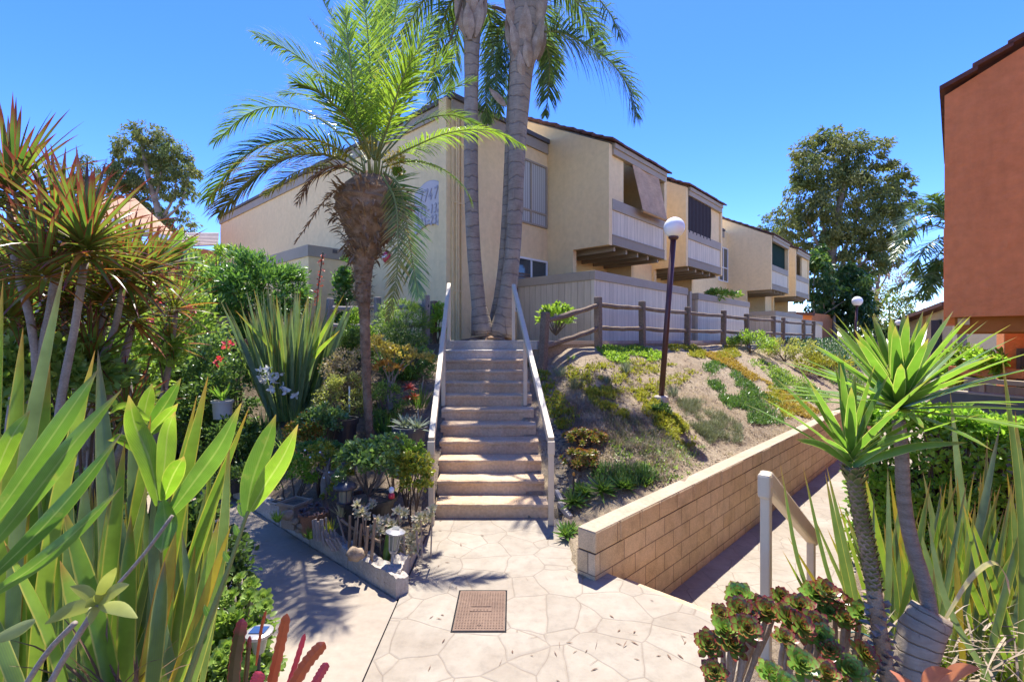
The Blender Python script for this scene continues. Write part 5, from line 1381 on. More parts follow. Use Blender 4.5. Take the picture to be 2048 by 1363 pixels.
def pbush(name, label, px, py, rx, ry, Y, n, L, w, mat, cat='shrub', group=None, nclump=26, cl=.34, hf=None, stem='bark_d', shell=.5, dirup=.35, fill=1.0, ns=6, fn=lf, hang=0, rz=None, grow=True):
    s = Y / F; c = W(px, py, Y)
    z0 = hf(c.x, c.y) if hf else c.z - ry * s
    b = V((c.x, c.y, min(z0, c.z - ry * s * .6)))
    m, ms = MB(), MB(); rzz = ry * s; flat = True
    if hf and c.z - rzz > z0 + .03 and ry > 15 and grow:
        top = c.z + rzz; rzz = (top - z0) / 2 * .98; c = V((c.x, c.y, (top + z0) / 2)); n = int(n * min(2.2, rzz / (ry * s))); nclump = int(nclump * min(2.0, rzz / (ry * s))); flat = False
    bush(m, c, (rx * s, (rz or (rx * .8)) * s, rzz), n, L, w, nclump, cl, shell, dirup, fn, flat, hang, int(px), fill)
    stems(ms, b, [c + V((R(-.7, .7) * rx * s, R(-.5, .5) * rx * s, R(-.3, .6) * ry * s)) for i in range(ns)], .016 + .004 * rx * s)
    return plant(name, label, cat, b, [('stems', ms, M[stem]), ('leaves', m, M[mat])], group)
YG = lambda x, y: G(x, y, hR).y
pbush('yellow_shrub', 'low yellow green shrub mound under the far rail fence', 1500, 688, 45, 24, YG(1500,705), 1500, .11, .035, 'shrub_b', hf=hR)
pbush('yellow_shrub', 'yellow green shrub mound spilling down the slope edge', 1570, 706, 55, 26, YG(1570,722), 1700, .11, .035, 'creamy', hf=hR)
pbush('yellow_shrub', 'olive yellow shrub mound nearest the wall and the yucca', 1640, 735, 55, 30, YG(1640,755), 1700, .12, .04, 'sedum', hf=hR)
pbush('green_shrub', 'bright small shrub growing between patio wall and rail fence', 1112, 640, 34, 30, 11.3, 900, .13, .045, 'shrub_b', ns=12, dirup=.6)
pbush('patio_shrub', 'light green shrub tops showing over the second patio wall', 1443, 592, 30, 12, 18.5, 700, .16, .06, 'shrub_b', ns=4)
for (lab, px, py, n, L, mat, sp) in (('grey green spiky tuft near the first fence post', 1120, 745, 60, .26, 'greygreen', .9), ('silvery tuft uphill of the lamp pole', 1252, 738, 60, .28, 'greygreen', .7), ('silvery tuft right beside the lamp footing', 1346, 785, 60, .26, 'greygreen', .6), ('small dry tuft on the bare upper slope', 1215, 760, 40, .2, 'lav', .9), ('small green sprout under the second fence post', 1140, 712, 20, .14, 'shrub_l', .9), ('thin dry tuft beside the handrail', 1150, 770, 60, .22, 'lav', 1.0)):
    p = G(px, py + 8, hR); m = MB(); tuft(m, p, n, L, .018, sp, .4, 'blade', 3, .08); solo('slope_tuft', lab, 'plant', m, M[mat], p)
p = G(1322, 828, hR); m = MB(); bush(m, p + V((0, 0, .06)), (.16, .14, .1), 400, .06, .03, 14, .4); solo('green_cushion', 'small dark green cushion plant under the lamp footing', 'plant', m, M['shrub_d'], p)
# red edged jade clumps, aloes, gazanias behind the wall end
def succ_shrub(label, px, py, rx, ry, Y, mat, n=900):
    Y = G(px, py + ry * .8, hR).y; s = Y / F; c = W(px, py, Y); m, ms = MB(), MB(); b = V((c.x, c.y, hR(c.x, c.y)))
    for k in range(44):
        d = rdir(); d.z = abs(d.z) * 1.0 - .15; cc = c + V((d.x * rx, d.y * rx * .8, d.z * ry)) * s * R(.6, 1.05)
        rosette(m, cc, (d + V((0, -.2, .8))), 16, .085, .038, 'spoon', 10, 85, 0, .2, 2)
        ms.tube(curve([b, b.lerp(cc, .6) + rdir() * .04, cc], 5), [.018, .016, .014, .012, .01, .008], 5, False)
    return plant('jade_shrub', label, 'succulent', b, [('stems', ms, M['bark_d']), ('leaves', m, M[mat])])
succ_shrub('red tinged jade shrub beside the stairs, upper of two clumps', 1168, 875, 44, 22, 7.35, 'jade_r')
succ_shrub('red tinged jade shrub beside the stairs, lower of two clumps', 1162, 920, 38, 26, 6.9, 'jade_r')
for (lab, px, py, L) in (('bright green aloe rosette at the wall end, beside the stair post', 1150, 1012, .2), ('bright green aloe rosette in the corner behind the wall cap', 1205, 990, .26), ('bright green aloe rosette just above the wall cap', 1245, 985, .2), ('small green aloe rosette standing closest to the stairs', 1165, 995, .18), ('small aloe at the foot of the block wall end', 1138, 1075, .17)):
    p = G(px, py, hR if py < 1060 else (lambda x, y: 0.0)); m = MB()
    for j in range(3): rosette(m, p + V((R(-.06, .06), R(-.06, .06), .05)), V((R(-.3, .3), R(-.5, .0), 1)), 20, L * R(1.0, 1.3), .055, 'blade', 15, 85, -.3, .5, 4)
    solo('aloe', lab, 'aloe', m, M['aloe'], p, 'aloes at the foot of the slope')
cover('gazania_cover', 'grey green grassy clump along the wall cap behind the aloes', [(1190, 935), (1290, 935), (1320, 960), (1260, 975), (1190, 960)], 300, 'ice', .13, .018, .8, 5, clump=0, prof='blade')
m = MB()
for i in range(160):
    k = R(0, 1); p = G(lerp(1096, 1136, k) + R(-18, 18), lerp(790, 1035, k), hR); m.blob(p, (R(.015, .045), R(.015, .04), R(.008, .02)), 5, 3, .3, i)
o = solo('bark_chips', 'dark bark and slate chips beside the steps', 'bark chips', m, M['trim_dark']); o['kind'] = 'stuff'
p = G(1146, 1008, hR); t = thing('sprinkler_riser', 'slim black irrigation riser with orange tip among the aloes', 'sprinkler', p)
m = MB(); m.tube([p, p + V((.01, 0, .36))], .012, 8); obj('riser', m, M['black'], t)
m = MB(); m.lathe(p + V((.01, 0, .36)), [(.016, 0), (.02, .02), (.012, .045)], 8); obj('nozzle', m, M['orange_l'], t)
m = MB()
for (x0, x1, y) in ((1118, 1142, 1010), (1112, 1128, 985)):
    a, b = G(x0, y, hR), G(x1, y + 26, hR); m.bar(a + V((0, 0, .02)), b + V((0, 0, .0)), .05, .07)
solo('edging_timber', 'broken grey edging pieces beside the lowest step', 'edging', m, M['curb'], G(1125, 1015, hR), bevel=.006)

# ================================================================== LEFT BED (slope between the side path and the stairs)
P_ = lambda x, y: G(x, y, hLeft)
def flaxclump(label, base, n, L, w, spread, mats, group=None, fan=None, name='flax_clump', lean=(0, 0, 0), droop=.25, r0=.25, jl=.3):
    t = thing(name, label, 'flax', base, group); ms = {k: MB() for k in mats}
    for i in range(n):
        a = R(0, 2 * math.pi); k = spread * R(.05, 1) ** .8; d = V((math.cos(a) * k, math.sin(a) * k * .8, 1)) + V(lean)
        p = V(base) + V((math.cos(a), math.sin(a) * .7, 0)) * r0 * R(.1, 1)
        s = V((R(-1, 1), R(-.35, .35), 0)); mt = random.choice(mats)
        strap(ms[mt], p, d, L * R(1 - jl, 1.05) * (1 - .12 * k / max(spread, .01)), w * R(.75, 1.15), droop * R(.2, 1.6) * (k / spread), 7, 'strap', .35, R(-.7, .7), s)
    for k, mm in ms.items():
        if mm.v: obj('leaves', mm, M[k], t, smooth=True)
    return t
fb_ = P_(580, 838)
t = flaxclump('tall upright blue green flax clump between the fence and white orchids', fb_, 170, 2.35, .085, .42, ['flax', 'flax_grey', 'flax_grey'], lean=(-.02, .06, 0), droop=.25, r0=.34, jl=.42)
m = MB()
for (x0, x1, y1) in ((628, 690, 565), (640, 680, 640), (520, 470, 600)): leaf_px(m, [(590, 800, fb_.y), ((590 + x0) / 2 + 8, 720, fb_.y - .2), (x1, y1 + 20, fb_.y - .5)], .07, 'strap', .3)
obj('yellowing_leaves', m, M['flax_y'], t, smooth=True)
sp_ = W(640, 520, fb_.y + .9); m = MB(); m.tube(curve([W(632, 640, fb_.y + .9), W(636, 580, fb_.y + .9), W(646, 505, fb_.y + .8)], 6), .012, 5); obj('flower_stalk', m, M['bark_d'], t)
m = MB()
for i in range(46):
    k = R(0, 1); p = W(lerp(632, 646, k) + R(-5, 5), lerp(610, 508, k), fb_.y + .85); lf(m, p, rdir(.3), rdir(), R(.05, .09), .03)
obj('flower_spike', m, M['red_l'], t)
# white orchids
ob_ = P_(545, 850); t = thing('orchid', 'white orchid sprays arching in front of the tall flax clump', 'orchid', ob_); m, ms = MB(), MB()
for (x, y) in ((520, 742), (535, 750), (550, 762), (565, 775), (528, 762), (545, 778), (575, 782), (558, 752), (540, 738), (522, 756), (590, 790)):
    c = W(x, y, ob_.y - .45)
    for k in range(7): lf(m, c + rdir() * .02, rdir(.1) + V((0, -.5, 0)), rdir(), R(.08, .12), .055)
for (x, y) in ((525, 745), (550, 765), (578, 785)): ms.tube(curve([ob_, W(535, 800, ob_.y - .2), W(x, y, ob_.y - .45)], 6), .008, 5)
obj('flower', m, M['petal_w'], t); obj('stem', ms, M['rachis'], t)
for (lab, x, y, n, L, mat) in (('arching pale spider plant clump under the white orchids', 530, 868, 90, .5, 'spider'), ('arching spider plant clump at the foot of the tall flax', 590, 848, 80, .48, 'spider'), ('arching spider plant clump behind the bonsai jade', 575, 905, 80, .45, 'spider'), ('arching spider plant clump beside the white bucket', 490, 900, 90, .5, 'spider'), ('shaded spider plant clump close to the side path', 505, 948, 80, .45, 'grass'), ('spider plant clump in front of the flax, next to the roses', 640, 872, 70, .42, 'spider')):
    p = P_(x, y); m = MB(); tuft(m, p, n, L, .022, 1.0, 1.5, 'blade', 5, .12); solo('spider_plant', lab, 'plant', m, M[mat], p, 'spider plants on the garden slope')
# back row near the fence
pbush('rosemary_bush', 'rounded dark olive rosemary bush behind the grey rail fence post', 800, 632, 62, 40, 10.0, 3400, .075, .014, 'shrub_l', hf=hL, nclump=50, cl=.25)
pbush('rosemary_bush', 'flat olive rosemary spreading below the grey fence', 790, 672, 62, 32, 9.4, 2600, .075, .014, 'shrub_d', hf=hL, nclump=40, cl=.28)
pbush('low_shrub', 'dark green shrub mass between palm trunk and tall flax', 690, 690, 52, 34, 9.3, 2600, .08, .018, 'shrub_d', hf=hL, nclump=40, cl=.3)
pbush('low_shrub', 'small green shrub squeezed between fence post and stair rail', 876, 650, 14, 38, 10.6, 900, .09, .03, 'hedge', hf=hL)
pbush('low_shrub', 'mixed green shrub under the date palm beside the hose', 812, 720, 60, 30, 8.9, 2200, .09, .02, 'shrub', hf=hL, nclump=36, cl=.3)
pbush('spurge', 'bright lime spurge mound beside the date palm trunk', 714, 640, 30, 20, 9.9, 900, .09, .03, 'shrub_b', hf=hL)
p = P_(705, 745); t = pbush('pink_mound', 'pale pink tinged mounding shrub left of nothing'.replace(' left of nothing', ' between flax and date palm trunk'), 695, 735, 52, 42, 8.2, 2600, .05, .022, 'pinkcover', hf=hL, nclump=44, cl=.28)
pbush('pink_mound', 'yellow green mounding shrub below the pink tinged one', 690, 785, 55, 38, 7.8, 2600, .05, .022, 'creamy', hf=hL, nclump=44, cl=.28)
pbush('pink_mound', 'light green mounding shrub hugging the date palm trunk', 770, 795, 40, 36, 7.7, 1700, .05, .02, 'shrub_l', hf=hL, nclump=36, cl=.3)
# small tree with gold leaves
b = P_(782, 838); t = thing('gold_sapling', 'thin stemmed sapling with flat gold leafed crown beside the date palm', 'sapling', b); ms, m, mo = MB(), MB(), MB()
for (x, y) in ((748, 690), (790, 700), (830, 715), (775, 705), (810, 712), (765, 735), (788, 738)):
    ms.tube(curve([b + V((R(-.05, .05), 0, 0)), W(783 + R(-8, 8), 770, b.y), W(x, y, b.y - .1)], 6), [.02, .018, .015, .012, .01, .008, .005], 5, False)
for (x, y, rx, ry, mm, n) in ((765, 700, 26, 16, m, 260), (800, 706, 34, 14, m, 340), (840, 718, 30, 10, m, 220), (745, 685, 18, 16, m, 160), (770, 735, 22, 10, mo, 160), (790, 740, 14, 8, mo, 90)):
    bush(mm, W(x, y, b.y - .1), (rx * b.y / F, .2, ry * b.y / F), n, .065, .03, 14, .4)
obj('stems', ms, M['bark'], t); obj('crown', m, M['gold_l'], t); obj('crown', mo, M['orange_l'], t)
m = MB(); b = P_(822, 815)
for (x, y) in ((818, 775), (828, 795), (815, 800)): rosette(m, W(x, y, b.y), (R(-.3, .3), -.4, 1), 18, .15, .045, 'lance', 20, 100, .2, .3, 3)
solo('bromeliad', 'red bromeliad rosettes beside the stair rail', 'bromeliad', m, M['red_l'], b)
for (lab, x, y, n, L, mat, sp) in (('fresh green grass tuft behind the potted succulent', 775, 868, 60, .38, 'grass', .9), ('fresh grass tuft below the bromeliad', 838, 815, 60, .4, 'grass', .8), ('dark grass under the gold sapling', 815, 760, 110, .4, 'grass', .9), ('grass tuft beside the date palm foot', 765, 860, 50, .3, 'aloe', .9)):
    p = P_(x, y); m = MB(); tuft(m, p, n, L, .02, sp, .7, 'blade', 4, .14); solo('grass_tuft', lab, 'grass tuft', m, M[mat], p)
a = [P_(x, y) + V((0, 0, .03)) for x, y in ((870, 700), (852, 740), (842, 790), (836, 830), (846, 870))]
m = MB(); m.tube(curve(a, 20), .016, 7); solo('garden_hose', 'pale grey hose lying down the bed beside the stair rail', 'hose', m, M['trim'], a[2], smooth=True)
m = MB(); a = P_(703, 840); m.box(W(697, 772, a.y) , (.025, 0, 0), (0, .008, 0), (0, 0, -.9 + .35)); solo('plant_stake', 'thin white stake standing in the big black pot', 'stake', m, M['white'], W(697, 830, a.y))

def pot(name, label, px, rim_y, w_px, h_px, Y, mat, soil=True, tap=.78, lip=True, sq=False, grp=None, n=26):
    s = Y / F; r = w_px / 2 * s; h = h_px * s; c = W(px, rim_y, Y); b = V((c.x, c.y, c.z - h))
    t = thing(name, label, 'pot', b, grp); m = MB(); n = 4 if sq else n
    prof = [(r * tap, 0), (r * .96, h * .86), (r * (1.07 if lip else 1), h * .865), (r * (1.08 if lip else 1.0), h), (r * .93, h), (r * .90, h * .85), (.001, h * .84)]
    m.lathe(b, prof, n)
    if sq: m.v = [tuple(Matrix.Rotation(math.radians(20), 3, 'Z') @ (V(v) - b) + b) for v in m.v]
    obj('body', m, M[mat], t, smooth=False, bevel=.006 if sq else 0)
    if soil:
        m = MB(); m.lathe(b + V((0, 0, h * .845)), [(r * .9, 0), (r * .88, .01), (.001, .02)], n); obj('soil', m, M['soil_dark'], t)
    return t, b, V((c.x, c.y, c.z))
M['terra'] = surf('terracotta', (.32, .14, .075), (.42, .21, .12), 5, .85, .2, 60, .2, .004, .2)
M['tanpot'] = surf('tan_clay', (.32, .23, .15), (.40, .30, .21), 5, .85, .2, 60, .2, .004, .2)
M['cobalt'] = plain('blue_ceramic', (.06, .10, .42), .12, .6)
M['olive'] = plain('yellow_ceramic', (.38, .36, .12), .3, .5)
M['slate'] = plain('slate_plastic', (.055, .06, .075), .45, .5)
M['alu'] = plain('brushed_grey', (.34, .33, .32), .35, .6, .3)
M['lens'] = plain('lamp_lens', (.20, .21, .16), .15, .8)
M['teal'] = plain('teal_pot_paint', (.03, .10, .10), .4, .5)
yb_ = P_(690, 905).y
pot('plant_pot', 'large empty black pot behind the rose bushes with a white stake', 684, 836, 60, 76, yb_ + .1, 'black')
yb2 = P_(822, 905).y
t, b, c = pot('plant_pot', 'big dark grey pot by the stair rail holding a silvery agave', 820, 852, 66, 62, yb2, 'slate')
m = MB()
for i in range(3): rosette(m, c + V((R(-.08, .16), R(-.1, .1), -.03)), (R(-.2, .5), -.3, 1), 22, .3, .055, 'blade', 10, 80, .1, .4, 4)
solo('agave', 'silvery striped agave spilling from the dark grey pot', 'agave', m, M['greygreen'], c)
# blue gazing ornament
p = W(731, 915, 6.3); t = thing('garden_ornament', 'glossy blue ceramic ball ornament with yellow neck among roses', 'ornament', V((p.x, p.y, p.z - .1)))
m = MB(); r_ = .068; m.lathe(p, [(.001, -r_)] + [(r_ * math.sin(math.pi * i / 12), -r_ * math.cos(math.pi * i / 12)) for i in range(1, 12)] + [(.02, r_ * .98)], 18); obj('ball', m, M['cobalt'], t, smooth=True)
m = MB(); m.lathe(p + V((0, 0, r_ * .8)), [(.045, 0), (.05, .02), (.03, .04), (.035, .06), (.03, .09), (.015, .11), (.001, .12)], 14); obj('neck', m, M['olive'], t, smooth=True)
m = MB(); m.tube([p - V((0, 0, .5)), p - V((0, 0, .05))], .012, 6); obj('stake', m, M['black'], t)
# ---------------- planter tip in front of the stairs
hP = lambda x, y: .09
Yd = 5.15
t, b, c = pot('round_planter', 'wide low black planter ringed with a lip, holding a small rose', 737, 992, 106, 58, Yd, 'black', n=32)
m, ms = MB(), MB(); bush(m, W(740, 930, Yd), (.34, .28, .3), 1500, .055, .035, 40, .3); stems(ms, c, [W(740 + R(-50, 50), 930 + R(-40, 40), Yd) for i in range(9)], .012)
plant('rose_bush', 'glossy small leaved rose bush growing from the round black planter', 'rose', c, [('stems', ms, M['bark_d']), ('leaves', m, M['rose'])])
def puff(name, label, px, py, rx, ry, Y, n, L, w, mat, cat='shrub', nclump=30, cl=.32, ns=6, extra=None, stem='bark_d', hf=hP):
    s = Y / F; c = W(px, py, Y); b = V((c.x, c.y, hf(c.x, c.y))); m, ms = MB(), MB()
    bush(m, c, (rx * s, rx * s * .8, ry * s), n, L, w, nclump, cl); stems(ms, b, [c + V((R(-.7, .7) * rx * s, R(-.5, .5) * rx * s, R(-.3, .6) * ry * s)) for i in range(ns)], .012)
    pr = [('stems', ms, M[stem]), ('leaves', m, M[mat])]
    if extra:
        me = MB()
        for i in range(extra[0]):
            d = rdir(); d.y = -abs(d.y); p = c + V((d.x * rx, d.y * rx * .8, d.z * ry)) * s * 1.02
            for k in range(5): lf(me, p, rdir(.2), rdir(), extra[2], extra[2] * .7)
        pr.append(('flower', me, M[extra[1]]))
    return plant(name, label, cat, b, pr)
puff('jade_shrub', 'yellow orange jade shrub leaning against the stair handrail post', 826, 960, 38, 56, 5.35, 1700, .055, .034, 'jade', 'succulent', 36)
puff('jade_shrub', 'upper yellow green jade shrub beside the handrail', 815, 915, 36, 34, 5.9, 1000, .05, .03, 'shrub_b', 'succulent')
puff('rose_bush', 'rose bush with two coral buds behind the blue ball', 790, 905, 40, 36, 6.2, 1100, .05, .032, 'rose', 'rose', 30, extra=(3, 'red_l', .04))
puff('rose_bush', 'leafy rose bush in front of the large empty pot', 645, 850, 44, 36, 6.7, 1300, .055, .035, 'rose', 'rose', 34, extra=(5, 'red_l', .05), hf=hLeft)
puff('rose_bush', 'rose bush with rust coloured new leaves', 612, 872, 40, 36, 6.6, 1100, .055, .032, 'jade_r', 'rose', 30, extra=(6, 'orange_l', .05), hf=hLeft)
puff('carpet_shrub', 'fine leaved bright green bush over the tan square pot', 585, 950, 46, 46, 5.9, 2300, .035, .02, 'hedge', 'shrub', 50, .26)
puff('carpet_shrub', 'low dark fern like bush between the pots', 640, 905, 40, 30, 6.2, 1500, .04, .02, 'shrub', 'shrub', 36)
# bonsai jade
b = V((W(652, 1000, 5.75).x, 5.75, .1)); t = thing('bonsai_jade', 'jade with thick bare bonsai trunk and flat leaf pads', 'succulent', b); ms, m = MB(), MB()
ms.tube(curve([b, W(648, 965, 5.75), W(655, 940, 5.75)], 6), [.05, .045, .04, .04, .036, .03, .028], 9)
for (x, y, rx, ry) in ((625, 925, 34, 12), (660, 915, 36, 13), (688, 932, 26, 10), (640, 900, 26, 10), (672, 985, 28, 16), (690, 950, 16, 8)):
    c = W(x, y, 5.75 + R(-.1, .1)); ms.tube(curve([W(654, 945, 5.75), W((x + 654) / 2, y + 14, 5.75), c], 5), [.024, .02, .016, .012, .01, .008], 6)
    bush(m, c, (rx * 5.75 / F, .14, ry * 5.75 / F), 200, .045, .03, 14, .35)
obj('trunk', ms, M['bark'], t, smooth=True); obj('leaves', m, M['jade'], t)
m = MB()
for (x, y) in ((610, 900), (640, 904), (658, 944), (620, 914), (648, 955)): m.lathe(W(x, y, 5.5), [(.001, -.012), (.012, 0), (.001, .012)], 8)
obj('white_bead', m, M['white'], t)
t, b, c = pot('square_pot', 'tan square clay pot under the fine leaved bush', 590, 1000, 62, 52, 5.45, 'tanpot', sq=True, tap=.8)
t, b, c = pot('round_pot', 'orange terracotta bowl with dark dusty succulents', 626, 1022, 52, 44, 5.2, 'terra')
m = MB()
for i in range(22): rosette(m, c + V((R(-.15, .15), R(-.16, .1), R(-.02, .07))), (R(-.5, .5), R(-.8, .1), 1), 14, .045, .022, 'spoon', 10, 80, 0, .3, 2)
solo('stone_succulent', 'dusty mauve rosette succulents filling the terracotta bowl', 'succulent', m, plain('mauve_leaf', (.15, .10, .095), .6, .3), c)
t, b, c = pot('trough', 'grey weathered trough at the far end of the edging', 560, 1000, 40, 26, 5.9, 'curb', sq=True, tap=.9)
# mushroom lantern & stake lanterns
def mushroom(label, px, py, Y, wpx, mat='slate'):
    s = Y / F; c = W(px, py, Y); r = wpx / 2 * s; t = thing('solar_lantern', label, 'lantern', V((c.x, c.y, c.z - r * 1.6)))
    m = MB(); m.lathe(c, [(r, -.01), (r * 1.0, .012), (r * .9, r * .28), (r * .62, r * .46), (r * .25, r * .56), (.001, r * .58)], 22); obj('cap', m, M[mat], t, smooth=True)
    m = MB(); m.lathe(c - V((0, 0, r * 1.25)), [(r * .5, 0), (r * .62, r * 1.2), (.001, r * 1.2)], 16); obj('lens', m, M['lens'], t)
    m = MB(); m.lathe(c - V((0, 0, r * 1.65)), [(r * .4, 0), (r * .7, r * .4), (r * .55, r * .42), (.001, r * .43)], 16)
    for k in range(6):
        a = k * 1.047; m.bar(c + V((math.cos(a) * r * .66, math.sin(a) * r * .66, -r * 1.2)), c + V((math.cos(a) * r * .72, math.sin(a) * r * .72, -.005)), .008, .008, (0, 1, 0))
    obj('cage', m, M[mat], t)
    return t
mushroom('black mushroom capped solar lantern sitting on the round planter', 690, 974, 4.95, 46)
c = W(791, 1064, 4.42); s = 4.42 / F; t = thing('solar_lantern', 'grey solar stake lantern leaning at the tip of the planter', 'lantern', W(783, 1140, 4.4))
ax = (W(791, 1064, 4.42) - W(781, 1150, 4.40)).normalized()
m = MB(); m.lathe(c, [(.088, -.005), (.09, .008), (.06, .026), (.03, .03), (.001, .031)], 22, ax); obj('cap', m, M['alu'], t, smooth=False)
m = MB(); m.box(c + ax * .032 - V((.03, .02, 0)), (.06, 0, 0), (0, .04, .012), (0, 0, .003)); obj('solar_panel', m, M['slate'], t)
m = MB(); m.lathe(c - ax * .16, [(.036, 0), (.055, .15), (.001, .151)], 14, ax); obj('lens', m, M['lens'], t)
m = MB(); m.lathe(c - ax * .185, [(.03, 0), (.045, .03), (.001, .031)], 14, ax)
for k in range(8):
    a = k * .785; q = V((math.cos(a), math.sin(a), 0)); m.bar(c - ax * .16 + q * .040, c - ax * .005 + q * .057, .006, .006, (0, 1, 0))
obj('cage', m, M['alu'], t)
m = MB(); m.tube([W(781, 1150, 4.40), c - ax * .18], .014, 8); obj('stake', m, M['alu'], t)
# figurine
p = W(783, 985, 4.95); t = thing('garden_figurine', 'small white and red glazed figurine beside the round planter rim', 'figurine', V((p.x, p.y, p.z - .05)))
m = MB(); m.lathe(p - V((0, 0, .055)), [(.03, 0), (.034, .03), (.02, .06), (.001, .062)], 12); obj('body', m, M['red'], t, smooth=True)
m = MB(); m.lathe(p, [(.001, -.01), (.022, .005), (.028, .03), (.02, .055), (.001, .065)], 12); obj('head', m, M['white'], t, smooth=True)
# twig picket fence
M['picket'] = wood('twig_bark', (.20, .13, .08), (.36, .26, .17), (6, 6, 1))
t = thing('twig_fence', 'little rustic twig picket fence at the tip of the planter', 'fence', W(735, 1100, 4.6))
for (x0, y0, x1, y1, Y) in ((697, 1115, 700, 1030, 4.75), (708, 1100, 713, 1040, 4.7), (719, 1108, 723, 1046, 4.65), (730, 1120, 736, 1052, 4.55), (742, 1130, 750, 1036, 4.5)):
    m = MB(); m.tube(curve([W(x0, y0, Y), W((x0 + x1) / 2 + R(-1, 1), (y0 + y1) / 2, Y), W(x1, y1, Y)], 5), [.017, .016, .016, .015, .014, .013], 7); obj('picket', m, M['picket'], t)
m = MB(); m.tube(curve([W(682, 1038, 4.8), W(715, 1062, 4.72), W(760, 1082, 4.55)], 6), .014, 7); obj('cross_stick', m, M['picket'], t)
m = MB(); m.tube([W(675, 1030, 4.95), W(692, 1088, 4.85)], .01, 6); obj('loose_stick', m, M['twig'], t)
# driftwood
for i, (lab, x, y, w_, h_, tl) in enumerate((('upright split driftwood log behind the edging', 641, 1058, 26, 44, -.1), ('short split driftwood piece next to the twig pickets', 660, 1075, 22, 30, -.15), ('leaning driftwood piece at the foot of the twig pickets', 678, 1088, 24, 26, -.6))):
    Y = 4.95 - i * .08; s = Y / F; m = MB(); p = W(x, y, Y)
    for k in range(7):
        q = p + V((lerp(-w_ / 2, w_ / 2, k / 6) * s, R(-.02, .02), -h_ / 2 * s)); m.tube([q, q + V((tl * h_ * s, .01, h_ * s * R(.85, 1.05)))], [w_ * s * .10, w_ * s * .085], 6, True, .2)
    solo('driftwood', lab, 'driftwood', m, wood('driftwood_grain%d' % i, (.26, .20, .16), (.46, .39, .33), (8, 8, 1)), V((p.x, p.y, p.z - h_ / 2 * s)), 'driftwood in the planter')
# pale succulents (ghost plants) & small fill
b = W(800, 1060, 4.8); t = thing('ghost_plant', 'pale cream rosette succulents sprawling behind the twig fence', 'succulent', V((b.x, b.y, .1))); m, ms = MB(), MB()
for i in range(58):
    x, y = random.choice([(790, 1040, ), (810, 1035), (830, 1060), (800, 1075), (770, 1075), (745, 1070), (840, 1040), (820, 1090), (765, 1050), (730, 1020), (850, 1030)]); x += R(-16, 16); y += R(-14, 14)
    c = W(x, y, 4.75 + R(-.15, .2)); rosette(m, c, (R(-.5, .5), -.6, .8), 14, .075, .032, 'spoon', 10, 85, 0, .3, 3)
    if i % 3 == 0: ms.tube([V((c.x + R(-.05, .05), c.y + .05, .1)), c], .008, 5)
obj('leaves', m, M['kal'], t); obj('stems', ms, M['boot'], t)
m = MB()
for x in (792, 810, 836): m.tube([W(x, 1130 - (x - 792) * .6, 4.6), W(x + R(-4, 4), 1060, 4.65)], .012, 6)
solo('stub_stems', 'bare cut stems rising through the pale succulents', 'stems', m, M['boot'], W(810, 1110, 4.6))
c = W(775, 1120, 4.6); m = MB(); m.tube(curve([W(770, 1150, 4.55), W(775, 1090, 4.6), W(783, 1040, 4.6)], 8), [.02, .03, .034, .034, .033, .03, .028, .02, .008], 8); solo('cactus_stem', 'single upright green cactus stem beside the stake lantern', 'cactus', m, M['aloe'], c, smooth=True)
for (lab, x, y, n, L, mat) in (('spiky aloe tuft above the terracotta bowl', 683, 1018, 34, .2, 'kal'), ('yellow green aloe tuft beside the driftwood', 660, 1052, 30, .16, 'jade'), ('tiny green sprig next to the pebbles', 620, 1062, 40, .12, 'shrub_b'), ('tiny green weed by the square pot', 556, 1028, 40, .12, 'shrub_b'), ('dry spidery stalk in front of the round planter', 727, 1010, 30, .18, 'lav')):
    p = V((W(x, y, 5.1).x, 5.1, .1)); p = W(x, y + 14, 5.0); m = MB(); tuft(m, p, n, L, .018, 1.0, .2, 'blade', 3, .03); solo('small_succulent', lab, 'plant', m, M[mat], p)
M['stone'] = surf('tan_stone', (.26, .18, .11), (.42, .32, .22), 9, .85, .2, 40, .5, .008, .3)
m = MB(); p = W(711, 1108, 4.38); m.blob(p, (.082, .07, .06), 14, 9, .2, 3); solo('boulder', 'rounded tan stone resting on the rough edging', 'stone', m, M['stone'], p - V((0, 0, .05)), smooth=True)
for i, (x, y, r) in enumerate(((576, 1028, .07), (590, 1042, .05), (604, 1050, .055), (617, 1056, .05), (630, 1045, .04), (598, 1060, .04), (612, 1068, .045))):
    m = MB(); p = W(x, y, 5.15); m.blob(p, (r, r * .8, r * .7), 10, 7, .2, i); solo('pebble', 'river pebble in the row behind the edging blocks', 'pebble', m, M['stone'], p - V((0, 0, r * .6)), 'river pebbles behind the edging', smooth=True)
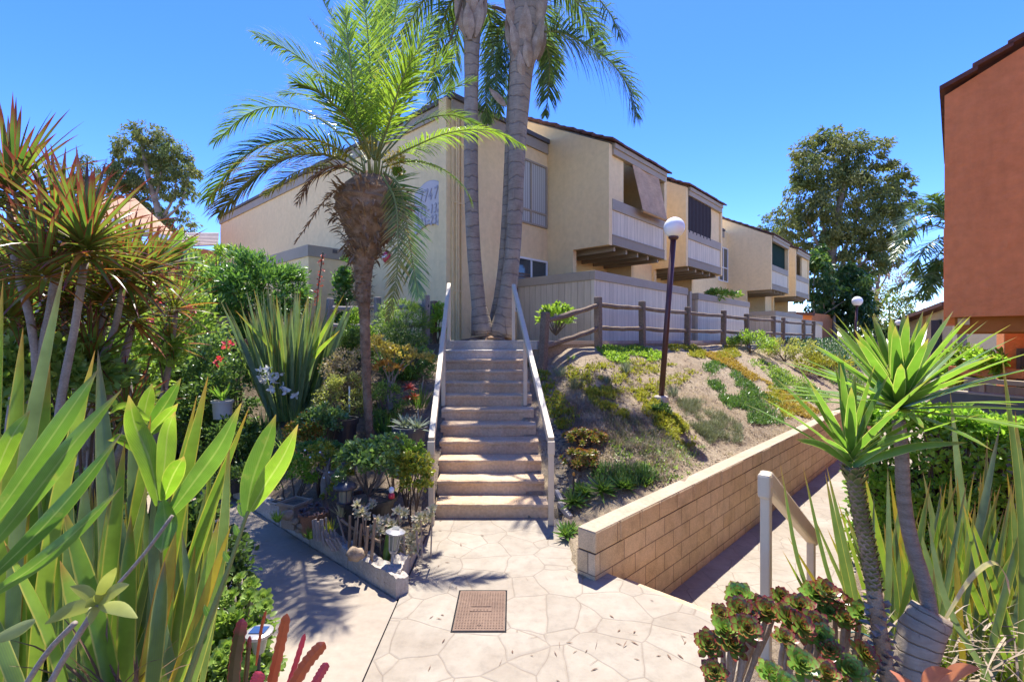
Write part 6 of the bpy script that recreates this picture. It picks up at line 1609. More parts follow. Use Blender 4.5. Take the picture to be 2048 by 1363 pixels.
# edging blocks
def edge_block(a, b, wd, h, label, rough=.03):
    d = (b - a); L = d.length; d.normalize(); n_ = V((-d.y, d.x, 0)); m = MB(); nx_, ny_ = 22, 6; vs = []
    for j in range(ny_ + 1):
        for i in range(nx_ + 1):
            u, v = i / nx_, j / ny_; z = h + rough * (noise.noise(V((a.x + u * L * 9, v * 3, a.y * 3))) + .6 * noise.noise(V((u * L * 24, v * 6, a.x)))) * (1 if 0 < v else .5)
            if i in (0, nx_): z -= .02
            vs.append(a + d * (u * L) + n_ * (v * wd + .008 * noise.noise(V((u * 20, 3, a.x))) * (1 if j == 0 else 0)) + V((0, 0, z)))
    N = nx_ + 1; fs = [[j * N + i, j * N + i + 1, (j + 1) * N + i + 1, (j + 1) * N + i] for j in range(ny_) for i in range(nx_)]
    k = len(vs)
    ring = [i for i in range(N)] + [j * N + nx_ for j in range(1, ny_ + 1)] + [ny_ * N + i for i in range(nx_ - 1, -1, -1)] + [j * N for j in range(ny_ - 1, 0, -1)]
    for r_ in ring: v = vs[r_]; vs.append(V((v.x, v.y, -.02)))
    M_ = len(ring)
    for q in range(M_): fs.append([ring[(q + 1) % M_], ring[q], k + q, k + (q + 1) % M_])
    m.add(vs, fs); return solo('edging_block', label, 'edging', m, M['curb'], a)
bp0 = V((XJ - .012, 4.13, 0)); pts_l = [('rough topped edging block at the pointed tip of the planter', 0.02, .82), ('crumbling edging block below the driftwood', .835, 1.62), ('mossy edging block in front of the terracotta bowl', 1.635, 2.42), ('edging block in front of the tan square pot', 2.435, 3.2), ('last edging block where the side path bends behind leaves', 3.215, 4.0)]
for lab, u0, u1 in pts_l: edge_block(bp0 + BE * u0, bp0 + BE * u1, -.13, .17, lab)
edge_block(V((XJ - .145, 4.22, 0)), V((XJ - .145, 4.62, 0)), -.13 if False else .0001 + .12 * -1, .19, 'squat edging block standing along the stamped path') if False else None
e_ = edge_block(V((XJ - .01, 4.24, 0)), V((XJ - .01, 4.62, 0)), .12, .18, 'squat rough edging block along the stamped path, at the planter tip')
e_ = edge_block(V((XJ - .01, 4.64, 0)), V((XJ - .01, 5.72, 0)), .08, .10, 'long low edging strip along the stamped path up to the stairs', .015)
# ================================================================== LEFT SIDE, BACK TO FRONT
hZ = lambda x, y: -.02
pbush('oleander', 'rounded dark green oleander bush in front of the beige shed', 520, 562, 88, 52, 11.3, 6000, .15, .042, 'shrub', hf=lambda x, y: TZ, nclump=60, cl=.26, ns=16)
pbush('oleander', 'lighter green leafy bush beside the tiled roof house', 425, 558, 62, 44, 12.2, 2600, .15, .045, 'shrub_l', hf=lambda x, y: TZ, nclump=36)
pbush('feathery_shrub', 'feathery bright green shrub tips against the pale tile roof', 395, 512, 56, 22, 12.8, 900, .18, .04, 'shrub_b', hf=lambda x, y: TZ, nclump=16, fill=.9)
pbush('feathery_shrub', 'light sprays of green reaching over the dark oleander', 455, 512, 40, 14, 11.8, 420, .16, .035, 'shrub_b', hf=lambda x, y: TZ, nclump=10)
pbush('wall_climber', 'narrow upright dark green climber on the beige shed side wall', 689, 565, 16, 48, 12.3, 900, .12, .06, 'shrub', hf=lambda x, y: TZ, nclump=26, cl=.3, rz=10)
b = W(330, 520, 10.5); m = MB()
for k in range(16):
    a = R(0, 6.28); strap(m, b + V((0, 0, R(-.3, 0))), V((math.cos(a), math.sin(a) * .6, R(.5, 1.4))), R(.7, 1.1), .26, R(.8, 1.6), 6, 'broad', .2, 0, V((R(-.3, .3) + -math.sin(a), math.cos(a), 0)))
ms = MB(); ms.tube([V((b.x, b.y, .6)), b], .06, 8)
plant('banana_plant', 'broad leaved banana like plant below the white gutter', 'plant', V((b.x, b.y, .6)), [('stem', ms, M['rachis']), ('leaves', m, M['ginger'])])
LB = [ # light jungle behind the dracaena: label, px, py, rx, ry, Y, n, L, w, mat
 ('sunlit yellow green shrub behind the middle dracaena head', 330, 580, 74, 56, 9.6, 2300, .12, .05, 'shrub_b'),
 ('leafy green shrub with pink blossoms behind the small dracaena', 385, 605, 56, 40, 9.2, 1600, .12, .045, 'shrub_l'),
 ('tall light green shrub at the picture edge behind dracaena heads', 55, 520, 90, 70, 6.4, 2600, .12, .055, 'shrub_b'),
 ('sunlit shrub filling the gap under the paired dracaena heads', 225, 600, 84, 62, 7.4, 2600, .11, .05, 'shrub_l'),
 ('shaded shrub low behind the grey dracaena stems', 190, 700, 90, 60, 6.6, 2400, .11, .05, 'shrub_l'),
 ('tangled shrub behind the thickest dracaena stem', 60, 660, 90, 80, 5.6, 2600, .10, .05, 'shrub_b'),
 ('dark shrub against the grey board fence', 120, 800, 100, 70, 5.8, 2400, .10, .045, 'shrub_d'),
 ('dark rambling rose against the grey board screen', 425, 725, 46, 56, 8.6, 1700, .07, .04, 'rose'),
 ('dark rambling rose behind the white bucket', 420, 800, 46, 56, 8.0, 1500, .07, .04, 'shrub_d'),
 ('dense rose thicket beside the tall flax clump', 475, 770, 42, 70, 8.3, 1700, .07, .04, 'rose'),
 ('low light leaved shrub at the door step', 232, 945, 40, 40, 6.9, 1500, .06, .03, 'shrub_l'),
 ('dark low shrub beside the white bucket', 470, 870, 56, 40, 7.4, 1500, .07, .035, 'shrub_d'),
 ('dark low foliage along the shaded side path edge', 490, 960, 60, 30, 6.8, 1500, .06, .03, 'shrub_d'),
]
for (lab, x, y, rx, ry, Y, n, L, w_, mt) in LB:
    pbush('garden_shrub', lab, x, y, rx, ry, Y, n, L, w_, mt, hf=hLeft if x > 380 else hZ, nclump=36, cl=.3, ns=9)
m = MB()
for (x, y, Y) in ((318, 602, 9.0), (325, 606, 9.0), (384, 618, 8.9), (280, 628, 8.8), (440, 720, 8.3), (437, 726, 8.3), (300, 640, 7.0), (292, 812, 5), (455, 690, 8.2)):
    for k in range(8): lf(m, W(x, y, Y) + rdir() * .05, rdir(), rdir(), .09, .07)
solo('bougainvillea_blossom', 'scattered pink bougainvillea blossoms above the grey board screen', 'blossom', m, M['petal_p'], W(384, 618, 8.9))
# pots on the ledge
p = W(425, 668, 9.9); m = MB(); m.box(W(375, 690, 10.0), (1.15, .1, 0), (0, .5, 0), (0, 0, .12)); solo('ledge', 'rust coloured timber ledge holding pots above the roses', 'ledge', m, M['terra'], p, bevel=.01)
pot('ledge_pot', 'dark teal pot on the rust ledge, next to an upturned tan pot', 425, 658, 24, 22, 9.8, 'teal'); pot('ledge_pot', 'larger dark teal pot at the end of the rust ledge', 449, 656, 28, 28, 9.7, 'teal'); pot('ledge_pot', 'tan clay pot standing behind the teal pots', 446, 632, 26, 22, 10.1, 'tanpot')
M['bucket'] = plain('bucket_plastic', (.46, .45, .42), .5, .4)
t, b, c = pot('bucket', 'white plastic bucket among the dark roses', 445, 800, 38, 36, 7.6, 'bucket', tap=.85)
m = MB(); tuft(m, c, 16, .3, .05, 1.2, 1.0, 'broad', 4, .04); solo('bucket_plant', 'young green seedling leaves spreading over the white bucket', 'plant', m, M['ginger'], c)
t, b, c = pot('low_pot', 'wide black pot in the shade at the bend of the side path', 468, 950, 60, 30, 6.7, 'black')

# ------------------------------------------------------------------ dracaenas
def head(m, mo, c, ax, n, L, w, old=.09):
    c = V(c); ax = V(ax).normalized(); x = ax.orthogonal().normalized(); y = ax.cross(x)
    for i in range(n):
        t = (i + .5) / n; a = i * 2.39996 + R(-.2, .2); th = math.radians(lerp(6, 112, t ** .9) + R(-7, 7))
        rad = x * math.cos(a) + y * math.sin(a); d = ax * math.cos(th) + rad * math.sin(th)
        l = L * lerp(.75, 1.0, math.sin(math.pi * min(1, t + .15))) * R(.85, 1.12)
        p = c + ax * ((1 - t) * L * .22 - .03) + rad * .02
        strap(mo if (t > .6 and R(0, 1) < old * 2.2) else m, p, d, l, w * R(.85, 1.15), .28 + .35 * t, 6, 'blade', .4, R(-.5, .5))
def dracaena(label, base, heads, trunks):
    t = thing('dracaena', label, 'dracaena', base, 'dracaenas with red edged leaves'); ms, m, mo = MB(), MB(), MB()
    for (pts, r0, r1) in trunks:
        P = curve([W(*q) for q in pts], 14); ms.tube(P, [lerp(r0, r1, i / 14) * R(.94, 1.06) for i in range(15)], 9)
    for (px, py, Y, ax, n, L, w) in heads: head(m, mo, W(px, py, Y), ax, int(n * 1.25), L, w)
    obj('stem', ms, M['bark'], t, smooth=True); obj('leaves', m, M['drac'], t, smooth=True); obj('old_leaves', mo, M['drac_o'], t, smooth=True)
YD = 3.0
dracaena('tallest dracaena with three big red edged heads against the sky', W(70, 1300, YD),
    [(22, 395, YD, (.02, -.15, 1), 66, .56, .044), (120, 480, YD + .1, (.1, -.1, 1), 70, .55, .042), (172, 505, YD - .1, (.18, -.2, 1), 70, .54, .044), (40, 560, YD + .3, (-.2, -.1, 1), 60, .5, .04), (90, 555, YD - .2, (-.1, -.4, .9), 50, .5, .04), (250, 560, YD + .5, (.4, -.2, .9), 54, .5, .042), (20, 640, YD + .1, (-.1, -.4, .9), 46, .5, .04), (130, 600, YD + .6, (.1, -.3, .9), 50, .5, .042), (60, 700, YD + .4, (-.1, -.3, .9), 46, .48, .04), (300, 545, YD + .8, (.3, -.2, .9), 46, .46, .04), (185, 730, YD + .5, (.1, -.4, .9), 40, .45, .04)],
    [([(60, 1380, YD), (75, 1000, YD), (70, 700, YD), (30, 520, YD), (20, 400, YD)], .026, .02), ([(95, 1380, YD), (110, 900, YD), (150, 650, YD), (170, 520, YD)], .025, .02), ([(70, 760, YD), (100, 620, YD + .05), (118, 490, YD + .1)], .026, .022), ([(150, 800, YD + .4), (220, 680, YD + .5), (248, 570, YD + .5)], .024, .02), ([(120, 800, YD + .5), (128, 700, YD + .6), (130, 610, YD + .6)], .024, .02), ([(74, 900, YD), (40, 700, YD + .2), (40, 570, YD + .3)], .026, .022)])
dracaena('dracaena with drooping olive head under the paired heads', W(210, 1200, 3.6),
    [(205, 610, 3.6, (.1, -.1, 1), 64, .55, .046), (265, 640, 3.9, (.5, -.1, .8), 44, .45, .042), (140, 650, 3.7, (-.2, -.2, .9), 50, .5, .042), (255, 830, 3.5, (.4, -.2, .9), 26, .4, .04)],
    [([(180, 1250, 3.6), (180, 900, 3.6), (200, 720, 3.6), (204, 620, 3.6)], .026, .02), ([(185, 860, 3.6), (240, 740, 3.75), (264, 650, 3.9)], .035, .025), ([(178, 900, 3.6), (150, 760, 3.7), (142, 660, 3.7)], .035, .025), ([(190, 1000, 3.6), (240, 900, 3.5), (254, 840, 3.5)], .03, .02)])
dracaena('slender dracaena with two stacked orange tinged heads before the board screen', W(330, 900, 4.6),
    [(350, 618, 4.4, (.02, -.1, 1), 34, .44, .042), (340, 690, 4.45, (.03, -.1, 1), 30, .42, .04)],
    [([(300, 960, 4.6), (325, 800, 4.5), (336, 740, 4.46), (345, 680, 4.42), (352, 620, 4.4)], .03, .02)])
pbush('garden_shrub', 'leafy light green shrub growing between the thin dracaena stems', 90, 760, 120, 80, 3.3, 1500, .09, .04, 'shrub_l', hf=hZ, nclump=36, cl=.3, grow=False, ns=9)
pbush('garden_shrub', 'twining bright leaved shrub in front of the board fence and thin stems', 265, 720, 90, 60, 4.3, 1300, .08, .035, 'shrub_b', hf=hZ, nclump=30, cl=.3, grow=False, ns=9)
# background stems
m = MB()
for pts in ([(150, 1150, 4.2), (165, 900, 4.2), (195, 720, 4.2), (230, 560, 4.2)], [(250, 1050, 4.6), (262, 860, 4.6), (250, 700, 4.6)], [(30, 1100, 4.0), (20, 880, 4.0), (50, 700, 4.0), (110, 560, 4.0)]):
    m.tube(curve([W(*q) for q in pts], 10), [.045 - .002 * i for i in range(11)], 8)
solo('bare_stems', 'grey bare shrub stems rising behind the dracaenas', 'stems', m, M['bark'], W(165, 1150, 4.2), smooth=True)

# ------------------------------------------------------------------ foreground flax and ginger on the left
def pxflax(name, label, base, specs, mats_w):
    t = thing(name, label, 'flax', base); d = {}
    for (pts, wpx, mat, roll) in specs:
        Yb = pts[0][2]; d.setdefault(mat, MB()); leaf_px(d[mat], pts, wpx * .84 / F * Yb, 'strap', .3, 10, roll)
    for k, mm in d.items(): obj('leaves', mm, M[k], t, smooth=True)
    return t
S = []
def bl(x0, y0, x1, y1, w_, mat, Y=2.1, bow=0.0, roll=None, dY=.1):
    S.append(([(x0, y0, Y), (lerp(x0, x1, .5) + bow, lerp(y0, y1, .5), Y + dY * .3), (x1, y1, Y + dY)], w_, mat, R(-.5, .5) if roll is None else roll))
bl(20, 1420, 130, 525, 30, 'flax_grey', 2.0, -30, .3); bl(-10, 1400, 46, 655, 36, 'flax_y', 2.1, 0, .2); bl(-30, 1400, 6, 560, 26, 'flax_y', 2.1, -6); bl(60, 1420, 190, 700, 34, 'flax_y', 2.2, -20)
bl(20, 1420, 78, 750, 24, 'flax_yellow', 2.3, -8); bl(70, 1420, 100, 720, 36, 'flax_y', 2.4, -10); bl(290, 1420, 416, 752, 36, 'flax_y', 2.5, -10, .1); bl(300, 1420, 394, 790, 22, 'flax_y', 2.6, -20)
bl(330, 1430, 498, 815, 26, 'flax_y', 2.4, -30, .4); bl(300, 1430, 466, 900, 26, 'flax_y', 2.4, -10); bl(250, 1430, 302, 830, 36, 'flax_y', 2.5, -10); bl(270, 1420, 348, 960, 30, 'flax_y', 2.5, 0); bl(285, 1400, 352, 1062, 40, 'flax_yellow', 2.0, 0, .1)
bl(330, 1430, 437, 1035, 30, 'flax_y', 2.1, 10); bl(320, 1430, 462, 1050, 22, 'flax_yellow', 2.1, 4); bl(220, 1430, 196, 700, 40, 'flax_grey', 2.3, 10); bl(190, 1430, 250, 880, 34, 'flax_y', 2.1); bl(240, 1430, 126, 1010, 40, 'flax_y', 2.0, 10)
bl(150, 1430, 8, 1080, 42, 'flax_y', 1.9, 20, 1.0); bl(220, 1430, 120, 1120, 46, 'flax_y', 2.0, 10); bl(60, 1430, -40, 1180, 30, 'flax', 1.9, 0); bl(210, 1430, 220, 990, 44, 'flax_y', 2.2); bl(250, 1430, 262, 1030, 40, 'flax_y', 2.1); bl(160, 1430, 170, 940, 38, 'flax_grey', 2.3)
bl(300, 1430, 330, 1120, 34, 'flax', 1.9); bl(360, 1430, 390, 1090, 26, 'flax_y', 2.2); bl(120, 1430, 90, 900, 40, 'flax_y', 2.4); bl(40, 1430, 30, 960, 40, 'flax_y', 2.3); bl(350, 1430, 420, 950, 28, 'flax_grey', 2.5, -6); bl(325, 1430, 376, 900, 30, 'flax', 2.6); bl(280, 1430, 262, 800, 30, 'flax_grey', 2.6)
for i in range(100):
    x = R(-60, 400); bl(x, 1440, x + R(-90, 100), R(860, 1200), R(14, 28), random.choice(['flax', 'flax', 'flax_y', 'flax_grey']), R(2.2, 2.9), R(-25, 25))
pxflax('flax_clump', 'large foreground flax clump with green and yellow edged blades', W(190, 1420, 2.2), S, None)
# broad leaves
t = thing('ginger_plant', 'shell ginger shoots with broad light green leaves leaning in from the picture edge', 'ginger', W(-60, 1300, 1.7)); m, my = MB(), MB()
for (pts, w_, mm) in (([(-40, 1075, 1.6), (60, 935, 1.62), (140, 820, 1.65), (196, 738, 1.7)], 74, m), ([(-40, 1120, 1.55), (70, 985, 1.58), (160, 870, 1.62), (244, 778, 1.7)], 72, m), ([(-40, 1175, 1.5), (70, 1070, 1.5), (160, 970, 1.55), (246, 862, 1.6)], 66, m), ([(-40, 1205, 1.45), (70, 1130, 1.45), (160, 1055, 1.5), (244, 972, 1.55)], 58, m), ([(-30, 1000, 1.75), (20, 880, 1.75), (60, 820, 1.8)], 60, my)):
    leaf_px(mm, pts, w_ * .5 / F * pts[0][2], 'ging', .4, 14, R(-.2, .3), .04)
ms = MB(); ms.tube(curve([W(-80, 1420, 1.7), W(-60, 1200, 1.65), W(-42, 1060, 1.62)], 6), .014, 7)
obj('leaves', m, M['ginger'], t, smooth=True); obj('young_leaves', my, M['ginger_y'], t, smooth=True); obj('stem', ms, M['rachis'], t)
t = thing('ginger_plant', 'middle shell ginger with wavy yellow green leaves before the board screen', 'ginger', W(330, 1400, 2.3)); m, my = MB(), MB()
for (pts, w_, mm) in (([(318, 1010, 2.3), (300, 920, 2.28), (270, 850, 2.25), (258, 790, 2.2)], 74, my), ([(322, 1000, 2.3), (330, 920, 2.3), (336, 860, 2.3), (350, 822, 2.28)], 60, my), ([(330, 1040, 2.25), (390, 960, 2.2), (440, 890, 2.15), (482, 806, 2.1)], 72, m), ([(326, 1000, 2.3), (346, 950, 2.2), (368, 912, 2.15)], 62, my), ([(325, 1000, 2.25), (330, 1040, 2.15), (326, 1080, 2.1), (322, 1105, 2.08)], 70, m), ([(285, 850, 2.9), (292, 810, 2.9), (304, 766, 2.9)], 50, my), ([(300, 850, 2.9), (330, 810, 2.9), (362, 756, 2.9)], 50, m), ([(298, 870, 2.8), (325, 840, 2.8), (356, 806, 2.75)], 46, my), ([(320, 930, 2.5), (250, 880, 2.4), (215, 880, 2.3)], 34, my), ([(300, 840, 2.8), (250, 812, 2.7), (215, 830, 2.6)], 30, my)):
    leaf_px(mm, pts, w_ * .55 / F * pts[0][2], 'ging', .4, 14, R(-.3, .3), .05)
ms = MB(); ms.tube(curve([W(300, 1430, 2.3), W(316, 1200, 2.3), W(322, 1000, 2.3)], 6), .014, 7); ms.tube(curve([W(270, 1300, 2.9), W(285, 1000, 2.9), W(296, 850, 2.9)], 6), .012, 7)
obj('leaves', m, M['ginger'], t, smooth=True); obj('young_leaves', my, M['ginger_y'], t, smooth=True); obj('stem', ms, M['rachis'], t)
t = thing('ginger_plant', 'slim shell ginger shoot with paired leaves over the sunny side path', 'ginger', W(370, 1420, 2.0)); m, my = MB(), MB()
for (pts, w_, mm) in (([(492, 1030, 2.1), (505, 960, 2.1), (530, 890, 2.1), (552, 828, 2.1)], 70, m), ([(500, 1022, 2.1), (530, 970, 2.05), (565, 915, 2.0), (596, 848, 1.95)], 64, my), ([(494, 1035, 2.1), (482, 1020, 2.1), (476, 1005, 2.1)], 20, m)):
    leaf_px(mm, pts, w_ * .6 / F * pts[0][2], 'ging', .4, 14, R(-.2, .2), .03)
ms = MB(); ms.tube(curve([W(352, 1430, 2.0), W(400, 1290, 2.02), (W(452, 1150, 2.06)), W(496, 1022, 2.1)], 10), [.013] * 6 + [.011, .010, .009, .008, .007], 7)
for k in range(5): q = curve([W(400, 1290, 2.02), W(452, 1150, 2.06), W(496, 1022, 2.1)], 5)[k]; lf(m, q, V((R(-.6, .6), 0, .8)), V((0, -1, 0)), .06, .03)
obj('leaves', m, M['ginger'], t, smooth=True); obj('young_leaves', my, M['ginger_y'], t, smooth=True); obj('stem', ms, M['rachis'], t)
# sprig
t = thing('shrub_sprig', 'foreground shrub sprig with a whorl of olive leaves on a woody stem', 'shrub', W(80, 1400, 1.5)); m, ms = MB(), MB()
for (x, y, w_) in ((232, 1134, 24), (140, 1172, 22), (258, 1168, 24), (275, 1235, 26), (90, 1247, 30), (180, 1250, 20), (170, 1215, 18), (205, 1190, 20)):
    leaf_px(m, [(196, 1208, 1.45), ((196 + x) / 2, (1208 + y) / 2 - 8, 1.43), (x, y, 1.41)], w_ / F * 1.45, 'lance', .3, 8, R(-.4, .4))
leaf_px(m, [(70, 1240, 1.5), (20, 1265, 1.5), (-40, 1290, 1.5)], .04, 'lance', .3, 8, .3)
ms.tube(curve([W(70, 1430, 1.5), W(120, 1330, 1.48), W(196, 1208, 1.45)], 8), .009, 7); ms.tube(curve([W(20, 1420, 1.6), W(90, 1310, 1.58), W(150, 1245, 1.55)], 8), .009, 7); ms.tube(curve([W(225, 1180, 1.9), W(290, 1105, 1.92), W(345, 1030, 1.95)], 8), .007, 6)
obj('stem', ms, M['bark'], t, smooth=True); obj('leaves', m, leaf('olive_sprig_leaf', (.26, .30, .07), (.34, .36, .11), .35, .45, .35), t, smooth=True)
m = MB(); p = W(225, 1363, 2.0); 
for i in range(34): strap(m, W(240 + R(-40, 40), 1420, 2.0), V((R(-1.2, 1.2), R(-.5, .2), R(.4, 1.2))), R(.2, .5), R(.015, .03), R(.2, 1.2), 5, 'blade', .3)
solo('dead_flax_leaves', 'brown dried flax leaves at the foot of the foreground clump', 'leaves', m, M['palm_d'], p)
# green aeoniums and low fill along the side path
def aeo(label, spots, mat, stemmat='bark', base=None, name='aeonium', grp=None):
    t = thing(name, label, 'aeonium', base, grp); m, ms, m_ = MB(), MB(), MB()
    for (x, y, Y, r, ax) in spots:
        c = W(x, y, Y); rosette(m if mat != 'aeo_r' or R(0, 1) < .72 else m_, c, ax, 36, r, r * .46, 'spoon', 3, 84, -.1, .18, 6, .08, .2)
        g = V((c.x + (V(base).x - c.x) * .5, c.y + .06, V(base).z - .06)); ms.tube(curve([g, g.lerp(c, .6) + rdir() * .02, c - V(ax).normalized() * .01], 6), [.016, .015, .014, .013, .012, .012, .012], 7)
    obj('stem', ms, M[stemmat], t, smooth=True)
    for mm, k in ((m, mat), (m_, 'aeo_m' if mat == 'aeo_r' else mat)):
        if mm.v: obj('leaves', mm, M[k], t, smooth=True)
    return t
sp = [(x + R(-5, 5), y + R(-5, 5), 3.3 - (y - 1150) * .003 + R(-.05, .05), R(.05, .085), (R(-.4, .4), -.7, R(.5, 1))) for x, y in ((450, 1165), (480, 1160), (505, 1170), (470, 1190), (500, 1195), (525, 1195), (455, 1210), (485, 1215), (515, 1220), (530, 1215), (440, 1190), (470, 1230), (495, 1170), (430, 1160))]
aeo('pale green aeonium rosettes beside the side path, upper cluster', sp, 'aeo_g', base=V((W(480, 1240, 3.2).x, 3.2, 0)))
sp = [(x + R(-5, 5), y + R(-5, 5), 2.9 + R(-.05, .05), R(.05, .09), (R(-.4, .4), -.7, R(.5, 1))) for x, y in ((410, 1290), (440, 1320), (400, 1340), (470, 1345), (430, 1355), (500, 1330), (520, 1350), (455, 1300), (380, 1310), (545, 1340), (420, 1360))]
aeo('pale green aeonium rosettes at the bottom edge around the cactus', sp, 'aeo_g', base=V((W(450, 1400, 2.8).x, 2.8, 0)))
pbush('low_foliage', 'small leaved green mat around the flat solar light', 470, 1270, 66, 34, 3.0, 1500, .05, .03, 'shrub_l', hf=hZ, nclump=30)
pbush('low_foliage', 'dark green low foliage behind the upper aeoniums', 455, 1120, 40, 34, 3.7, 1000, .05, .03, 'shrub_d', hf=hZ, nclump=24)
pbush('low_foliage', 'bright low foliage deep between the flax blades', 150, 1290, 170, 90, 2.9, 2400, .07, .04, 'shrub_l', hf=hZ, nclump=40)
pbush('low_foliage', 'shaded low foliage behind the foreground flax', 300, 1090, 150, 110, 3.6, 2600, .08, .04, 'shrub_d', hf=hZ, nclump=44)
pbush('low_foliage', 'shaded low foliage behind the leaning ginger leaves', 60, 1060, 160, 140, 3.6, 2800, .08, .04, 'shrub_l', hf=hZ, nclump=44)
p = W(518, 1262, 2.85); t = thing('solar_light', 'flat topped grey solar light with blue cell beside the aeoniums', 'lantern', V((p.x, p.y, 0)))
m = MB(); m.lathe(p - V((0, 0, .03)), [(.05, 0), (.075, .012), (.078, .03), (.06, .036), (.001, .037)], 20); obj('cap', m, M['alu'], t)
m = MB(); m.box(p + V((-.045, -.035, .008)), (.09, 0, 0), (0, .07, 0), (0, 0, .004)); obj('solar_panel', m, plain('solar_cell', (.03, .06, .14), .15, .7), t)
m = MB(); m.lathe(p - V((0, 0, .12)), [(.03, 0), (.05, .09), (.001, .09)], 14); obj('lens', m, M['lens'], t); m = MB(); m.tube([V((p.x, p.y, 0)), p - V((0, 0, .11))], .01, 7); obj('stake', m, M['black'], t)
# red cactus
M['cact'] = leaf('flat_cactus_red', (.42, .06, .025), (.58, .16, .035), .2, .4, .5, (.55, .16, .07), .86); M['cact_g'] = leaf('flat_cactus_dark', (.07, .06, .02), (.13, .08, .025), .15, .4, .5, (.40, .06, .05), .88, (.45, .05, .07), .88); M['cact_p'] = leaf('flat_cactus_pink', (.55, .05, .08), (.60, .10, .10), .25, .4, .5)
t = thing('orchid_cactus', 'flat red and orange orchid cactus stems rising from the bottom edge', 'cactus', W(540, 1420, 2.2)); d = {}
for (pts, w_, mt) in (([(464, 1400, 2.3), (472, 1310, 2.3), (486, 1236, 2.3)], 32, 'cact_g'), ([(488, 1400, 2.32), (494, 1330, 2.32), (500, 1270, 2.32)], 12, 'cact_g'), ([(535, 1400, 2.2), (556, 1310, 2.2), (574, 1226, 2.2)], 25, 'cact'), ([(566, 1400, 2.2), (590, 1330, 2.2), (610, 1266, 2.2)], 13, 'cact_p'), ([(572, 1400, 2.1), (610, 1330, 2.1), (649, 1283, 2.1)], 28, 'cact'), ([(612, 1400, 2.1), (636, 1355, 2.1), (655, 1324, 2.1)], 20, 'cact_p'), ([(495, 1410, 2.1), (510, 1370, 2.1), (522, 1342, 2.1)], 30, 'cact_p'), ([(512, 1330, 2.3), (522, 1260, 2.3), (532, 1220, 2.3)], 8, 'cact')):
    P = curve([W(*q) for q in pts], 26); mm = d.setdefault(mt, MB()); tn = (P[-1] - P[0]).normalized(); s = tn.cross(V((0, 1, 0))).normalized(); vs, fs, uv = [], [], []
    for i, q in enumerate(P):
        u = i / 26; hw = w_ * .82 / F * 2.2 * .5 * (min(1, .55 + u * 2) * (1 if u < .85 else math.sqrt(max(.02, 1 - ((u - .85) / .15) ** 2)))) * (1 + .10 * (1 if i % 3 == 0 else -1 if i % 3 == 2 else 0))
        for (a_, b_) in ((-1, 0), (0, -.35), (1, 0), (0, .35)): vs.append(q + s * hw * a_ + V((0, 1, 0)) * hw * b_ * .8); uv.append(((a_ + 1) / 2, u))
    for i in range(26):
        for k in range(4): a_ = i * 4; fs.append([a_ + k, a_ + (k + 1) % 4, a_ + 4 + (k + 1) % 4, a_ + 4 + k])
    fs.append([104 + k for k in range(4)]); mm.add(vs, fs, uv)
for k, mm in d.items(): obj('stem', mm, M[k], t, smooth=False)

# ================================================================== RIGHT SIDE
# hedge
def hedge(label, a, b, depth, z0, z1, n, L, w, mat):
    a, b = V(a), V(b); d = b - a; Ln = d.length; d.normalize(); nb = V((-d.y, d.x, 0)); t = thing('hedge', label, 'hedge', a); m, mc = MB(), MB()
    for i in range(n):
        u = R(0, Ln); q = R(0, 1)
        top = z1 + .10 * noise.noise(V((u * 1.7, 2, 0))) + .05 * noise.noise(V((u * 5, 4, 0)))
        if q < .5: p = a + d * u + nb * R(0, depth) + V((0, 0, top - z0 + R(-.16, .06)))
        else:
            zz = R(0, 1); dep = .08 * noise.noise(V((u * 3, zz * 5, 1))) + .06 * noise.noise(V((u * 8, zz * 9, 7))); p = a + d * u + nb * (R(-.06, .12) + dep) + V((0, 0, (top - z0) * zz))
        dd = (rdir() + V((0, 0, .5)) - nb * .6).normalized(); (lf)(m, p, dd, (V((0, 0, 1)) - nb * .6 + rdir() * .8).normalized(), L * R(.7, 1.25), w * R(.8, 1.2))
    for i in range(60):
        u = R(.1, Ln - .1); p = a + d * u + nb * R(.1, depth - .1); mc.tube(curve([p, p + rdir() * .1 + V((0, 0, (z1 - z0) * .5)), p + rdir() * .2 + V((0, 0, (z1 - z0) * .9))], 5), .014, 5)
    mk = MB(); mk.box(a + nb * .42 + d * .2, d * (Ln - .4), nb * .05, (0, 0, (z1 - z0) * .62)); obj('added_dark_core', mk, M['core_dark'], t)  # dark core added to block see-through, coloured as the hedge's inner shade
    obj('branches', mc, M['bark_d'], t); obj('leaves', m, M[mat], t); return t
M['core_dark'] = surf('hedge_core_dark', (.02, .035, .012), (.035, .06, .02), 12, .95, .1, 60, .8, .02, .5)  # shade inside the hedge, put into the added core's colour
ha = W(1692, 830, 6.3); hb = W(2075, 842, 5.0); hedge('clipped bright green hedge behind the flax and in front of the grey patio wall', V((ha.x, ha.y, -.6)), V((hb.x, hb.y, -.6)), .6, -.6, W(1692, 826, 6.0).z, 9000, .085, .042, 'hedge')
pbush('planter_shrub', 'glossy light green plants growing in the rust planter box', 2000, 728, 56, 20, 9.4, 1300, .13, .06, 'hedge', hf=lambda x, y: 1.5, ns=8)
pbush('planter_shrub', 'light green plants before the terracotta house window', 1925, 718, 36, 26, 10.4, 900, .13, .06, 'shrub_b', hf=lambda x, y: 1.2, ns=6)
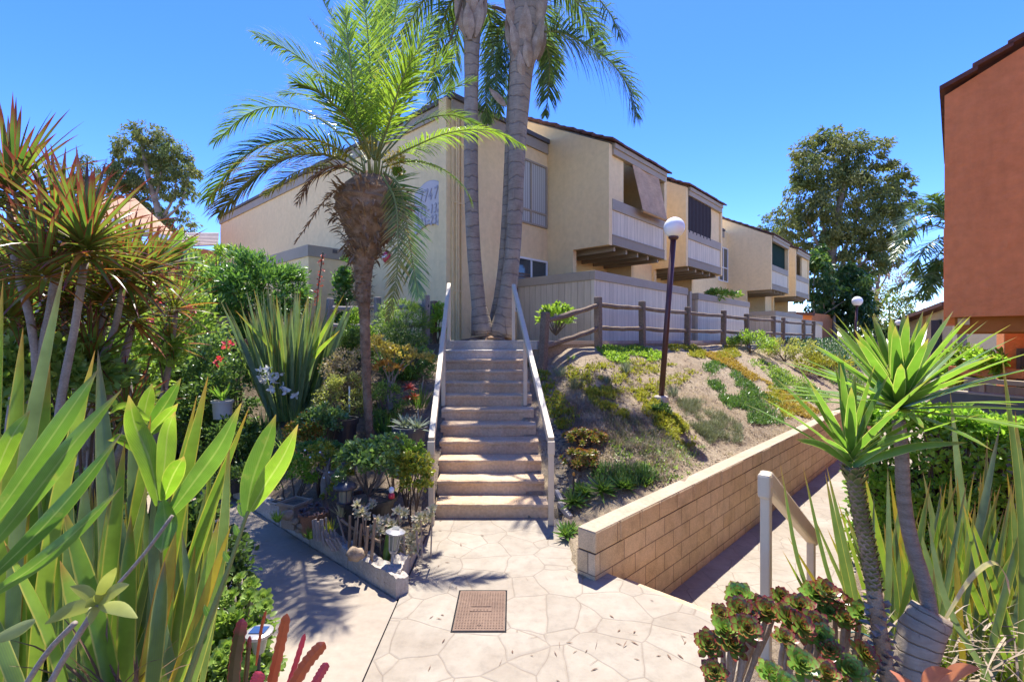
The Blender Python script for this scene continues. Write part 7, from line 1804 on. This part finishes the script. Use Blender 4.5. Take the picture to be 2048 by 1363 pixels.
# flax clump right
S = []
bl(1745, 1420, 1560, 925, 10, 'flax', 2.9, -40, .2); bl(1765, 1420, 1606, 932, 10, 'flax', 3.0, -20, .3); bl(1780, 1400, 1565, 1100, 9, 'flax_y', 2.8, -20); bl(1800, 1400, 1575, 1072, 9, 'flax_yellow', 2.9, -10); bl(1790, 1400, 1622, 1020, 10, 'flax', 3.1, 0)
bl(1890, 1380, 2000, 850, 17, 'flax_grey', 3.1, 0); bl(2040, 1380, 2003, 700, 13, 'flax', 2.8, 20); bl(1990, 1380, 1900, 780, 17, 'flax_grey', 3.3, -10, .2); bl(1950, 1400, 1975, 640 + 230, 14, 'flax', 3.5, 0); bl(2080, 1400, 2030, 820, 20, 'flax', 3.0, 0)
bl(1900, 1400, 1968, 940, 14, 'flax_yellow', 3.2, 10); bl(1870, 1400, 1780, 950, 14, 'flax_yellow', 3.6, -10); bl(1930, 1380, 1910, 1090, 13, 'flax_yellow', 2.9); bl(2000, 1390, 1855, 1040, 14, 'flax_grey', 2.7, -30, .2); bl(1960, 1390, 2060, 1000, 17, 'flax', 2.8)
for i in range(170):
    x = R(1745, 2110); bl(x, 1400, max(1650, x + R(-150, 120)), R(930, 1200), R(9, 17), random.choice(['flax', 'flax', 'flax_y', 'flax_grey', 'flax_y']), R(2.9, 4.0), R(-25, 25))
pxflax('flax_clump', 'dense flax clump in front of the clipped hedge', W(1930, 1400, 3.2), S, None)
m = MB()
for i in range(240): strap(m, W(R(1700, 2060), R(1250, 1420), R(2.6, 3.3)), V((R(-1, 1), R(-.6, .3), R(-.1, .6))), R(.15, .5), R(.008, .022), R(.2, 1.0), 4, 'blade', .2)
o = solo('dry_thatch', 'pale dry fallen leaves under the flax by the yucca stump', 'dry leaves', m, M['twig'], W(1900, 1340, 2.9)); o['kind'] = 'stuff'
m = MB(); leaf_px(m, [(1890, 1240, 2.5), (1940, 1160, 2.5), (1985, 1125, 2.45), (2010, 1150, 2.4), (2020, 1190, 2.4)], .036, 'strap', .2, 12, .9); solo('bent_flax_leaf', 'pale folded dead flax leaf bending over beside the yucca stump', 'leaf', m, M['kal'], W(1890, 1240, 2.5))
# yuccas
M['scale'] = leaf('yucca_trunk_scale', (.09, .13, .03), (.20, .22, .06), .2, .5, .3, (.30, .24, .12), .8, (.26, .19, .10), .8)
M['yucca_bark'] = surf('yucca_bark', (.20, .15, .11), (.36, .29, .23), 5, .9, .15, 30, .8, .012, .35, sxyz=(1, 1, 6))
def yhead(m, c, ax, n, L, w, t1=105, t0=4):
    c = V(c); ax = V(ax).normalized(); x = ax.orthogonal().normalized(); y = ax.cross(x)
    for i in range(n):
        t = (i + .5) / n; a = i * 2.39996; th = math.radians(lerp(t0, t1, t ** .85) + R(-6, 6)); rad = x * math.cos(a) + y * math.sin(a)
        strap(m, c + ax * (1 - t) * .05, ax * math.cos(th) + rad * math.sin(th), L * lerp(.72, 1, min(1, t * 2)) * R(.88, 1.1), w * R(.85, 1.15), .22, 7, 'yucca', .28, R(-.15, .15))
b = W(1835, 1400, 2.55); t = thing('yucca', 'taller yucca with thin ringed trunk rising from a sawn stump', 'yucca', b, 'yuccas beside the garden steps')
ms, m, mst = MB(), MB(), MB()
P = curve([W(1862, 1250, 2.5), W(1852, 1180, 2.55), W(1822, 1080, 2.6), W(1808, 1000, 2.62), W(1803, 900, 2.62), W(1797, 840, 2.62)], 30); ms.tube(P, [lerp(.036, .030, i / 30) * (1 + .04 * (i % 2)) for i in range(31)], 12)
yhead(m, W(1796, 822, 2.62), (-.02, -.12, 1), 72, .64, .058, 90); mst.tube(curve([W(1806, 1430, 2.5), W(1824, 1340, 2.5), W(1842, 1270, 2.5), W(1864, 1222, 2.5)], 10), [.088, .088, .088, .09, .09, .092, .096, .098, .096, .092, .088], 16, True, .05)
obj('trunk', ms, M['yucca_bark'], t, smooth=True); obj('stump', mst, ringbark('stump_bark', (.30, .24, .175), (.46, .385, .30), 9, (.20, .155, .115)), t, smooth=True); obj('leaves', m, M['yucca'], t, smooth=True)
b = W(1785, 1430, 2.35); t = thing('yucca', 'shorter yucca with scaly leaf base trunk in front of the hedge', 'yucca', b, 'yuccas beside the garden steps')
ms, m, msc, msd = MB(), MB(), MB(), MB(); P = curve([W(1790, 1420, 2.35), W(1762, 1280, 2.37), W(1742, 1140, 2.4), W(1722, 1040, 2.4), W(1703, 935, 2.4)], 40)
ms.tube(P, [lerp(.036, .031, i / 40) for i in range(41)], 12)
for i in range(300):
    u = (i / 300); k = u * 39; q = P[int(k)].lerp(P[int(k) + 1], k - int(k)); a = i * 2.39996; o = V((math.cos(a), math.sin(a), 0)); r_ = .032
    if u > .42: strap(msc, q + o * r_ * .85, o * .55 + V((0, 0, .9)), .036 + .03 * (u > .93), .042, -.1, 3, 'lance', .5)
    elif i % 2 == 0: strap(msd, q + o * r_ * .8, o + V((0, 0, R(-.3, .5))), R(.03, .06), .05, .2, 2, 'lance', .5)
yhead(m, W(1701, 925, 2.4), (-.06, -.1, 1), 20, .56, .050, 66, 4)
for (x1, y1) in ((1842, 862), (1935, 884), (1592, 878)): leaf_px(m, [(1705, 932, 2.4), (lerp(1705, x1, .5), lerp(932, y1, .5) - 14, 2.36), (x1, y1, 2.32)], .044, 'yucca', .3, 10, R(-.5, .5))
obj('trunk', ms, M['fiber_l'], t, smooth=True); obj('leaf_scales', msc, M['scale'], t); obj('dry_scales', msd, M['boot'], t); obj('leaves', m, M['yucca'], t, smooth=True)
# red edged aeoniums
spA = [(1447, 1262, 2.35), (1492, 1258, 2.3), (1478, 1222, 2.4), (1440, 1230, 2.42), (1520, 1210, 2.45), (1560, 1196, 2.5), (1462, 1290, 2.3), (1416, 1290, 2.35), (1500, 1225, 2.4), (1430, 1345, 2.25), (1480, 1195, 2.5), (1535, 1225, 2.4)]
spB = [(1568, 1278, 2.2), (1600, 1255, 2.25), (1575, 1240, 2.3), (1540, 1350, 2.05), (1600, 1330, 2.1), (1640, 1275, 2.25), (1628, 1250, 2.3), (1660, 1300, 2.2), (1650, 1350, 2.1), (1700, 1340, 2.15), (1600, 1215, 2.4), (1570, 1375, 2.0), (1690, 1375, 2.1), (1725, 1310, 2.2)]
spC = [(1650, 1186, 2.6), (1668, 1196, 2.6), (1630, 1192, 2.6), (1702, 1218, 2.55), (1722, 1228, 2.5), (1655, 1222, 2.55), (1690, 1240, 2.5), (1625, 1215, 2.6)]
for lab, spx, bs in (('dark red aeonium shrub nearest the stamped path', spA, (1470, 1420, 2.3)), ('green centred red edged aeonium shrub in front of the near handrail post', spB, (1610, 1440, 2.15)), ('paler red aeonium heads behind the handrail, beside the yucca trunk', spC, (1680, 1360, 2.6))):
    aeo(lab, [(x, y, Y, R(.062, .095), (R(-.35, .35), R(-.9, -.4), R(.6, 1))) for x, y, Y in spx], 'aeo_r', 'boot', base=W(*bs), name='aeonium', grp='red edged aeoniums')
# raised bed under the camera right
mb = MB(); mb.grid(lambda u, v: (lambda x, y: V((x, y, .14 + .05 * nz2(x, y, 2.5))))(lerp(.98 + .10 * math.sin(v * 5) + .35 * v, 3.6, u), lerp(.6, 2.95, v)), 30, 24); struct('planting_bed', mb, M['soil_dark'], True)
m = MB()
for (x, y, w_, x1, y1) in ((1830, 1352, 44, 1905, 1340), (1835, 1360, 40, 1790, 1350), (1860, 1358, 44, 1960, 1335)): leaf_px(m, [(x + 20, 1380, 1.9), (lerp(x, x1, .6), lerp(1375, y1, .7), 1.88), (x1, y1, 1.85)], w_ / F * 1.9, 'broad', .3, 8, 1.0)
solo('bromeliad', 'salmon pink leaf rosette cut by the bottom edge under the stump', 'bromeliad', m, leaf('salmon_leaf', (.52, .14, .09), (.58, .24, .15), .3, .4, .5), W(1860, 1390, 1.9), smooth=True)
m = MB()
for i in range(26): lf(m, W(R(1590, 1760), R(1340, 1420), R(2.2, 2.6)), rdir(.6), rdir(), R(.08, .16), .04)
solo('low_foliage', 'low green sprouts at the foot of the yucca trunks', 'plant', m, M['shrub_l'], W(1690, 1390, 2.4))
p = W(1725, 1296, 2.75); pot('nursery_pot', 'dark green nursery pot tucked behind the shorter yucca', 1722, 1275, 44, 30, 2.75, 'teal')

m = MB()
for i in range(420):
    x, y = R(-3.6, 1.6), R(2.9, 6.0)
    if x > .55 and y > 4.6 or y > border_y(min(x, -1.0)) - .05 and x < -.96: continue
    e = noise.noise(V((x * 1.3, y * 1.3, 9)))
    if e < R(-.1, .5): continue
    p = V((x, y, .004)); (strap(m, p, V((R(-1, 1), R(-1, 1), .05)), R(.02, .07), R(.006, .014), .1, 2, 'lance', .15) if i % 3 else strap(m, p, V((R(-1, 1), R(-1, 1), .03)), R(.05, .12), .004, .05, 2, 'blade', 0))
o = solo('fallen_leaves', 'small dry fallen leaves and twigs dotted over the paths', 'leaf litter', m, M['palm_d']); o['kind'] = 'stuff'
